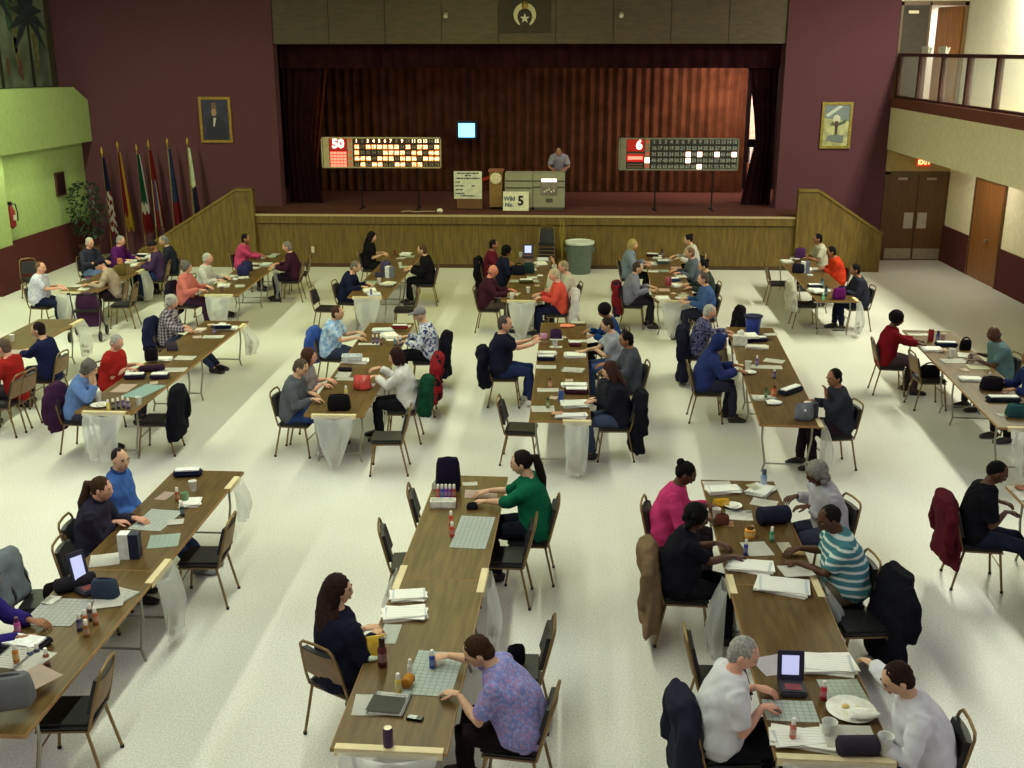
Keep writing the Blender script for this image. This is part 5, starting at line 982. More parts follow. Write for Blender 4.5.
    ('N4', 0.031, 20.31, 186, {'lean': 12, 'nod': 12, 'g': 1.1, 'skin': (214, 158, 136), 'top': (222, 84, 72), 'sleeve': 1, 'legs': (30, 34, 62), 'hair': ('short', (206, 188, 160)), 'bust': 1}, 'person in coral top', 'fair-haired person in coral top'),
    ('N5', 0.223, 21.203, 190, {'lean': 14, 'nod': 10, 'skin': (214, 158, 136), 'top': (196, 186, 170), 'sleeve': 1, 'legs': (60, 60, 70), 'hair': ('short', (176, 156, 130)), 'hr': (-0.08, 0.324, 1.35, 0, 0.1, 1)}, 'person in cream top', 'person in cream top raising one hand'),
    ('O1', 1.595, 23.93, -6, {'lean': 10, 'nod': 8, 'skin': (214, 158, 136), 'top': (126, 138, 158), 'sleeve': 2, 'legs': (26, 26, 32), 'hair': ('bob', (196, 170, 110)), 'bust': 0.9, 'collar': (200, 204, 210)}, 'blonde person in blue-grey jacket', 'blonde person in blue-grey jacket by the stage'),
    ('O2', 1.475, 21.148, -6, {'lean': 14, 'nod': 12, 'g': 1.15, 'skin': (206, 162, 134), 'top': (132, 130, 152), 'sleeve': 1, 'legs': (46, 40, 52), 'hair': ('short', (84, 62, 54))}, 'person in lilac-grey shirt', 'person in lilac-grey shirt, red and dark coat on the chair'),
    ('O3', 3.123, 24.803, 188, {'lean': 16, 'nod': 14, 'skin': (206, 162, 134), 'top': (206, 200, 194), 'sleeve': 1, 'legs': (26, 26, 32), 'hair': ('bun', (30, 22, 28))}, 'person in white cardigan', 'person in white cardigan by the stage'),
    ('O4', 2.933, 22.972, 186, {'lean': 14, 'nod': 12, 'skin': (214, 158, 136), 'top': (96, 104, 118), 'sleeve': 1, 'legs': (26, 26, 32), 'hair': ('short', (136, 106, 86))}, 'person in blue-grey sweater', 'person in blue-grey sweater across from the blonde person'),
    ('O5', 2.998, 21.394, 184, {'lean': 12, 'nod': 12, 'skin': (206, 162, 134), 'top': (52, 64, 58), 'sleeve': 1, 'legs': (26, 26, 32), 'hair': ('bun', (26, 22, 30))}, 'person in dark green top', 'person in dark green top with black pinned-up hair'),
    ('O6', 2.803, 19.999, 182, {'lean': 10, 'nod': 12, 'g': 1.15, 'skin': (214, 158, 136), 'top': (70, 96, 150), 'sleeve': 1, 'legs': (44, 44, 60), 'hair': ('short', (96, 84, 80))}, 'person in medium blue shirt', 'person in medium blue shirt at the corner of the table'),
    ('P1', 6.081, 25.0, 184, {'lean': 12, 'nod': 14, 'skin': (150, 102, 76), 'top': (196, 188, 170), 'sleeve': 0.5, 'legs': (26, 26, 32), 'hair': ('short', (20, 18, 20))}, 'person in off-white top', 'person in off-white top at the steps'),
    ('P2', 6.065, 23.344, 186, {'lean': 20, 'nod': 22, 'g': 1.15, 'skin': (150, 102, 76), 'top': (214, 62, 36), 'sleeve': 1, 'legs': (26, 26, 32), 'hair': ('short', (26, 20, 24)), 'hr': (0.3, 0.26, 0.8), 'hl': (0.08, 0.349, 0.8)}, 'person in orange-red sweater', 'person in orange-red sweater leaning to the table'),
    ('P3', 5.964, 21.137, 184, {'lean': 16, 'nod': 18, 'g': 1.15, 'skin': (150, 102, 76), 'top': (50, 50, 66), 'sleeve': 1, 'legs': (30, 34, 62), 'hair': ('short', (28, 22, 24))}, 'person in slate shirt', 'person in slate shirt on the chair nearest the right doors'),
]
TABLES = [
    (-3.897, 7.325, -0.0184, 2.45, 'brown laminate folding table nearest the camera on the flag side'),
    (-3.853, 9.775, -0.0184, 2.45, 'brown laminate folding table behind it, with the person in a slate hoodie'),
    (-1.028, 7.265, -0.0344, 2.47, 'brown laminate folding table between the navy jacket and the lavender blouse'),
    (-0.943, 9.735, -0.0344, 2.47, 'brown laminate folding table beside the person in a green sweater'),
    (1.873, 7.275, -0.0265, 2.45, 'brown laminate folding table between two people in white shirts'),
    (1.938, 9.725, -0.0265, 2.45, 'brown laminate folding table between the pink top and the striped polo'),
    (5.088, 7.228, -0.0305, 2.46, 'brown laminate folding table cut by the picture edge'),
    (5.162, 9.683, -0.0305, 2.46, 'brown laminate folding table beside the chair with the maroon jacket'),
    (-5.835, 14.3, -0.0115, 2.6, 'brown laminate folding table with the person resting face on hands'),
    (-5.805, 16.9, -0.0115, 2.6, 'brown laminate folding table with the person in a plaid shirt'),
    (-2.855, 14.293, 0.0039, 2.59, 'brown laminate folding table with the black case and person in grey shirt'),
    (-2.865, 16.878, 0.0039, 2.59, 'brown laminate folding table with the person in a light blue shirt'),
    (0.068, 14.25, -0.013, 2.7, 'brown laminate folding table beside the person in a dark jacket with long hair'),
    (0.102, 16.95, -0.013, 2.7, 'brown laminate folding table crowded, with the person clasping hands'),
    (3.03, 14.162, -0.0685, 2.63, 'brown laminate folding table with the person leaning chin on hand'),
    (3.21, 16.788, -0.0685, 2.63, 'brown laminate folding table carrying the blue bucket'),
    (5.973, 14.137, -0.0717, 2.58, 'brown laminate folding table with the teal bag near the gallery'),
    (6.157, 16.712, -0.0717, 2.58, 'brown laminate folding table beside the person in a dark red sweater'),
    (-8.755, 14.375, 0.0039, 2.55, 'brown laminate folding table cut by the picture edge by the red shirt'),
    (-8.765, 16.925, 0.0039, 2.55, 'brown laminate folding table beside the person in a navy sweater'),
    (-9.502, 21.675, -0.0149, 2.35, 'brown laminate folding table in front of the walker'),
    (-9.467, 24.025, -0.0149, 2.35, 'brown laminate folding table nearest the flags'),
    (-6.645, 21.6, 0.0208, 2.4, 'brown laminate folding table beside the person in a salmon top'),
    (-6.695, 24.0, 0.0208, 2.4, 'brown laminate folding table by the stage, beside the pink sweater'),
    (-3.66, 21.525, -0.0163, 2.45, 'brown laminate folding table with the person bent in navy'),
    (-3.62, 23.975, -0.0163, 2.45, 'brown laminate folding table by the stage, beside the black sleeveless top'),
    (-0.64, 21.325, -0.0326, 2.45, 'brown laminate folding table beside the person in a coral top'),
    (-0.56, 23.775, -0.0326, 2.45, 'brown laminate folding table by the stage near the waste bin'),
    (2.292, 21.475, -0.0333, 2.55, 'brown laminate folding table beside the person in a lilac shirt'),
    (2.377, 24.025, -0.0333, 2.55, 'brown laminate folding table by the stage, beside the blonde person'),
    (5.387, 21.588, -0.0303, 2.48, 'brown laminate folding table with the magenta bag'),
    (5.463, 24.062, -0.0303, 2.48, 'brown laminate folding table by the stage steps, beside the orange sweater'),
]
CHAIRS = [
    (-4.251, 8.889, 6, 'empty black chair behind the one holding the slate hoodie'),
    (-3.41, 9.435, 182, 'empty chair facing the blue shirt across the long table'),
    (-3.55, 6.79, 184, 'empty chair alone at the near end of the flag-side table'),
    (-1.213, 10.292, 5, 'empty chair back showing left of the white tray'),
    (-1.366, 9.39, 8, 'empty chair turned edge-on beside the stacked white papers'),
    (-0.478, 9.561, 178, 'empty tan-backed chair beside the person in green sweater'),
    (-0.291, 7.536, 180, 'empty chair behind the lavender floral blouse, black pouch against it'),
    (1.318, 7.431, 0, 'chair edge showing between the black top and the grey-haired white polo'),
    (-5.374, 13.587, 182, 'empty chair carrying a long black coat at the blue bingo sheet'),
    (-2.153, 12.99, 184, 'empty chair turned to the table end with the black case'),
    (-2.071, 15.393, 183, 'chair carrying the red and black jacket'),
    (-4.528, 20.557, -4, 'empty chair alone in the aisle beside the bowed navy figure'),
    (-2.98, 20.532, 182, 'empty low-seated chair by the orange table end'),
    (-0.456, 13.421, -4, 'empty chair at the near end of the crowded centre table'),
    (5.698, 16.049, 2, 'chair holding a black bag beside the dark red sweater'),
    (-7.848, 14.246, 178, 'empty chair cut by the picture edge behind the red sweater'),
    (-11.722, 23.246, -50, 'empty chair standing by the maroon wainscot'),
    (-8.688, 20.749, 186, 'empty tan-backed chair behind the beige shirt'),
    (4.842, 23.494, -2, 'empty chair at the far table by the steps'),
    (4.962, 21.333, -2, 'empty chair carrying a pale jacket, near the steps'),
    (2.635, 8.397, 186, 'chair carrying a long black coat behind the striped polo'),
    (2.961, 18.89, 180, 'chair with a tall black coat behind the medium blue shirt'),
    (-5.944, 24.217, 186, 'empty chair just behind the burgundy sweater'),
    (-4.537, 8.487, 8, 'chair with a grey jacket beside the violet sweater'),
]
COATS = [
    ('C2', (124, 102, 76), 'tan coat hanging on the chair of the black short-sleeved top', {'length': 0.74, 'seed': 2, 'spread': 1.2}),
    (20, (24, 24, 34), 'long black coat draped over a chair behind the striped polo', {'length': 0.85, 'seed': 3, 'hood': True, 'spread': 1.2}),
    ('C5', (40, 42, 58), 'dark navy coat on the chair of the grey-haired white polo', {'length': 0.7, 'seed': 4}),
    ('D1', (88, 26, 38), 'maroon jacket hanging on the chair of the black T-shirt', {'length': 0.66, 'seed': 5, 'spread': 1.15}),
    (8, (22, 22, 30), 'long black coat on an empty chair by the blue bingo sheet', {'length': 0.7, 'seed': 6}),
    ('E1', (64, 36, 66), 'dark purple patterned coat on the chair of the light blue sweater', {'length': 0.6, 'seed': 7}),
    ('E3', (36, 40, 72), 'navy coat on the chair of the plaid shirt', {'length': 0.6, 'seed': 8}),
    ('F3', (20, 66, 46), 'dark green jacket on the chair of the cream sweater', {'length': 0.5, 'seed': 9}),
    ('F5', (24, 20, 34), 'black coat on the chair of the grey cap', {'length': 0.72, 'seed': 10}),
    (10, ('leafy', [(128, 26, 36), (128, 26, 36), (26, 22, 30)], 0.45), 'red and black sports jacket hung over a chair', {'length': 0.68, 'seed': 11, 'spread': 1.15}),
    ('F4', (62, 92, 170), 'blue jacket on the chair of the sky blue print shirt', {'length': 0.55, 'seed': 12}),
    ('H1', (30, 30, 50), 'navy coat on the chair of the navy print shirt', {'length': 0.85, 'seed': 13, 'spread': 1.4}),
    (21, (20, 18, 26), 'tall black coat over a chair behind the medium blue shirt', {'length': 0.75, 'seed': 14}),
    ('O2', ('leafy', [(110, 24, 36), (110, 24, 36), (28, 28, 44)], 0.4), 'red and dark coat on the chair of the lilac-grey shirt', {'length': 0.68, 'seed': 15}),
    ('N4', (206, 202, 204), 'white jacket over the chair of the coral top', {'length': 0.66, 'seed': 16}),
    ('N1', (24, 22, 32), 'black coat on the chair of the crimson top', {'length': 0.7, 'seed': 17}),
    ('L2', (34, 28, 44), 'dark coat on the chair of the salmon top', {'length': 0.66, 'seed': 18}),
    (19, (186, 182, 166), 'pale jacket over an empty chair near the steps', {'length': 0.6, 'seed': 19}),
    (23, (116, 122, 134), 'grey jacket heaped over a chair beside the violet sweater', {'length': 0.45, 'seed': 20}),
    ('G4', (24, 24, 34), 'long dark coat on the chair of the black jacket', {'length': 0.8, 'seed': 22, 'spread': 1.1}),
    ('G1', (26, 26, 40), 'dark jacket on the chair of the navy T-shirt', {'length': 0.6, 'seed': 21}),
]
BAGS = [
    ('white rubbish bag taped at mid flag-side front table', -3.481, 8.543, -0.018, 0.42, 0.62, 0.75, 0.05, 0),
    ('white rubbish bag taped at the far corner of the flag-side front table', -3.442, 10.65, -0.018, 0.3, 0.42, 0.6, 0.05, 1),
    ('white rubbish bag taped at mid front table, green sweater side', -0.591, 8.486, -0.034, 0.4, 0.66, 0.8, 0.04, 2),
    ('white rubbish bag taped at mid front table, navy jacket side', -1.379, 8.514, 3.107, 0.4, 0.5, 0.6, 0.04, 3),
    ('white rubbish bag taped at the near end of the table with the lavender blouse', -1.07, 6.026, 4.678, 0.66, 0.6, 0.5, 0.08, 4),
    ('white rubbish bag taped below the black short-sleeved top', 1.511, 8.51, 3.115, 0.3, 0.68, 0.8, 0.06, 5),
    ('white rubbish bag taped beside the striped polo', 2.299, 8.49, -0.027, 0.32, 0.5, 0.7, 0.08, 6),
    ('white rubbish bag taped at the near end between the two white shirts', 1.84, 6.046, 4.686, 0.7, 0.6, 0.5, 0.08, 7),
    ('white rubbish bag taped at the table end of the person resting face on hands', -5.85, 12.996, 4.701, 0.52, 0.6, 0.62, 0.12, 8),
    ('white rubbish bag taped at the far corner of the plaid shirt table', -5.4, 17.831, -0.012, 0.3, 0.5, 0.7, 0.09, 9),
    ('white rubbish bag taped at the table end with the black case', -2.85, 12.996, 4.716, 0.52, 0.7, 0.16, 0.06, 10),
    ('white rubbish bag taped at the near corner below the black jacket', 0.27, 12.893, 4.699, 0.3, 0.68, 0.75, 0.08, 11),
    ('white rubbish bag taped beside the person leaning chin on hand', 3.344, 12.981, -0.068, 0.34, 0.7, 0.8, 0.06, 12),
    ('white rubbish bag taped beside the blue hooded sweatshirt', 2.727, 15.502, 3.073, 0.34, 0.66, 0.8, 0.06, 13),
    ('white rubbish bag taped at the near end of the teal bag table', 5.88, 12.846, 4.641, 0.5, 0.62, 0.4, 0.07, 14),
    ('white rubbish bag taped at the far corner of the navy sweater table', -8.375, 17.998, 0.004, 0.4, 0.6, 0.7, 0.08, 15),
    ('white rubbish bag taped at the walker table', -9.67, 20.498, 4.697, 0.44, 0.6, 0.7, 0.08, 16),
    ('white rubbish bag taped below the plum shirt', -9.09, 22.938, -0.015, 0.42, 0.66, 0.8, 0.06, 17),
    ('white rubbish bag taped at the near end beside the salmon top', -6.62, 20.396, 4.733, 0.5, 0.64, 0.5, 0.08, 18),
    ('white rubbish bag taped beside the burgundy sweater', -6.286, 23.288, 0.021, 0.4, 0.66, 0.8, 0.06, 19),
    ('white rubbish bag taped at the near end beside the bowed navy figure', -3.68, 20.296, 4.696, 0.52, 0.7, 0.24, 0.06, 20),
    ('white rubbish bag taped beside the black cardigan', -3.233, 23.528, -0.016, 0.4, 0.62, 0.8, 0.06, 21),
    ('white rubbish bag taped at the near end below the coral top', -0.68, 20.096, 4.68, 0.5, 0.7, 0.3, 0.06, 22),
    ('white rubbish bag taped at the near end below the lilac-grey shirt', 2.25, 20.196, 4.679, 0.55, 0.72, 0.3, 0.06, 23),
    ('white rubbish bag taped beside the slate shirt', 5.748, 20.487, -0.03, 0.32, 0.68, 0.8, 0.06, 24),
]
ITEMS = [
    ('soft_case', 'dark blue soft pencil case by the person in bright blue shirt', 'case', -4.019, 10.85, 0.16, (30, 34, 62), (0.3, 0.16), None, 0.74),
    ('cup', 'white cup by the person in bright blue shirt', 'cup', -3.81, 10.401, -0.02, (234, 232, 224), (0.085, 0.11), None, 0.74),
    ('paper_sheet', 'white loose paper sheet by the person in bright blue shirt', 'paper', -4.06, 10.249, -0.16, (222, 196, 188), (0.14, 0.22), 'loose papers on the tables', 0.74),
    ('dauber', 'tan bingo dauber bottle by the person in bright blue shirt', 'marker', -3.885, 10.128, -0.02, (170, 84, 44), (0.045, 0.15), 'bingo daubers', 0.74),
    ('dauber', 'dark bingo dauber bottle by the person in bright blue shirt', 'marker', -3.702, 9.746, -0.02, (40, 60, 60), (0.045, 0.15), 'bingo daubers', 0.74),
    ('cup', 'green cup by the person in bright blue shirt', 'cup', -3.785, 10.074, -0.02, (120, 150, 110), (0.085, 0.11), None, 0.74),
    ('paper_stack', 'white stack of papers by the person in bright blue shirt', 'papers', -3.719, 10.05, 0.33, (234, 232, 224), (0.2, 0.2), 'stacks of papers on the tables', 0.74),
    ('bingo_sheet', 'white bingo sheet by the person in slate hoodie', 'paper', -3.932, 9.637, -0.11, (228, 231, 226), (0.34, 0.5), 'printed bingo sheets', 0.74),
    ('card', 'white small card by the person in slate hoodie', 'card', -3.71, 9.574, 0.24, (234, 232, 224), (0.15, 0.13), None, 0.751),
    ('bingo_sheet', 'pale grey bingo sheet by the person in slate hoodie', 'paper', -3.68, 9.159, 0.24, (198, 216, 204), (0.28, 0.3), 'printed bingo sheets', 0.74),
    ('upright_box', 'dark blue upright box by the person in slate hoodie', 'box', -3.857, 8.806, 0.07, (30, 34, 62), (0.18, 0.24), None, 0.74),
    ('paper_sheet', 'white loose paper sheet by the person in slate hoodie', 'paper', -4.072, 8.735, 0.33, (234, 232, 224), (0.26, 0.26), 'loose papers on the tables', 0.74),
    ('soft_bag', 'dark blue soft zip bag by the person in violet sweater', 'bag', -3.775, 8.037, -0.02, (60, 70, 92), (0.26, 0.17), None, 0.74),
    ('tablet', 'dark blue bingo tablet by the person in violet sweater', 'tablet', -3.967, 8.121, 0.94, (60, 60, 90), (0.16, 0.3), None, 0.74),
    ('dauber', 'dark blue bingo dauber bottle by the person in violet sweater, nearest the stage', 'marker', -3.756, 7.479, -0.02, (64, 60, 90), (0.045, 0.15), 'bingo daubers', 0.74),
    ('dauber', 'tan bingo dauber bottle by the person in violet sweater, second from stage', 'marker', -3.735, 7.544, -0.02, (176, 104, 52), (0.045, 0.15), 'bingo daubers', 0.74),
    ('dauber', 'black bingo dauber bottle by the person in violet sweater', 'marker', -3.737, 7.643, -0.02, (60, 52, 50), (0.045, 0.15), 'bingo daubers', 0.74),
    ('dauber', 'tan bingo dauber bottle by the person in violet sweater, nearest the stage', 'marker', -3.669, 7.58, -0.02, (170, 96, 60), (0.045, 0.15), 'bingo daubers', 0.74),
    ('dauber', 'tan bingo dauber bottle by the person in violet sweater, third from stage', 'marker', -3.66, 7.388, -0.02, (150, 96, 50), (0.045, 0.15), 'bingo daubers', 0.74),
    ('paper_sheet', 'white loose paper sheet by the person in violet sweater, nearest the stage', 'paper', -3.682, 8.061, -0.37, (234, 232, 224), (0.26, 0.26), 'loose papers on the tables', 0.74),
    ('paper_sheet', 'white loose paper sheet by the person in violet sweater, second from stage', 'paper', -3.716, 7.953, 0.3, (234, 232, 224), (0.24, 0.24), 'loose papers on the tables', 0.751),
    ('roll', 'black padded roll case by the person in violet sweater', 'case', -4.091, 8.167, 0.59, (44, 40, 48), (0.34, 0.13), None, 0.74),
    ('bingo_sheet', 'white bingo sheet by the person in violet sweater', 'paper', -4.064, 7.767, -0.02, (228, 224, 220), (0.42, 0.46), 'printed bingo sheets', 0.74),
    ('card', 'white small card by the person in violet sweater', 'card', -4.205, 7.949, -0.19, (234, 232, 224), (0.11, 0.14), None, 0.751),
    ('bottle', 'pink bottle by the person in violet sweater', 'bottle', -4.229, 7.42, -0.02, (190, 70, 140), (0.05, 0.14), None, 0.74),
    ('soft_case', 'black soft pencil case by the person in violet sweater', 'case', -4.073, 7.197, -0.19, (44, 40, 46), (0.36, 0.26), None, 0.74),
    ('dauber', 'dark blue bingo dauber bottle by the person in violet sweater, third from stage', 'marker', -3.909, 6.975, -0.02, (50, 70, 110), (0.045, 0.15), 'bingo daubers', 0.74),
    ('dauber', 'dark blue bingo dauber bottle by the person in violet sweater, second from stage', 'marker', -3.877, 7.019, -0.02, (60, 60, 90), (0.045, 0.15), 'bingo daubers', 0.74),
    ('dauber', 'brown bingo dauber bottle by the person in violet sweater', 'marker', -3.776, 6.952, -0.02, (130, 80, 60), (0.045, 0.15), 'bingo daubers', 0.74),
    ('paper_sheet', 'white loose paper sheet by the person in violet sweater, fourth from stage', 'paper', -3.856, 6.892, -0.28, (234, 232, 224), (0.22, 0.29), 'loose papers on the tables', 0.818),
    ('paper_sheet', 'white loose paper sheet by the person in violet sweater, third from stage', 'paper', -4.011, 6.913, -0.11, (234, 232, 224), (0.22, 0.29), 'loose papers on the tables', 0.829),
    ('dauber', 'orange bingo dauber bottle by the person in violet sweater', 'marker', -3.939, 6.834, -0.02, (190, 120, 30), (0.045, 0.15), 'bingo daubers', 0.84),
    ('card', 'pale tan small card by the person in violet sweater', 'card', -3.711, 6.65, -0.54, (206, 186, 170), (0.28, 0.26), None, 0.829),
    ('soft_bag', 'grey soft zip bag by the person in violet sweater', 'bag', -3.731, 6.302, 0.33, (110, 110, 116), (0.4, 0.22), None, 0.838),
    ('backpack', 'dark violet backpack by the person in green sweater', 'bag', -1.126, 10.542, 0.14, (34, 28, 52), (0.3, 0.36), None, 0.74),
    ('crate', 'white shallow tray by the person in green sweater, nearest the stage', 'tray', -1.158, 10.593, -0.03, (234, 232, 224), (0.28, 0.1), None, 0.74),
    ('dauber', 'red bingo dauber bottle by the person in green sweater, second from stage', 'marker', -1.21, 10.324, -0.03, (190, 70, 50), (0.045, 0.15), 'bingo daubers', 0.74),
    ('dauber', 'blue bingo dauber bottle by the person in green sweater', 'marker', -1.168, 10.326, -0.03, (60, 80, 160), (0.045, 0.15), 'bingo daubers', 0.74),
    ('dauber', 'violet bingo dauber bottle by the person in green sweater', 'marker', -1.127, 10.328, -0.03, (110, 60, 150), (0.045, 0.15), 'bingo daubers', 0.74),
    ('dauber', 'purple bingo dauber bottle by the person in green sweater', 'marker', -1.085, 10.329, -0.03, (120, 50, 130), (0.045, 0.15), 'bingo daubers', 0.74),
    ('dauber', 'red bingo dauber bottle by the person in green sweater, nearest the stage', 'marker', -1.044, 10.331, -0.03, (150, 60, 50), (0.045, 0.15), 'bingo daubers', 0.74),
    ('paper_sheet', 'white loose paper sheet by the person in green sweater', 'paper', -0.772, 10.444, 0.05, (222, 196, 188), (0.34, 0.22), 'loose papers on the tables', 0.74),
    ('card', 'white small card by the person in green sweater', 'card', -0.91, 10.719, 0.14, (234, 232, 224), (0.16, 0.1), None, 0.74),
    ('soft_bag', 'black soft zip bag by the person in green sweater', 'bag', -0.835, 10.051, 0.14, (34, 30, 36), (0.13, 0.06), None, 0.74),
    ('crate', 'white shallow tray by the person in green sweater, second from stage', 'tray', -1.136, 10.108, 0.05, (224, 222, 212), (0.26, 0.12), None, 0.74),
    ('dauber', 'red bingo dauber bottle by the person in green sweater, third from stage', 'marker', -1.008, 9.639, -0.03, (206, 70, 40), (0.045, 0.15), 'bingo daubers', 0.74),
    ('dauber', 'red bingo dauber bottle by the person in green sweater, fourth from stage', 'marker', -0.973, 9.381, -0.03, (200, 60, 50), (0.045, 0.15), 'bingo daubers', 0.74),
    ('bingo_sheet', 'white bingo sheet by the person in green sweater', 'paper', -0.782, 9.487, -0.07, (226, 230, 228), (0.34, 0.74), 'printed bingo sheets', 0.74),
    ('paper_stack', 'white stack of papers by the person in navy jacket, nearest the stage', 'papers', -1.22, 8.147, 0.14, (234, 232, 224), (0.3, 0.17), 'stacks of papers on the tables', 0.74),
    ('paper_stack', 'white stack of papers by the person in navy jacket, second from stage', 'papers', -1.203, 7.837, 0.07, (234, 232, 224), (0.36, 0.2), 'stacks of papers on the tables', 0.74),
    ('paper_sheet', 'white loose paper sheet by the person in navy jacket', 'paper', -1.287, 7.529, -0.03, (226, 230, 220), (0.14, 0.3), 'loose papers on the tables', 0.74),
    ('bottle', 'dark red bottle by the person in lavender floral blouse', 'bottle', -1.27, 7.054, -0.03, (84, 24, 28), (0.07, 0.24), None, 0.74),
    ('snack_bag', 'yellow snack bag by the person in navy jacket', 'snack', -1.34, 7.186, 0.31, (214, 176, 60), (0.15, 0.18), None, 0.74),
    ('napkin', 'pale grey crumpled napkin by the person in navy jacket', 'napkin', -1.357, 7.138, -0.03, (206, 216, 196), (0.12, 0.1), None, 0.74),
    ('bingo_sheet', 'white bingo sheet by the person in lavender floral blouse', 'paper', -0.876, 6.978, -0.09, (224, 231, 226), (0.36, 0.6), 'printed bingo sheets', 0.74),
    ('dauber', 'white bingo dauber bottle by the person in lavender floral blouse', 'marker', -1.046, 6.933, -0.03, (226, 226, 222), (0.04, 0.13), 'bingo daubers', 0.751),
    ('dauber', 'yellow bingo dauber bottle by the person in lavender floral blouse', 'marker', -1.101, 6.707, -0.03, (214, 190, 90), (0.045, 0.16), 'bingo daubers', 0.74),
    ('roll', 'orange padded roll case by the person in lavender floral blouse', 'case', -1.042, 6.786, 1.36, (190, 130, 50), (0.1, 0.08), None, 0.751),
    ('paper_sheet', 'white loose paper sheet by the person in lavender floral blouse, second from stage', 'paper', -1.264, 6.547, 0.05, (234, 232, 224), (0.26, 0.26), 'loose papers on the tables', 0.74),
    ('paper_sheet', 'white loose paper sheet by the person in lavender floral blouse, nearest the stage', 'paper', -1.145, 6.552, -0.1, (234, 232, 224), (0.26, 0.28), 'loose papers on the tables', 0.751),
    ('card', 'dark grey small card by the person in lavender floral blouse', 'card', -1.162, 6.527, -0.14, (96, 96, 84), (0.24, 0.2), None, 0.762),
    ('phone', 'black mobile phone by the person in lavender floral blouse', 'phone', -0.941, 6.392, 1.36, (40, 40, 40), (0.06, 0.12), None, 0.74),
    ('can', 'dark violet drinks can by the person in lavender floral blouse', 'can', -1.077, 6.078, -0.03, (60, 40, 74), (0.066, 0.14), None, 0.74),
    ('dauber', 'blue bingo dauber bottle by the person in lavender floral blouse', 'marker', -0.895, 7.033, -0.03, (40, 70, 150), (0.045, 0.15), 'bingo daubers', 0.751),
    ('paper_stack', 'white stack of papers by the person in bright pink top', 'papers', 1.783, 10.636, 0.06, (234, 232, 224), (0.36, 0.17), 'stacks of papers on the tables', 0.74),
    ('paper_sheet', 'white loose paper sheet by the person in bright pink top, nearest the stage', 'paper', 1.738, 10.83, 0.06, (234, 232, 224), (0.3, 0.15), 'loose papers on the tables', 0.74),
    ('snack_bag', 'yellow snack bag by the person in bright pink top', 'snack', 1.693, 10.239, 0.15, (196, 150, 20), (0.18, 0.08), None, 0.74),
    ('cup', 'white cup by the person in bright pink top', 'cup', 1.599, 9.894, -0.03, (226, 216, 206), (0.085, 0.11), None, 0.74),
    ('paper_sheet', 'white loose paper sheet by the person in bright pink top, second from stage', 'paper', 1.841, 10.007, -0.1, (234, 232, 224), (0.26, 0.26), 'loose papers on the tables', 0.74),
    ('plate', 'white paper plate with food by the person in bright pink top', 'plate', 1.808, 10.183, -0.03, (234, 232, 224), (0.18, 0.18), None, 0.751),
    ('bottle', 'orange bottle by the person in bright pink top', 'bottle', 1.859, 9.49, -0.03, (226, 150, 50), (0.1, 0.12), None, 0.74),
    ('dauber', 'blue bingo dauber bottle by the person in black short-sleeved top', 'marker', 1.754, 9.089, -0.03, (50, 50, 140), (0.04, 0.16), 'bingo daubers', 0.74),
    ('paper_sheet', 'white loose paper sheet by the person in black short-sleeved top', 'paper', 1.882, 9.222, 0.15, (234, 232, 224), (0.24, 0.3), 'loose papers on the tables', 0.74),
    ('paper_stack', 'white stack of papers by the person in black short-sleeved top', 'papers', 1.75, 8.822, -0.29, (234, 232, 224), (0.4, 0.22), 'stacks of papers on the tables', 0.74),
    ('paper_stack', 'white stack of papers by the person in teal striped polo', 'papers', 1.969, 8.448, -0.2, (226, 224, 216), (0.44, 0.28), 'stacks of papers on the tables', 0.74),
    ('paper_sheet', 'white loose paper sheet by the person in teal striped polo', 'paper', 2.132, 8.701, 0.15, (234, 232, 224), (0.28, 0.22), 'loose papers on the tables', 0.78),
    ('card', 'white small card by the person in teal striped polo', 'card', 2.155, 9.255, 0.08, (222, 216, 200), (0.12, 0.24), None, 0.74),
    ('dauber', 'green bingo dauber bottle by the person in pale lavender shirt', 'marker', 2.048, 9.397, -0.03, (60, 140, 90), (0.045, 0.15), 'bingo daubers', 0.74),
    ('bottle', 'blue bottle by the person in pale lavender shirt', 'bottle', 2.22, 10.774, -0.03, (130, 150, 190), (0.07, 0.2), None, 0.74),
    ('paper_sheet', 'white loose paper sheet by the person in pale lavender shirt', 'paper', 2.146, 10.327, -0.38, (234, 232, 224), (0.26, 0.2), 'loose papers on the tables', 0.74),
    ('paper_stack', 'white stack of papers by the person in pale lavender shirt', 'papers', 2.171, 10.633, -0.64, (222, 222, 216), (0.22, 0.3), 'stacks of papers on the tables', 0.74),
    ('roll', 'navy padded roll case by the person in pale lavender shirt', 'case', 2.142, 9.819, 0.24, (40, 40, 60), (0.33, 0.18), None, 0.74),
    ('card', 'white small card by the person in pale lavender shirt', 'card', 2.093, 10.677, 0.5, (226, 224, 200), (0.11, 0.14), None, 0.78),
    ('card', 'tan small card by the person in bright pink top', 'card', 1.698, 9.781, -0.03, (200, 150, 110), (0.11, 0.14), None, 0.74),
    ('soft_bag', 'dark red soft zip bag by the person in bright pink top', 'bag', 1.634, 9.761, -0.03, (110, 60, 50), (0.16, 0.1), None, 0.749),
    ('card', 'tan small card by the person in teal striped polo', 'card', 2.228, 9.16, -0.03, (222, 190, 140), (0.16, 0.16), None, 0.749),
    ('tablet', 'dark blue bingo tablet by the grey-haired person in white polo', 'tablet', 1.716, 6.844, -0.03, (60, 60, 90), (0.19, 0.22), None, 0.74),
    ('paper_sheet', 'white loose paper sheet by the grey-haired person in white polo', 'paper', 1.652, 7.195, 0.32, (224, 214, 226), (0.26, 0.26), 'loose papers on the tables', 0.74),
    ('paper_stack', 'white stack of papers by the grey-haired person in white polo', 'papers', 2.045, 7.202, -0.11, (234, 232, 224), (0.4, 0.26), 'stacks of papers on the tables', 0.74),
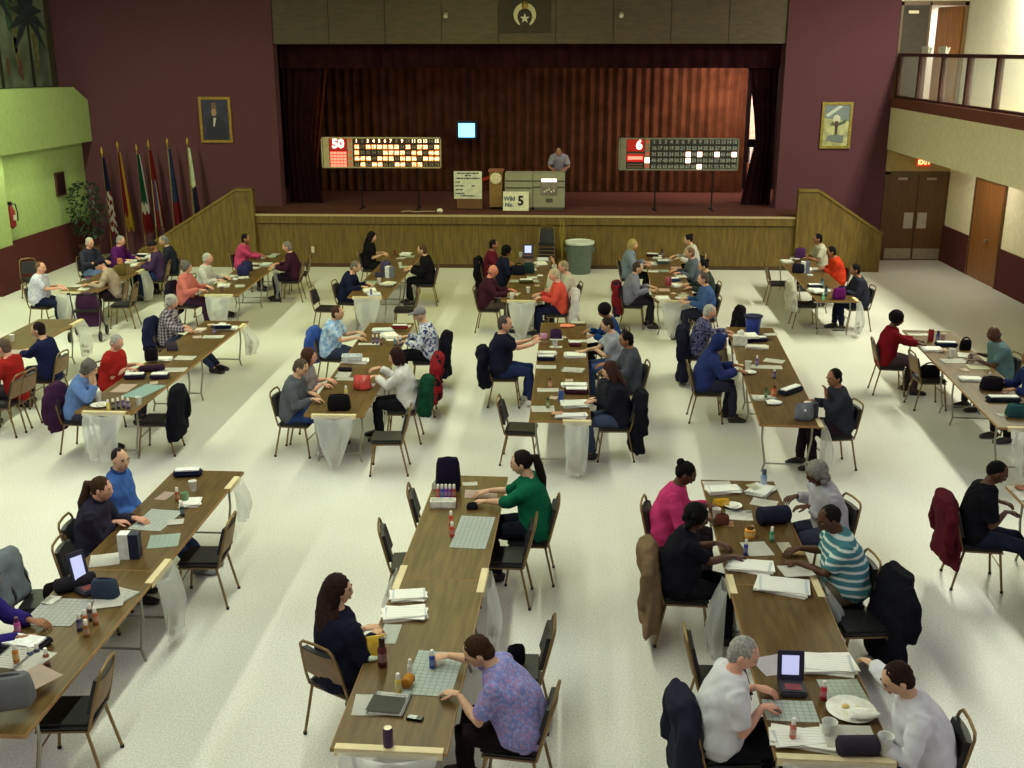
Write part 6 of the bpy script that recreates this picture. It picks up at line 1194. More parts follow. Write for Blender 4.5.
    ('dauber', 'red bingo dauber bottle by the grey-haired person in white polo', 'marker', 1.917, 6.754, -0.03, (190, 40, 60), (0.045, 0.15), 'bingo daubers', 0.74),
    ('bingo_sheet', 'white bingo sheet by the grey-haired person in white polo, nearest the stage', 'paper', 2.083, 6.856, 0.06, (224, 228, 214), (0.3, 0.32), 'printed bingo sheets', 0.74),
    ('plate', 'yellow paper plate with food by the dark-haired person in white shirt', 'plate', 2.069, 6.593, -0.03, (214, 190, 120), (0.34, 0.34), None, 0.751),
    ('napkin', 'white crumpled napkin by the dark-haired person in white shirt', 'napkin', 2.118, 6.488, -0.03, (230, 228, 222), (0.22, 0.14), None, 0.779),
    ('cup', 'white cup by the dark-haired person in white shirt', 'cup', 1.843, 6.288, -0.03, (222, 222, 216), (0.1, 0.13), None, 0.74),
    ('cup', 'pale grey cup by the dark-haired person in white shirt', 'cup', 2.165, 6.13, -0.03, (216, 216, 212), (0.1, 0.14), None, 0.74),
    ('bingo_sheet', 'white bingo sheet by the grey-haired person in white polo, second from stage', 'paper', 1.653, 6.599, -0.03, (230, 234, 230), (0.36, 0.26), 'printed bingo sheets', 0.74),
    ('paper_stack', 'white stack of papers by the dark-haired person in white shirt', 'papers', 1.67, 6.252, -0.03, (234, 232, 224), (0.42, 0.2), 'stacks of papers on the tables', 0.74),
    ('roll', 'black padded roll case by the dark-haired person in white shirt', 'case', 1.99, 6.128, 0.06, (56, 50, 64), (0.27, 0.13), None, 0.74),
    ('paper_sheet', 'white loose paper sheet by the dark-haired person in white shirt, second from stage', 'paper', 1.967, 6.265, -0.03, (234, 232, 224), (0.34, 0.24), 'loose papers on the tables', 0.78),
    ('dauber', 'red bingo dauber bottle by the dark-haired person in white shirt', 'marker', 1.592, 6.23, -0.03, (190, 110, 90), (0.045, 0.15), 'bingo daubers', 0.78),
    ('paper_sheet', 'white loose paper sheet by the person in black T-shirt, nearest the stage', 'paper', 4.957, 10.648, -0.03, (234, 232, 224), (0.3, 0.3), 'loose papers on the tables', 0.74),
    ('paper_sheet', 'white loose paper sheet by the person in black T-shirt, third from stage', 'paper', 4.953, 10.115, 0.06, (226, 216, 232), (0.3, 0.3), 'loose papers on the tables', 0.74),
    ('card', 'tan small card by the person in black T-shirt', 'card', 4.947, 10.843, -0.03, (190, 120, 90), (0.11, 0.14), None, 0.751),
    ('cup', 'white cup by the person in light blue sweater, nearest the stage', 'cup', -6.099, 13.441, -0.01, (234, 232, 224), (0.1, 0.13), None, 0.74),
    ('plate', 'pale grey paper plate with food by the person in light blue sweater', 'plate', -6.002, 13.254, -0.01, (214, 206, 190), (0.24, 0.24), None, 0.74),
    ('dauber', 'yellow bingo dauber bottle by the person in light blue sweater', 'marker', -5.811, 13.07, -0.01, (196, 180, 60), (0.045, 0.15), 'bingo daubers', 0.74),
    ('dauber', 'black bingo dauber bottle by the person in light blue sweater', 'marker', -5.763, 13.115, -0.01, (50, 60, 50), (0.045, 0.15), 'bingo daubers', 0.74),
    ('dauber', 'dark blue bingo dauber bottle by the person in light blue sweater', 'marker', -5.715, 13.16, -0.01, (60, 56, 80), (0.045, 0.15), 'bingo daubers', 0.74),
    ('dauber', 'violet bingo dauber bottle by the person in light blue sweater', 'marker', -5.667, 13.206, -0.01, (90, 70, 130), (0.045, 0.15), 'bingo daubers', 0.74),
    ('dauber', 'dark violet bingo dauber bottle by the person in light blue sweater', 'marker', -5.585, 13.166, -0.01, (80, 60, 110), (0.045, 0.15), 'bingo daubers', 0.74),
    ('bingo_sheet', 'teal bingo sheet by the person in light blue sweater', 'paper', -5.675, 13.95, -0.22, (140, 190, 190), (0.32, 0.62), 'printed bingo sheets', 0.74),
    ('paper_sheet', 'white loose paper sheet by the person in light blue sweater', 'paper', -5.987, 14.031, -0.01, (222, 196, 188), (0.24, 0.4), 'loose papers on the tables', 0.751),
    ('cup', 'white cup by the person in light blue sweater, second from stage', 'cup', -5.504, 13.321, -0.01, (226, 226, 220), (0.085, 0.11), None, 0.74),
    ('soft_case', 'black soft pencil case by the person in red short-sleeved top, second from stage', 'case', -6.041, 14.575, 0.16, (46, 40, 56), (0.3, 0.18), None, 0.74),
    ('soft_case', 'black soft pencil case by the person in red short-sleeved top, nearest the stage', 'case', -5.683, 14.591, 0.08, (48, 42, 58), (0.26, 0.18), None, 0.74),
    ('roll', 'dark padded roll case by the person in red short-sleeved top', 'case', -5.921, 14.934, 0.42, (60, 40, 60), (0.36, 0.1), None, 0.74),
    ('paper_stack', 'white stack of papers by the person in red short-sleeved top', 'papers', -6.025, 15.558, -0.01, (234, 232, 224), (0.36, 0.18), 'stacks of papers on the tables', 0.74),
    ('paper_sheet', 'white loose paper sheet by the person in red short-sleeved top, nearest the stage', 'paper', -5.691, 15.69, -0.01, (234, 232, 224), (0.3, 0.24), 'loose papers on the tables', 0.74),
    ('paper_sheet', 'white loose paper sheet by the person in red short-sleeved top, second from stage', 'paper', -5.651, 15.019, 0.08, (226, 224, 216), (0.4, 0.24), 'loose papers on the tables', 0.74),
    ('handbag', 'black handbag by the person in red short-sleeved top', 'bag', -6.097, 15.391, 0.34, (30, 26, 34), (0.22, 0.18), None, 0.78),
    ('soft_bag', 'dark grey soft zip bag by the person in plaid shirt', 'bag', -6.045, 16.139, -0.01, (80, 70, 84), (0.2, 0.14), None, 0.74),
    ('paper_sheet', 'white loose paper sheet by the person in plaid shirt', 'paper', -5.673, 17.02, 0.08, (234, 232, 224), (0.34, 0.2), 'loose papers on the tables', 0.74),
    ('paper_stack', 'white stack of papers by the person in plaid shirt', 'papers', -5.608, 17.585, -0.12, (234, 232, 224), (0.36, 0.2), 'stacks of papers on the tables', 0.74),
    ('soft_case', 'dark blue soft pencil case by the person in plaid shirt', 'case', -5.65, 17.439, 0.13, (30, 34, 62), (0.34, 0.07), None, 0.78),
    ('paper_stack', 'pale tan stack of papers by the person in plaid shirt', 'papers', -6.021, 17.423, -0.01, (214, 190, 176), (0.16, 0.2), 'stacks of papers on the tables', 0.74),
    ('bottle', 'dark violet bottle by the person in plaid shirt', 'bottle', -5.726, 17.26, -0.01, (90, 70, 110), (0.06, 0.12), None, 0.74),
    ('napkin', 'white crumpled napkin by the person in plaid shirt', 'napkin', -5.782, 17.871, -0.01, (230, 226, 230), (0.14, 0.12), None, 0.74),
    ('card', 'white small card by the person in plaid shirt, second from stage', 'card', -5.937, 17.009, 0.34, (226, 206, 196), (0.14, 0.18), None, 0.74),
    ('soft_bag', 'black soft zip bag by the person in grey shirt and jeans', 'bag', -2.822, 13.248, 0.09, (26, 24, 28), (0.34, 0.2), None, 0.74),
    ('snack_bag', 'red snack bag by the person in cream sweater', 'snack', -2.686, 14.176, 0.0, (196, 70, 64), (0.26, 0.2), None, 0.74),
    ('dauber', 'yellow bingo dauber bottle by the person in pale grey top', 'marker', -2.842, 13.823, 0.0, (220, 196, 110), (0.045, 0.15), 'bingo daubers', 0.74),
    ('paper_stack', 'white stack of papers by the person in grey cap, second from stage', 'papers', -3.044, 15.572, 0.0, (234, 232, 224), (0.4, 0.2), 'stacks of papers on the tables', 0.74),
    ('paper_sheet', 'white loose paper sheet by the person in pale grey top, second from stage', 'paper', -3.005, 14.654, 0.0, (220, 214, 206), (0.3, 0.16), 'loose papers on the tables', 0.74),
    ('card', 'white small card by the person in cream sweater', 'card', -2.597, 14.37, 0.0, (206, 206, 226), (0.11, 0.14), None, 0.74),
    ('roll', 'black padded roll case by the person in cream sweater', 'case', -3.099, 15.072, 0.0, (40, 36, 46), (0.2, 0.06), None, 0.74),
    ('paper_stack', 'pale grey stack of papers by the person in sky blue print shirt', 'papers', -2.916, 17.556, 0.0, (206, 212, 216), (0.36, 0.22), 'stacks of papers on the tables', 0.74),
    ('paper_sheet', 'white loose paper sheet by the person in grey cap, nearest the stage', 'paper', -2.629, 17.932, -0.07, (234, 232, 224), (0.26, 0.2), 'loose papers on the tables', 0.74),
    ('soft_case', 'red soft pencil case by the person in grey cap', 'case', -2.646, 17.568, 0.0, (140, 40, 50), (0.28, 0.1), None, 0.78),
    ('dauber', 'dark violet bingo dauber bottle by the person in sky blue print shirt', 'marker', -2.957, 16.703, 0.0, (60, 52, 80), (0.045, 0.15), 'bingo daubers', 0.74),
    ('dauber', 'dark violet bingo dauber bottle by the person in grey cap, nearest the stage', 'marker', -2.893, 16.705, 0.0, (80, 60, 110), (0.045, 0.15), 'bingo daubers', 0.74),
    ('dauber', 'dark red bingo dauber bottle by the person in grey cap', 'marker', -2.818, 16.643, 0.0, (110, 60, 50), (0.045, 0.15), 'bingo daubers', 0.74),
    ('dauber', 'teal bingo dauber bottle by the person in grey cap', 'marker', -2.584, 16.588, 0.0, (60, 110, 130), (0.045, 0.15), 'bingo daubers', 0.74),
    ('dauber', 'dark violet bingo dauber bottle by the person in grey cap, second from stage', 'marker', -2.502, 16.657, 0.0, (70, 60, 80), (0.045, 0.15), 'bingo daubers', 0.74),
    ('dauber', 'blue bingo dauber bottle by the person in grey cap', 'marker', -2.501, 16.594, 0.0, (60, 100, 140), (0.045, 0.15), 'bingo daubers', 0.74),
    ('paper_sheet', 'white loose paper sheet by the person in sky blue print shirt', 'paper', -3.019, 16.668, 0.09, (234, 232, 224), (0.34, 0.14), 'loose papers on the tables', 0.74),
    ('crate', 'pale grey shallow tray by the person in sky blue print shirt', 'tray', -3.087, 15.569, 0.09, (210, 214, 216), (0.3, 0.2), None, 0.78),
    ('paper_stack', 'white stack of papers by the person in navy T-shirt', 'papers', -0.143, 16.165, -0.01, (234, 232, 224), (0.3, 0.14), 'stacks of papers on the tables', 0.74),
    ('soft_case', 'dark blue soft pencil case by the person in navy T-shirt', 'case', -0.157, 15.809, -0.01, (30, 34, 62), (0.28, 0.14), None, 0.74),
    ('paper_sheet', 'white loose paper sheet by the person in navy T-shirt', 'paper', -0.152, 15.413, -0.01, (234, 232, 224), (0.3, 0.2), 'loose papers on the tables', 0.74),
    ('paper_stack', 'white stack of papers by the person in pale grey T-shirt', 'papers', 0.286, 16.064, 0.04, (234, 232, 224), (0.32, 0.24), 'stacks of papers on the tables', 0.74),
    ('paper_sheet', 'white loose paper sheet by the person in dark grey coat', 'paper', 0.246, 15.267, -0.19, (234, 232, 224), (0.34, 0.26), 'loose papers on the tables', 0.74),
    ('paper_sheet', 'white loose paper sheet by the person in black jacket, nearest the stage', 'paper', -0.111, 14.234, 0.04, (234, 232, 224), (0.3, 0.18), 'loose papers on the tables', 0.74),
    ('paper_stack', 'white stack of papers by the person in dark grey coat', 'papers', 0.264, 14.444, -0.1, (234, 232, 224), (0.36, 0.14), 'stacks of papers on the tables', 0.74),
    ('soft_case', 'dark purple soft pencil case by the person in black jacket', 'case', 0.281, 14.109, -0.01, (70, 34, 50), (0.34, 0.16), None, 0.74),
    ('paper_sheet', 'white loose paper sheet by the person in black jacket, second from stage', 'paper', -0.168, 13.374, 0.07, (234, 232, 224), (0.3, 0.26), 'loose papers on the tables', 0.74),
    ('paper_stack', 'pale grey stack of papers by the person in black jacket', 'papers', 0.264, 13.566, -0.01, (214, 214, 206), (0.36, 0.26), 'stacks of papers on the tables', 0.74),
    ('paper_stack', 'white stack of papers by the person in black jacket', 'papers', 0.195, 13.057, -0.01, (226, 222, 226), (0.4, 0.14), 'stacks of papers on the tables', 0.74),
    ('bottle', 'tan bottle by the person in black jacket', 'bottle', -0.085, 14.34, -0.01, (170, 110, 80), (0.05, 0.14), None, 0.751),
    ('bottle', 'olive bottle by the person in black jacket', 'bottle', -0.103, 13.416, -0.01, (110, 120, 60), (0.05, 0.14), None, 0.751),
    ('can', 'blue drinks can by the person in black jacket', 'can', 0.067, 13.701, -0.01, (60, 90, 160), (0.07, 0.16), None, 0.74),
    ('snack_bag', 'pink snack bag by the person in royal blue top', 'snack', -0.21, 17.12, -0.01, (190, 130, 160), (0.14, 0.1), None, 0.74),
    ('soft_bag', 'dark violet soft zip bag by the person in royal blue top', 'bag', -0.012, 17.145, -0.01, (70, 46, 84), (0.22, 0.16), None, 0.74),
    ('napkin', 'orange crumpled napkin by the person in royal blue top', 'napkin', 0.175, 17.978, -0.01, (226, 130, 100), (0.26, 0.22), None, 0.74),
    ('cup', 'pale grey cup by the person in pale grey T-shirt', 'cup', -0.026, 16.646, -0.01, (206, 206, 210), (0.085, 0.11), None, 0.74),
    ('paper_sheet', 'white loose paper sheet by the person in royal blue top, nearest the stage', 'paper', 0.363, 18.138, -0.01, (234, 232, 224), (0.28, 0.14), 'loose papers on the tables', 0.785),
    ('paper_sheet', 'white loose paper sheet by the person in royal blue top, third from stage', 'paper', 0.338, 17.011, -0.01, (234, 232, 224), (0.3, 0.16), 'loose papers on the tables', 0.74),
    ('soft_case', 'dark purple soft pencil case by the person in pale grey T-shirt', 'case', 0.294, 16.682, -0.01, (96, 40, 56), (0.2, 0.12), None, 0.74),
    ('card', 'tan small card by the person in black jacket', 'card', 0.016, 13.09, -0.01, (222, 180, 150), (0.14, 0.12), None, 0.78),
    ('card', 'brown small card by the person in pale grey T-shirt', 'card', -0.187, 16.79, -0.01, (110, 80, 60), (0.16, 0.14), None, 0.74),
    ('paper_sheet', 'white loose paper sheet by the person in pale grey T-shirt', 'paper', -0.009, 16.605, -0.01, (234, 232, 224), (0.2, 0.12), 'loose papers on the tables', 0.74),
    ('bucket', 'blue plastic bucket by the person in navy print shirt', 'bucket', 3.262, 17.585, -0.07, (50, 66, 160), (0.28, 0.32), None, 0.74),
    ('tissue_box', 'white tissue box by the person in navy print shirt', 'box', 2.94, 16.869, -0.07, (222, 220, 206), (0.22, 0.16), None, 0.74),
    ('soft_case', 'dark blue soft pencil case by the person in navy print shirt', 'case', 3.259, 17.134, 0.19, (30, 34, 62), (0.34, 0.16), None, 0.74),
    ('paper_stack', 'pale grey stack of papers by the person in navy print shirt', 'papers', 3.18, 16.678, -0.16, (206, 200, 186), (0.34, 0.18), 'stacks of papers on the tables', 0.74),
    ('paper_sheet', 'white loose paper sheet by the person in navy print shirt', 'paper', 3.496, 17.277, 0.11, (234, 232, 224), (0.22, 0.16), 'loose papers on the tables', 0.818),
    ('paper_sheet', 'white loose paper sheet by the person in blue hooded sweatshirt, second from stage', 'paper', 3.102, 15.554, -0.07, (234, 232, 224), (0.5, 0.2), 'loose papers on the tables', 0.74),
    ('paper_sheet', 'white loose paper sheet by the person in blue hooded sweatshirt, nearest the stage', 'paper', 3.301, 15.901, -0.42, (234, 232, 224), (0.3, 0.22), 'loose papers on the tables', 0.74),
    ('cup', 'white cup by the person in blue hooded sweatshirt', 'cup', 2.812, 15.345, -0.07, (222, 220, 206), (0.1, 0.14), None, 0.74),
    ('plate', 'white paper plate with food by the person in blue hooded sweatshirt', 'plate', 2.816, 15.212, -0.07, (234, 232, 224), (0.2, 0.2), None, 0.74),
    ('dauber', 'blue bingo dauber bottle by the person in blue hooded sweatshirt', 'marker', 2.986, 15.595, -0.07, (80, 70, 150), (0.04, 0.16), 'bingo daubers', 0.751),
    ('paper_sheet', 'white loose paper sheet by the person in charcoal sweater', 'paper', 2.802, 13.985, -0.07, (234, 232, 224), (0.34, 0.26), 'loose papers on the tables', 0.74),
    ('napkin', 'white crumpled napkin by the person in charcoal sweater', 'napkin', 2.889, 13.722, -0.07, (226, 226, 224), (0.2, 0.2), None, 0.74),
    ('bottle', 'orange bottle by the person in charcoal sweater', 'bottle', 2.95, 14.071, -0.07, (206, 90, 40), (0.06, 0.15), None, 0.751),
    ('bottle', 'green bottle by the person in charcoal sweater', 'bottle', 2.828, 13.989, -0.07, (70, 120, 70), (0.04, 0.14), None, 0.751),
    ('soft_case', 'navy soft pencil case by the person in charcoal sweater', 'case', 3.221, 14.283, 0.8, (40, 44, 60), (0.44, 0.16), None, 0.74),
    ('snack_bag', 'grey snack bag by the person in charcoal sweater', 'snack', 3.138, 13.092, 0.28, (110, 112, 124), (0.26, 0.22), None, 0.74),
    ('upright_box', 'black upright box by the person in charcoal sweater', 'box', 3.244, 13.169, 0.11, (40, 40, 56), (0.16, 0.2), None, 0.74),
    ('paper_sheet', 'white loose paper sheet by the person in dark red sweater', 'paper', 6.023, 17.722, 0.02, (234, 232, 224), (0.34, 0.2), 'loose papers on the tables', 0.74),
    ('can', 'red drinks can by the person in dark red sweater', 'can', 6.079, 17.256, -0.07, (150, 40, 44), (0.09, 0.2), None, 0.74),
    ('bottle', 'blue bottle by the person in dark red sweater', 'bottle', 6.185, 17.234, -0.07, (60, 70, 140), (0.06, 0.18), None, 0.74),
    ('can', 'pale pink drinks can by the person in dark red sweater', 'can', 6.288, 17.292, -0.07, (206, 170, 170), (0.08, 0.12), None, 0.74),
    ('paper_stack', 'white stack of papers by the person in dark red sweater', 'papers', 5.918, 16.663, -0.07, (234, 232, 224), (0.3, 0.24), 'stacks of papers on the tables', 0.74),
    ('soft_case', 'dark blue soft pencil case by the person in dark red sweater', 'case', 6.222, 16.935, -0.07, (30, 34, 62), (0.34, 0.16), None, 0.74),
    ('cup', 'white cup by the person in pale teal shirt', 'cup', 6.072, 16.248, -0.07, (234, 232, 224), (0.1, 0.13), None, 0.74),
    ('paper_sheet', 'white loose paper sheet by the person in pale teal shirt, third from stage', 'paper', 6.031, 16.018, 0.1, (234, 232, 224), (0.4, 0.26), 'loose papers on the tables', 0.74),
    ('paper_sheet', 'white loose paper sheet by the person in pale teal shirt, second from stage', 'paper', 6.303, 16.322, -0.42, (234, 232, 224), (0.2, 0.2), 'loose papers on the tables', 0.74),
    ('paper_sheet', 'white loose paper sheet by the person in pale teal shirt, fourth from stage', 'paper', 6.269, 15.689, -0.07, (226, 222, 196), (0.3, 0.26), 'loose papers on the tables', 0.74),
    ('paper_stack', 'white stack of papers by the person in deep blue top', 'papers', 5.912, 14.985, -0.07, (234, 232, 224), (0.3, 0.18), 'stacks of papers on the tables', 0.74),
    ('soft_bag', 'black soft zip bag by the person in deep blue top', 'bag', 6.025, 14.534, -0.07, (34, 30, 38), (0.34, 0.18), None, 0.74),
    ('soft_case', 'dark blue soft pencil case by the person in deep blue top', 'case', 5.974, 13.987, 0.02, (36, 40, 56), (0.44, 0.16), None, 0.74),
    ('soft_bag', 'dark teal soft zip bag by the person in deep blue top', 'bag', 5.916, 13.345, -0.07, (50, 90, 96), (0.36, 0.16), None, 0.74),
    ('card', 'white small card by the person in deep blue top', 'card', 5.776, 13.378, 0.1, (234, 232, 224), (0.2, 0.14), None, 0.74),
    ('handbag', 'black handbag by the person in dark red sweater', 'bag', 6.444, 16.718, -0.07, (26, 24, 28), (0.2, 0.16), None, 0.74),
    ('paper_sheet', 'white loose paper sheet by the person in navy sweater, nearest the stage', 'paper', -8.526, 15.936, 0.0, (226, 206, 210), (0.3, 0.26), 'loose papers on the tables', 0.74),
    ('cup', 'white cup by the person in navy sweater', 'cup', -8.843, 16.597, 0.0, (234, 232, 224), (0.085, 0.11), None, 0.74),
    ('paper_sheet', 'white loose paper sheet by the person in navy sweater, second from stage', 'paper', -8.524, 15.352, 0.0, (234, 232, 224), (0.3, 0.3), 'loose papers on the tables', 0.74),
    ('paper_sheet', 'white loose paper sheet by the person in beige shirt and dark cap', 'paper', -9.774, 21.122, -0.1, (234, 232, 224), (0.22, 0.29), 'loose papers on the tables', 0.74),
    ('paper_sheet', 'white loose paper sheet by the person in pale lilac shirt', 'paper', -9.486, 20.83, 0.14, (234, 232, 224), (0.22, 0.29), 'loose papers on the tables', 0.74),
    ('napkin', 'white crumpled napkin by the person in beige shirt and dark cap', 'napkin', -9.819, 21.744, 0.16, (214, 214, 230), (0.12, 0.1), None, 0.74),
    ('paper_sheet', 'white loose paper sheet by the person in purple sweater, second from stage', 'paper', -9.709, 24.431, -0.22, (234, 232, 224), (0.22, 0.29), 'loose papers on the tables', 0.74),
    ('paper_stack', 'white stack of papers by the person in purple sweater', 'papers', -9.712, 23.902, 0.14, (234, 232, 224), (0.24, 0.3), 'stacks of papers on the tables', 0.74),
    ('soft_case', 'black soft pencil case by the person in purple sweater', 'case', -9.685, 24.553, -0.14, (40, 44, 50), (0.3, 0.18), None, 0.751),
    ('snack_bag', 'tan snack bag by the person in black vest', 'snack', -9.764, 23.396, -0.28, (176, 110, 70), (0.15, 0.18), None, 0.74),
    ('napkin', 'purple crumpled napkin by the person in beige shirt and dark cap', 'napkin', -9.756, 21.652, 0.09, (130, 60, 110), (0.12, 0.1), None, 0.785),
    ('soft_bag', 'olive soft zip bag by the person in plum shirt and jeans', 'bag', -9.337, 22.328, 0.23, (110, 90, 50), (0.28, 0.22), None, 0.74),
    ('cup', 'white cup by the person in plum shirt and jeans', 'cup', -9.504, 23.477, 0.05, (234, 232, 224), (0.085, 0.11), None, 0.74),
    ('paper_sheet', 'white loose paper sheet by the person in purple sweater, nearest the stage', 'paper', -9.718, 24.839, -0.1, (234, 232, 224), (0.22, 0.29), 'loose papers on the tables', 0.74),
    ('paper_sheet', 'white loose paper sheet by the person in pink sweater, second from stage', 'paper', -6.877, 24.558, -0.05, (234, 232, 224), (0.22, 0.29), 'loose papers on the tables', 0.74),
    ('paper_sheet', 'pale grey loose paper sheet by the person in pink sweater', 'paper', -6.703, 24.702, 0.2, (206, 214, 200), (0.22, 0.29), 'loose papers on the tables', 0.751),
    ('paper_stack', 'pale grey stack of papers by the person in burgundy sweater', 'papers', -6.545, 23.658, -0.08, (206, 214, 204), (0.24, 0.3), 'stacks of papers on the tables', 0.74),
    ('paper_sheet', 'white loose paper sheet by the person in burgundy sweater, second from stage', 'paper', -6.691, 23.279, -0.07, (234, 232, 224), (0.22, 0.29), 'loose papers on the tables', 0.74),
    ('soft_bag', 'dark blue soft zip bag by the person in white blouse', 'bag', -6.712, 22.44, 0.13, (52, 52, 96), (0.28, 0.22), None, 0.74),
    ('soft_bag', 'dark blue soft zip bag by the person in burgundy sweater', 'bag', -6.759, 22.915, 0.16, (50, 50, 84), (0.28, 0.22), None, 0.74),
    ('paper_sheet', 'white loose paper sheet by the person in white blouse, nearest the stage', 'paper', -6.914, 22.327, -0.14, (234, 232, 224), (0.22, 0.29), 'loose papers on the tables', 0.74),
    ('napkin', 'white crumpled napkin by the person in white blouse', 'napkin', -6.732, 21.891, -0.24, (230, 230, 236), (0.12, 0.1), None, 0.74),
    ('paper_stack', 'white stack of papers by the person in white blouse', 'papers', -6.771, 21.252, 0.11, (234, 232, 224), (0.24, 0.3), 'stacks of papers on the tables', 0.74),
    ('paper_sheet', 'white loose paper sheet by the person in white blouse, fourth from stage', 'paper', -6.91, 21.453, -0.03, (226, 220, 196), (0.22, 0.29), 'loose papers on the tables', 0.78),
    ('paper_sheet', 'white loose paper sheet by the person in white blouse, fifth from stage', 'paper', -6.446, 21.266, 0.27, (234, 232, 224), (0.22, 0.29), 'loose papers on the tables', 0.74),
    ('cup', 'brown cup by the person in salmon top', 'cup', -6.604, 20.584, -0.12, (120, 90, 80), (0.085, 0.11), None, 0.74),
    ('paper_sheet', 'white loose paper sheet by the person in pink sweater, nearest the stage', 'paper', -6.693, 25.049, 0.0, (234, 232, 224), (0.22, 0.29), 'loose papers on the tables', 0.74),
    ('paper_stack', 'white stack of papers by the person in navy, head bowed, second from stage', 'papers', -3.72, 20.878, 0.14, (234, 232, 224), (0.24, 0.3), 'stacks of papers on the tables', 0.74),
    ('paper_stack', 'pale grey stack of papers by the person in navy, head bowed', 'papers', -3.559, 20.473, 0.18, (206, 206, 214), (0.24, 0.3), 'stacks of papers on the tables', 0.74),
    ('bingo_sheet', 'pale grey bingo sheet by the person in navy, head bowed', 'paper', -3.879, 21.69, 0.02, (206, 214, 200), (0.3, 0.42), 'printed bingo sheets', 0.74),
    ('paper_sheet', 'white loose paper sheet by the person in navy, head bowed, nearest the stage', 'paper', -3.455, 21.498, 0.18, (234, 232, 224), (0.22, 0.29), 'loose papers on the tables', 0.74),
    ('cup', 'white cup by the person in navy, head bowed', 'cup', -3.66, 21.632, 0.11, (234, 232, 224), (0.085, 0.11), None, 0.74),
    ('upright_box', 'grey upright box by the person in black cardigan', 'box', -3.531, 22.291, -0.24, (110, 110, 120), (0.18, 0.24), None, 0.74),
    ('soft_bag', 'dark violet soft zip bag by the person in black cardigan', 'bag', -3.734, 23.045, -0.24, (86, 70, 110), (0.28, 0.22), None, 0.74),
    ('crate', 'dark blue shallow tray by the person in black cardigan', 'tray', -3.733, 22.464, 0.21, (70, 66, 90), (0.28, 0.2), None, 0.74),
    ('paper_sheet', 'white loose paper sheet by the person in black sleeveless top', 'paper', -3.621, 24.698, -0.26, (234, 232, 224), (0.22, 0.29), 'loose papers on the tables', 0.74),
    ('paper_sheet', 'pale cream loose paper sheet by the person in black sleeveless top', 'paper', -3.453, 24.841, 0.05, (206, 206, 170), (0.22, 0.29), 'loose papers on the tables', 0.751),
    ('cup', 'white cup by the person in black cardigan', 'cup', -3.492, 23.483, 0.18, (234, 232, 224), (0.085, 0.11), None, 0.74),
    ('can', 'red drinks can by the person in black sleeveless top', 'can', -3.85, 25.166, -0.19, (120, 60, 50), (0.066, 0.122), None, 0.74),
    ('paper_stack', 'white stack of papers by the person in black sleeveless top', 'papers', -3.574, 25.031, -0.14, (234, 232, 224), (0.24, 0.3), 'stacks of papers on the tables', 0.762),
    ('paper_sheet', 'pale grey loose paper sheet by the person in black cardigan', 'paper', -3.39, 23.543, -0.03, (206, 216, 200), (0.22, 0.29), 'loose papers on the tables', 0.74),
    ('paper_sheet', 'white loose paper sheet by the person in maroon sweater', 'paper', -0.847, 20.708, -0.28, (234, 232, 224), (0.22, 0.29), 'loose papers on the tables', 0.74),
    ('paper_sheet', 'white loose paper sheet by the person in cream top', 'paper', -0.486, 22.049, 0.21, (222, 220, 206), (0.22, 0.29), 'loose papers on the tables', 0.74),
    ('paper_sheet', 'pale grey loose paper sheet by the person in cream top', 'paper', -0.88, 22.032, -0.12, (214, 214, 196), (0.22, 0.29), 'loose papers on the tables', 0.74),
    ('card', 'white small card by the person in maroon sweater', 'card', -0.913, 20.421, 0.12, (234, 232, 224), (0.11, 0.14), None, 0.74),
    ('cup', 'white cup by the person in coral top', 'cup', -0.867, 20.254, 0.18, (234, 232, 224), (0.085, 0.11), None, 0.74),
    ('card', 'white small card by the person in coral top', 'card', -0.392, 20.537, 0.23, (234, 232, 224), (0.11, 0.14), None, 0.74),
    ('cup', 'white cup by the person in maroon sweater', 'cup', -0.576, 20.842, -0.17, (234, 232, 224), (0.085, 0.11), None, 0.74),
    ('soft_case', 'olive soft pencil case by the person in cream top', 'case', -0.646, 21.828, 0.12, (90, 80, 40), (0.3, 0.18), None, 0.751),
    ('handbag', 'navy handbag by the person in dark navy top', 'bag', -0.829, 22.745, -0.1, (28, 28, 44), (0.3, 0.2), None, 0.74),
    ('soft_bag', 'dark teal soft zip bag by the person in dark navy top', 'bag', -0.615, 22.937, -0.28, (40, 60, 64), (0.28, 0.22), None, 0.74),
    ('paper_stack', 'white stack of papers by the person in crimson top, second from stage', 'papers', -0.374, 24.049, 0.18, (234, 232, 224), (0.24, 0.3), 'stacks of papers on the tables', 0.74),
    ('paper_stack', 'white stack of papers by the person in crimson top, nearest the stage', 'papers', -0.337, 24.57, -0.03, (214, 220, 224), (0.24, 0.3), 'stacks of papers on the tables', 0.74),
    ('tablet', 'pale grey bingo tablet by the person in crimson top', 'tablet', -0.692, 24.881, -0.02, (180, 186, 196), (0.24, 0.26), None, 0.74),
    ('cup', 'pale grey cup by the person in crimson top', 'cup', -0.864, 24.964, -0.21, (206, 206, 200), (0.085, 0.11), None, 0.74),
    ('paper_sheet', 'white loose paper sheet by the person in dark navy top, second from stage', 'paper', -0.538, 22.488, 0.05, (234, 232, 224), (0.22, 0.29), 'loose papers on the tables', 0.74),
    ('napkin', 'white crumpled napkin by the person in dark navy top', 'napkin', -0.369, 22.495, 0.23, (226, 222, 214), (0.12, 0.1), None, 0.751),
    ('paper_stack', 'white stack of papers by the person in medium blue shirt', 'papers', 2.031, 20.366, 0.0, (234, 232, 224), (0.24, 0.3), 'stacks of papers on the tables', 0.74),
    ('napkin', 'white crumpled napkin by the person in medium blue shirt', 'napkin', 2.319, 20.373, 0.07, (222, 222, 218), (0.12, 0.1), None, 0.74),
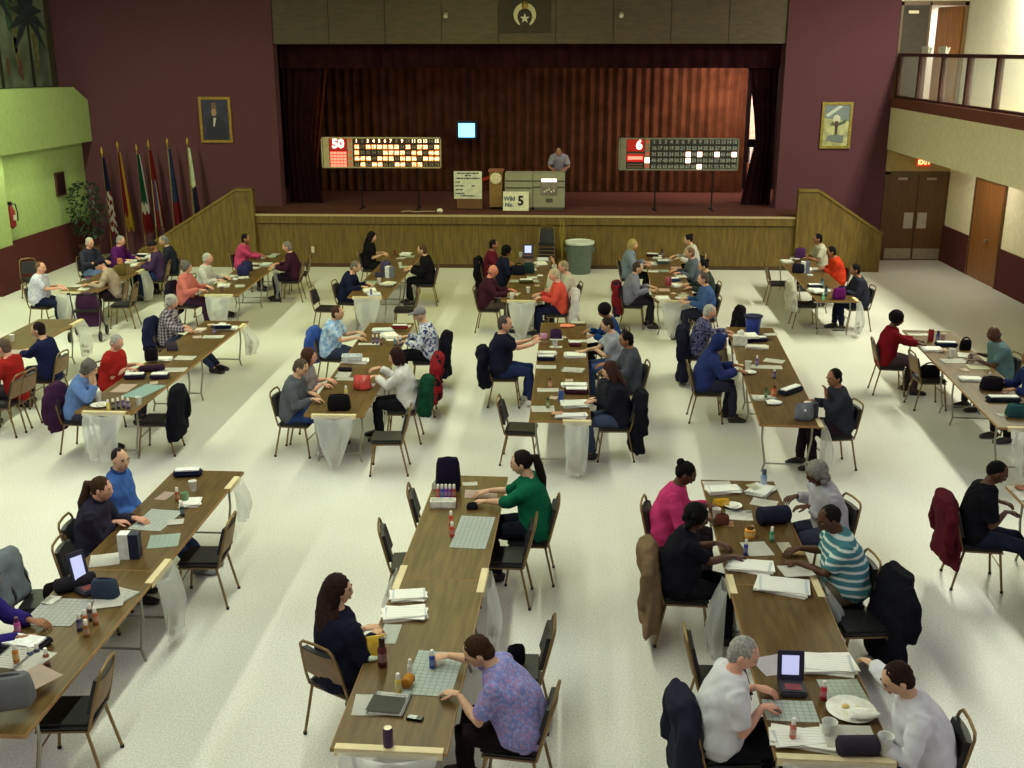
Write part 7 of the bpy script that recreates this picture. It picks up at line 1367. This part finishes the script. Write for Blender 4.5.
    ('paper_sheet', 'pale pink loose paper sheet by the person in lilac-grey shirt', 'paper', 2.13, 21.227, -0.05, (226, 190, 180), (0.22, 0.29), 'loose papers on the tables', 0.74),
    ('paper_sheet', 'white loose paper sheet by the person in lilac-grey shirt', 'paper', 2.465, 20.659, 0.05, (226, 222, 190), (0.22, 0.29), 'loose papers on the tables', 0.74),
    ('paper_stack', 'white stack of papers by the person in dark green top', 'papers', 2.431, 21.646, 0.19, (234, 232, 224), (0.24, 0.3), 'stacks of papers on the tables', 0.74),
    ('soft_case', 'dark blue soft pencil case by the person in blue-grey sweater', 'case', 2.383, 22.172, 0.11, (60, 70, 110), (0.3, 0.18), None, 0.74),
    ('paper_sheet', 'white loose paper sheet by the person in blue-grey sweater, second from stage', 'paper', 2.578, 22.296, 0.09, (234, 232, 224), (0.22, 0.29), 'loose papers on the tables', 0.818),
    ('snack_bag', 'red snack bag by the person in dark green top', 'snack', 2.231, 21.495, -0.3, (150, 60, 70), (0.15, 0.18), None, 0.78),
    ('paper_stack', 'white stack of papers by the blonde person in blue-grey jacket', 'papers', 2.151, 24.155, -0.3, (234, 232, 224), (0.24, 0.3), 'stacks of papers on the tables', 0.74),
    ('paper_sheet', 'white loose paper sheet by the person in blue-grey sweater, nearest the stage', 'paper', 2.092, 23.289, -0.14, (234, 232, 224), (0.22, 0.29), 'loose papers on the tables', 0.74),
    ('soft_case', 'dark green soft pencil case by the blonde person in blue-grey jacket', 'case', 2.367, 24.039, 0.02, (70, 90, 80), (0.3, 0.18), None, 0.78),
    ('paper_sheet', 'pale grey loose paper sheet by the person in blue-grey sweater', 'paper', 2.321, 23.303, 0.05, (190, 206, 196), (0.22, 0.29), 'loose papers on the tables', 0.74),
    ('soft_case', 'dusty pink soft pencil case by the person in white cardigan', 'case', 2.23, 25.187, -0.21, (60, 30, 36), (0.3, 0.18), None, 0.74),
    ('bottle', 'dark violet bottle by the person in white cardigan', 'bottle', 2.433, 25.059, 0.12, (50, 36, 60), (0.065, 0.2), None, 0.74),
    ('paper_sheet', 'white loose paper sheet by the person in white cardigan', 'paper', 2.541, 24.693, 0.12, (234, 232, 224), (0.22, 0.29), 'loose papers on the tables', 0.74),
    ('paper_sheet', 'pale pink loose paper sheet by the blonde person in blue-grey jacket', 'paper', 2.622, 23.686, -0.17, (220, 180, 170), (0.22, 0.29), 'loose papers on the tables', 0.74),
    ('cup', 'white cup by the person in white cardigan', 'cup', 2.35, 24.636, -0.21, (234, 232, 224), (0.085, 0.11), None, 0.74),
    ('card', 'pink small card by the person in dark green top', 'card', 2.607, 21.454, 0.21, (226, 150, 140), (0.11, 0.14), None, 0.78),
    ('paper_stack', 'pale grey stack of papers by the person in off-white top', 'papers', 5.228, 24.546, -0.05, (206, 206, 190), (0.24, 0.3), 'stacks of papers on the tables', 0.74),
    ('paper_sheet', 'white loose paper sheet by the person in off-white top', 'paper', 5.465, 24.819, -0.27, (234, 232, 224), (0.22, 0.29), 'loose papers on the tables', 0.78),
    ('soft_bag', 'dark violet soft zip bag by the person in off-white top', 'bag', 5.579, 24.859, 0.0, (78, 40, 90), (0.28, 0.22), None, 0.791),
    ('handbag', 'navy handbag by the person in orange-red sweater', 'bag', 5.202, 23.237, -0.27, (36, 36, 52), (0.3, 0.2), None, 0.74),
    ('upright_box', 'blue upright box by the person in orange-red sweater', 'box', 5.347, 23.257, 0.07, (110, 110, 140), (0.18, 0.24), None, 0.74),
    ('paper_stack', 'white stack of papers by the person in orange-red sweater', 'papers', 5.464, 23.557, 0.07, (234, 232, 224), (0.24, 0.3), 'stacks of papers on the tables', 0.74),
    ('napkin', 'white crumpled napkin by the person in orange-red sweater', 'napkin', 5.374, 22.853, 0.11, (206, 214, 222), (0.12, 0.1), None, 0.74),
    ('paper_stack', 'white stack of papers by the person in slate shirt, nearest the stage', 'papers', 5.125, 21.252, -0.12, (234, 232, 224), (0.24, 0.3), 'stacks of papers on the tables', 0.74),
    ('bottle', 'teal bottle by the person in slate shirt', 'bottle', 5.324, 21.576, -0.1, (70, 120, 140), (0.065, 0.2), None, 0.74),
    ('bottle', 'dark teal bottle by the person in slate shirt', 'bottle', 5.215, 20.772, 0.2, (60, 90, 100), (0.065, 0.2), None, 0.74),
    ('paper_sheet', 'white loose paper sheet by the person in slate shirt', 'paper', 5.442, 21.369, -0.22, (234, 232, 224), (0.22, 0.29), 'loose papers on the tables', 0.74),
    ('dauber', 'green bingo dauber bottle by the person in slate shirt', 'marker', 5.076, 20.386, -0.24, (60, 190, 130), (0.045, 0.15), 'bingo daubers', 0.74),
    ('soft_bag', 'dark purple soft zip bag by the person in slate shirt', 'bag', 5.4, 20.494, 0.18, (110, 30, 110), (0.28, 0.22), None, 0.74),
    ('soft_case', 'dark blue soft pencil case by the person in slate shirt', 'case', 5.188, 21.559, -0.01, (30, 34, 62), (0.3, 0.18), None, 0.751),
    ('paper_stack', 'white stack of papers by the person in plum shirt and jeans', 'papers', -9.398, 23.495, -0.14, (234, 232, 224), (0.24, 0.3), 'stacks of papers on the tables', 0.74),
    ('paper_sheet', 'white loose paper sheet by the person in purple sweater, third from stage', 'paper', -9.538, 24.144, 0.12, (234, 232, 224), (0.22, 0.29), 'loose papers on the tables', 0.78),
    ('paper_stack', 'white stack of papers by the person in dark slate sweater', 'papers', -9.371, 24.264, 0.04, (234, 232, 224), (0.24, 0.3), 'stacks of papers on the tables', 0.791),
    ('paper_sheet', 'white loose paper sheet by the person in plum shirt and jeans', 'paper', -9.492, 22.301, -0.28, (234, 232, 224), (0.22, 0.29), 'loose papers on the tables', 0.74),
    ('paper_sheet', 'white loose paper sheet by the person in burgundy sweater, nearest the stage', 'paper', -6.757, 23.61, -0.05, (234, 232, 224), (0.22, 0.29), 'loose papers on the tables', 0.78),
    ('paper_sheet', 'white loose paper sheet by the person in white blouse, second from stage', 'paper', -6.623, 22.144, 0.42, (234, 232, 224), (0.22, 0.29), 'loose papers on the tables', 0.74),
    ('card', 'white small card by the person in white blouse', 'card', -6.746, 21.312, 0.0, (226, 206, 190), (0.11, 0.14), None, 0.78),
    ('paper_sheet', 'white loose paper sheet by the person in white blouse, third from stage', 'paper', -6.908, 22.052, -0.14, (234, 232, 224), (0.22, 0.29), 'loose papers on the tables', 0.785),
    ('dauber', 'violet bingo dauber bottle by the person in navy, head bowed', 'marker', -3.609, 20.365, -0.12, (80, 60, 120), (0.045, 0.15), 'bingo daubers', 0.78),
    ('paper_stack', 'white stack of papers by the person in navy, head bowed, nearest the stage', 'papers', -3.446, 21.501, -0.44, (234, 232, 224), (0.24, 0.3), 'stacks of papers on the tables', 0.751),
    ('paper_sheet', 'white loose paper sheet by the person in navy, head bowed, second from stage', 'paper', -3.41, 21.368, -0.14, (234, 232, 224), (0.22, 0.29), 'loose papers on the tables', 0.791),
    ('card', 'white small card by the person in black sleeveless top', 'card', -3.825, 23.854, -0.16, (226, 206, 190), (0.11, 0.14), None, 0.74),
    ('paper_sheet', 'white loose paper sheet by the person in dark navy top, nearest the stage', 'paper', -0.554, 23.347, 0.11, (234, 232, 224), (0.22, 0.29), 'loose papers on the tables', 0.74),
    ('card', 'white small card by the person in cream top', 'card', -0.412, 21.542, -0.19, (226, 206, 190), (0.11, 0.14), None, 0.74),
    ('card', 'white small card by the person in crimson top, second from stage', 'card', -0.579, 23.54, -0.33, (226, 206, 190), (0.11, 0.14), None, 0.751),
    ('card', 'white small card by the person in crimson top, nearest the stage', 'card', -0.483, 23.616, -0.31, (226, 206, 190), (0.11, 0.14), None, 0.76),
    ('card', 'white small card by the person in dark navy top', 'card', -0.651, 23.143, 0.07, (226, 206, 190), (0.11, 0.14), None, 0.751),
    ('paper_sheet', 'white loose paper sheet by the blonde person in blue-grey jacket', 'paper', 2.247, 24.248, -0.24, (234, 232, 224), (0.22, 0.29), 'loose papers on the tables', 0.858),
    ('card', 'white small card by the person in white cardigan', 'card', 2.544, 24.825, 0.26, (226, 206, 190), (0.11, 0.14), None, 0.751),
    ('card', 'white small card by the person in lilac-grey shirt', 'card', 2.269, 20.919, 0.3, (226, 206, 190), (0.11, 0.14), None, 0.74),
    ('card', 'white small card by the person in dark green top, nearest the stage', 'card', 2.503, 21.718, 0.07, (226, 206, 190), (0.11, 0.14), None, 0.78),
    ('card', 'white small card by the person in dark green top, second from stage', 'card', 2.477, 20.839, -0.1, (226, 206, 190), (0.11, 0.14), None, 0.751),
    ('dauber', 'violet bingo dauber bottle by the person in slate shirt', 'marker', 5.244, 20.919, 0.25, (80, 60, 120), (0.045, 0.15), 'bingo daubers', 0.74),
    ('card', 'white small card by the person in slate shirt', 'card', 5.27, 21.872, 0.06, (226, 206, 190), (0.11, 0.14), None, 0.74),
    ('paper_sheet', 'white loose paper sheet by the person in orange-red sweater', 'paper', 5.686, 23.496, -0.05, (234, 232, 224), (0.22, 0.29), 'loose papers on the tables', 0.78),
    ('paper_stack', 'white stack of papers by the person in slate shirt, second from stage', 'papers', 5.142, 20.977, -0.1, (234, 232, 224), (0.24, 0.3), 'stacks of papers on the tables', 0.78),
    ('card', 'white small card by the person in red short-sleeved top', 'card', -5.67, 14.313, 0.37, (226, 206, 190), (0.11, 0.14), None, 0.751),
    ('card', 'white small card by the person in plaid shirt, nearest the stage', 'card', -5.976, 17.874, 0.41, (226, 206, 190), (0.11, 0.14), None, 0.74),
    ('paper_sheet', 'white loose paper sheet by the person in pale grey top, nearest the stage', 'paper', -3.086, 14.866, 0.0, (234, 232, 224), (0.22, 0.29), 'loose papers on the tables', 0.74),
    ('paper_sheet', 'white loose paper sheet by the person in grey cap, second from stage', 'paper', -2.687, 17.046, 0.09, (234, 232, 224), (0.22, 0.29), 'loose papers on the tables', 0.74),
    ('paper_stack', 'white stack of papers by the person in grey cap, nearest the stage', 'papers', -2.75, 17.158, 0.37, (234, 232, 224), (0.24, 0.3), 'stacks of papers on the tables', 0.751),
    ('card', 'white small card by the person in black jacket', 'card', -0.034, 13.88, -0.26, (226, 206, 190), (0.11, 0.14), None, 0.74),
    ('card', 'white small card by the person in royal blue top', 'card', 0.105, 17.251, 0.32, (226, 206, 190), (0.11, 0.14), None, 0.74),
    ('card', 'white small card by the person in pale grey T-shirt', 'card', 0.352, 16.2, 0.14, (226, 206, 190), (0.11, 0.14), None, 0.78),
    ('paper_sheet', 'white loose paper sheet by the person in royal blue top, second from stage', 'paper', 0.002, 17.147, 0.0, (234, 232, 224), (0.22, 0.29), 'loose papers on the tables', 0.749),
    ('card', 'white small card by the person in dark grey coat', 'card', 0.183, 14.583, 0.0, (226, 206, 190), (0.11, 0.14), None, 0.78),
    ('dauber', 'violet bingo dauber bottle by the person in charcoal sweater', 'marker', 3.138, 13.031, -0.1, (80, 60, 120), (0.045, 0.15), 'bingo daubers', 0.74),
    ('paper_stack', 'white stack of papers by the person in navy print shirt', 'papers', 3.137, 17.114, 0.05, (234, 232, 224), (0.24, 0.3), 'stacks of papers on the tables', 0.818),
    ('dauber', 'violet bingo dauber bottle by the person in blue hooded sweatshirt', 'marker', 3.123, 14.953, 0.14, (80, 60, 120), (0.045, 0.15), 'bingo daubers', 0.74),
    ('card', 'white small card by the person in navy print shirt', 'card', 3.154, 16.857, -0.19, (226, 206, 190), (0.11, 0.14), None, 0.74),
    ('dauber', 'violet bingo dauber bottle by the person in deep blue top', 'marker', 6.125, 14.881, -0.28, (80, 60, 120), (0.045, 0.15), 'bingo daubers', 0.74),
    ('paper_sheet', 'white loose paper sheet by the person in pale teal shirt, nearest the stage', 'paper', 6.312, 16.336, -0.3, (234, 232, 224), (0.22, 0.29), 'loose papers on the tables', 0.751),
    ('card', 'white small card by the person in dark red sweater', 'card', 6.047, 16.549, 0.02, (226, 206, 190), (0.11, 0.14), None, 0.78),
    ('card', 'white small card by the person in pale teal shirt', 'card', 6.006, 15.515, 0.09, (226, 206, 190), (0.11, 0.14), None, 0.74),
    ('paper_sheet', 'white loose paper sheet by the person in black T-shirt, second from stage', 'paper', 5.109, 10.192, -0.36, (234, 232, 224), (0.22, 0.29), 'loose papers on the tables', 0.751),
    ('paper_sheet', 'white loose paper sheet by the dark-haired person in white shirt, nearest the stage', 'paper', 4.851, 6.607, -0.41, (234, 232, 224), (0.22, 0.29), 'loose papers on the tables', 0.74),
]

# ------------------------------------------------------------------ set everything out
T_SPEC = {}
for x, y, a, L, label in TABLES:
    if L not in T_SPEC: T_SPEC[L] = table_spec(L - .004)
    place(T_SPEC[L], 'folding_table', label, 'table', (x, y, 0), a, 'folding tables in rows')
for label, x, y, a, w, h, tp, pf, seed in BAGS: bag(label, (x, y), a, w, h, tp, pf, seed)
CH_G = 'banquet chairs at the bingo tables'
SEAT = {}
for key, x, y, ang, d, desc, label in PEOPLE:
    person(label, x, y, ang, **d)
    place(CHAIR, 'banquet_chair', 'black padded chair with bronze legs under the ' + desc, 'chair', (x + .04 * cos(rad(ang)), y + .04 * sin(rad(ang)), 0), rad(ang) - pi / 2, CH_G)
    SEAT[key] = (x, y, ang)
for i, (x, y, ang, label) in enumerate(CHAIRS):
    place(CHAIR, 'banquet_chair', label, 'chair', (x, y, 0), rad(ang) - pi / 2, CH_G); SEAT[i] = (x, y, ang)
for ref, col, label, kw in COATS:
    x, y, ang = SEAT[ref]; coat(label, col, (x, y, 0), rad(ang) - pi / 2, vox=.016 if y < 13 else .022, **kw)
for args in ITEMS:
    kind, label, cat, x, y, rz, col, size, group, z = args
    item(kind, label, cat, x, y, rz, col, size, group, z)
person('person in pale lilac shirt standing behind the caller desk on stage', .02, 29.75, -94, stand=2, lean=44, nod=6, skin=(170, 120, 96), top=(168, 160, 186), sleeve=.5, hair=('short', (40, 32, 36)), hl=(-.14, .5, 1.0), hr=(.14, .5, 1.0))
# stacked chairs by the stage
for k in range(4):
    place(CHAIR, 'stacked_chair', ('bottom', 'second', 'third', 'top')[k] + ' black chair of the stack against the stage front', 'chair', (-.28, 26.85 + .03 * k, .09 * k), pi, 'stacked chairs by the stage')
# rolling walker beside the beige shirt
wk = thing('walker', 'dark wheeled walker with purple bag beside the beige shirt', 'walker', (-9.0, 19.75, 0), rad(10))
for sx in (-1, 1):
    b = B(); loft(b, [(sx * .24, -.22, .92), (sx * .24, -.1, .9), (sx * .25, .02, .55), (sx * .27, .26, .1)], [.013] * 4, 6); obj('frame_tube', b, mat((60, 44, 56), .4, .3), wk)
    b = B(); loft(b, [(sx * .25, .0, .56), (sx * .27, -.28, .1)], [.013] * 2, 6); obj('rear_tube', b, mat((60, 44, 56), .4, .3), wk)
    b = B(); loft(b, [(sx * .24, -.24, .92), (sx * .24, -.12, .91)], [.02] * 2, 8); obj('grip', b, IRON, wk)
    for y in (.27, -.29):
        b = B(); lathe(b, [(.03, -.018), (.095, -.016), (.1, 0), (.095, .016), (.03, .018)], 16); bmesh.ops.transform(b, matrix=Matrix.Translation((sx * .28, y, .1)) @ Matrix.Rotation(pi / 2, 4, 'Y'), verts=b.verts); obj('wheel', b, IRON, wk)
b = B(); box(b, (-.23, -.12, .53), (.23, .14, .57)); obj('seat', b, VINYL, wk, True, .012)
b = B(); loft(b, [(0, .14, .2), (0, .17, .42), (0, .16, .66), (0, .1, .84)], [(.2, .12), (.24, .15), (.23, .14), (.17, .08)], 14, fold=lambda i, a: .06 * sin(5 * a)); obj('basket_bag', b, cloth((74, 44, 76)), wk)
b = B(); loft(b, [(-.24, .0, .86), (0, .08, .84), (.24, .0, .86)], [.016] * 3, 6, Vector((0, 0, 1))); obj('back_strap', b, IRON, wk)
# loose bags on chairs and floor
def floor_bag(label, x, y, z, col, w, h, rz=0, kind='handbag'): item(kind, label, 'bag', x, y, rz, col, (w, h), None, z)
x, y, a = SEAT[14]; floor_bag('furry black bag on the chair beside the dark red sweater', x, y, .5, (24, 20, 26), .34, .16)
x, y, a = SEAT[23]; floor_bag('black handbag on the chair beside the violet sweater', x + .1, y, .5, (30, 26, 28), .24, .13, .6, 'soft_bag')
x, y, a = SEAT[6]; floor_bag('black pouch on the chair behind the lavender blouse', x, y, .5, (22, 22, 28), .17, .16, .3, 'soft_bag')
bake_soft()
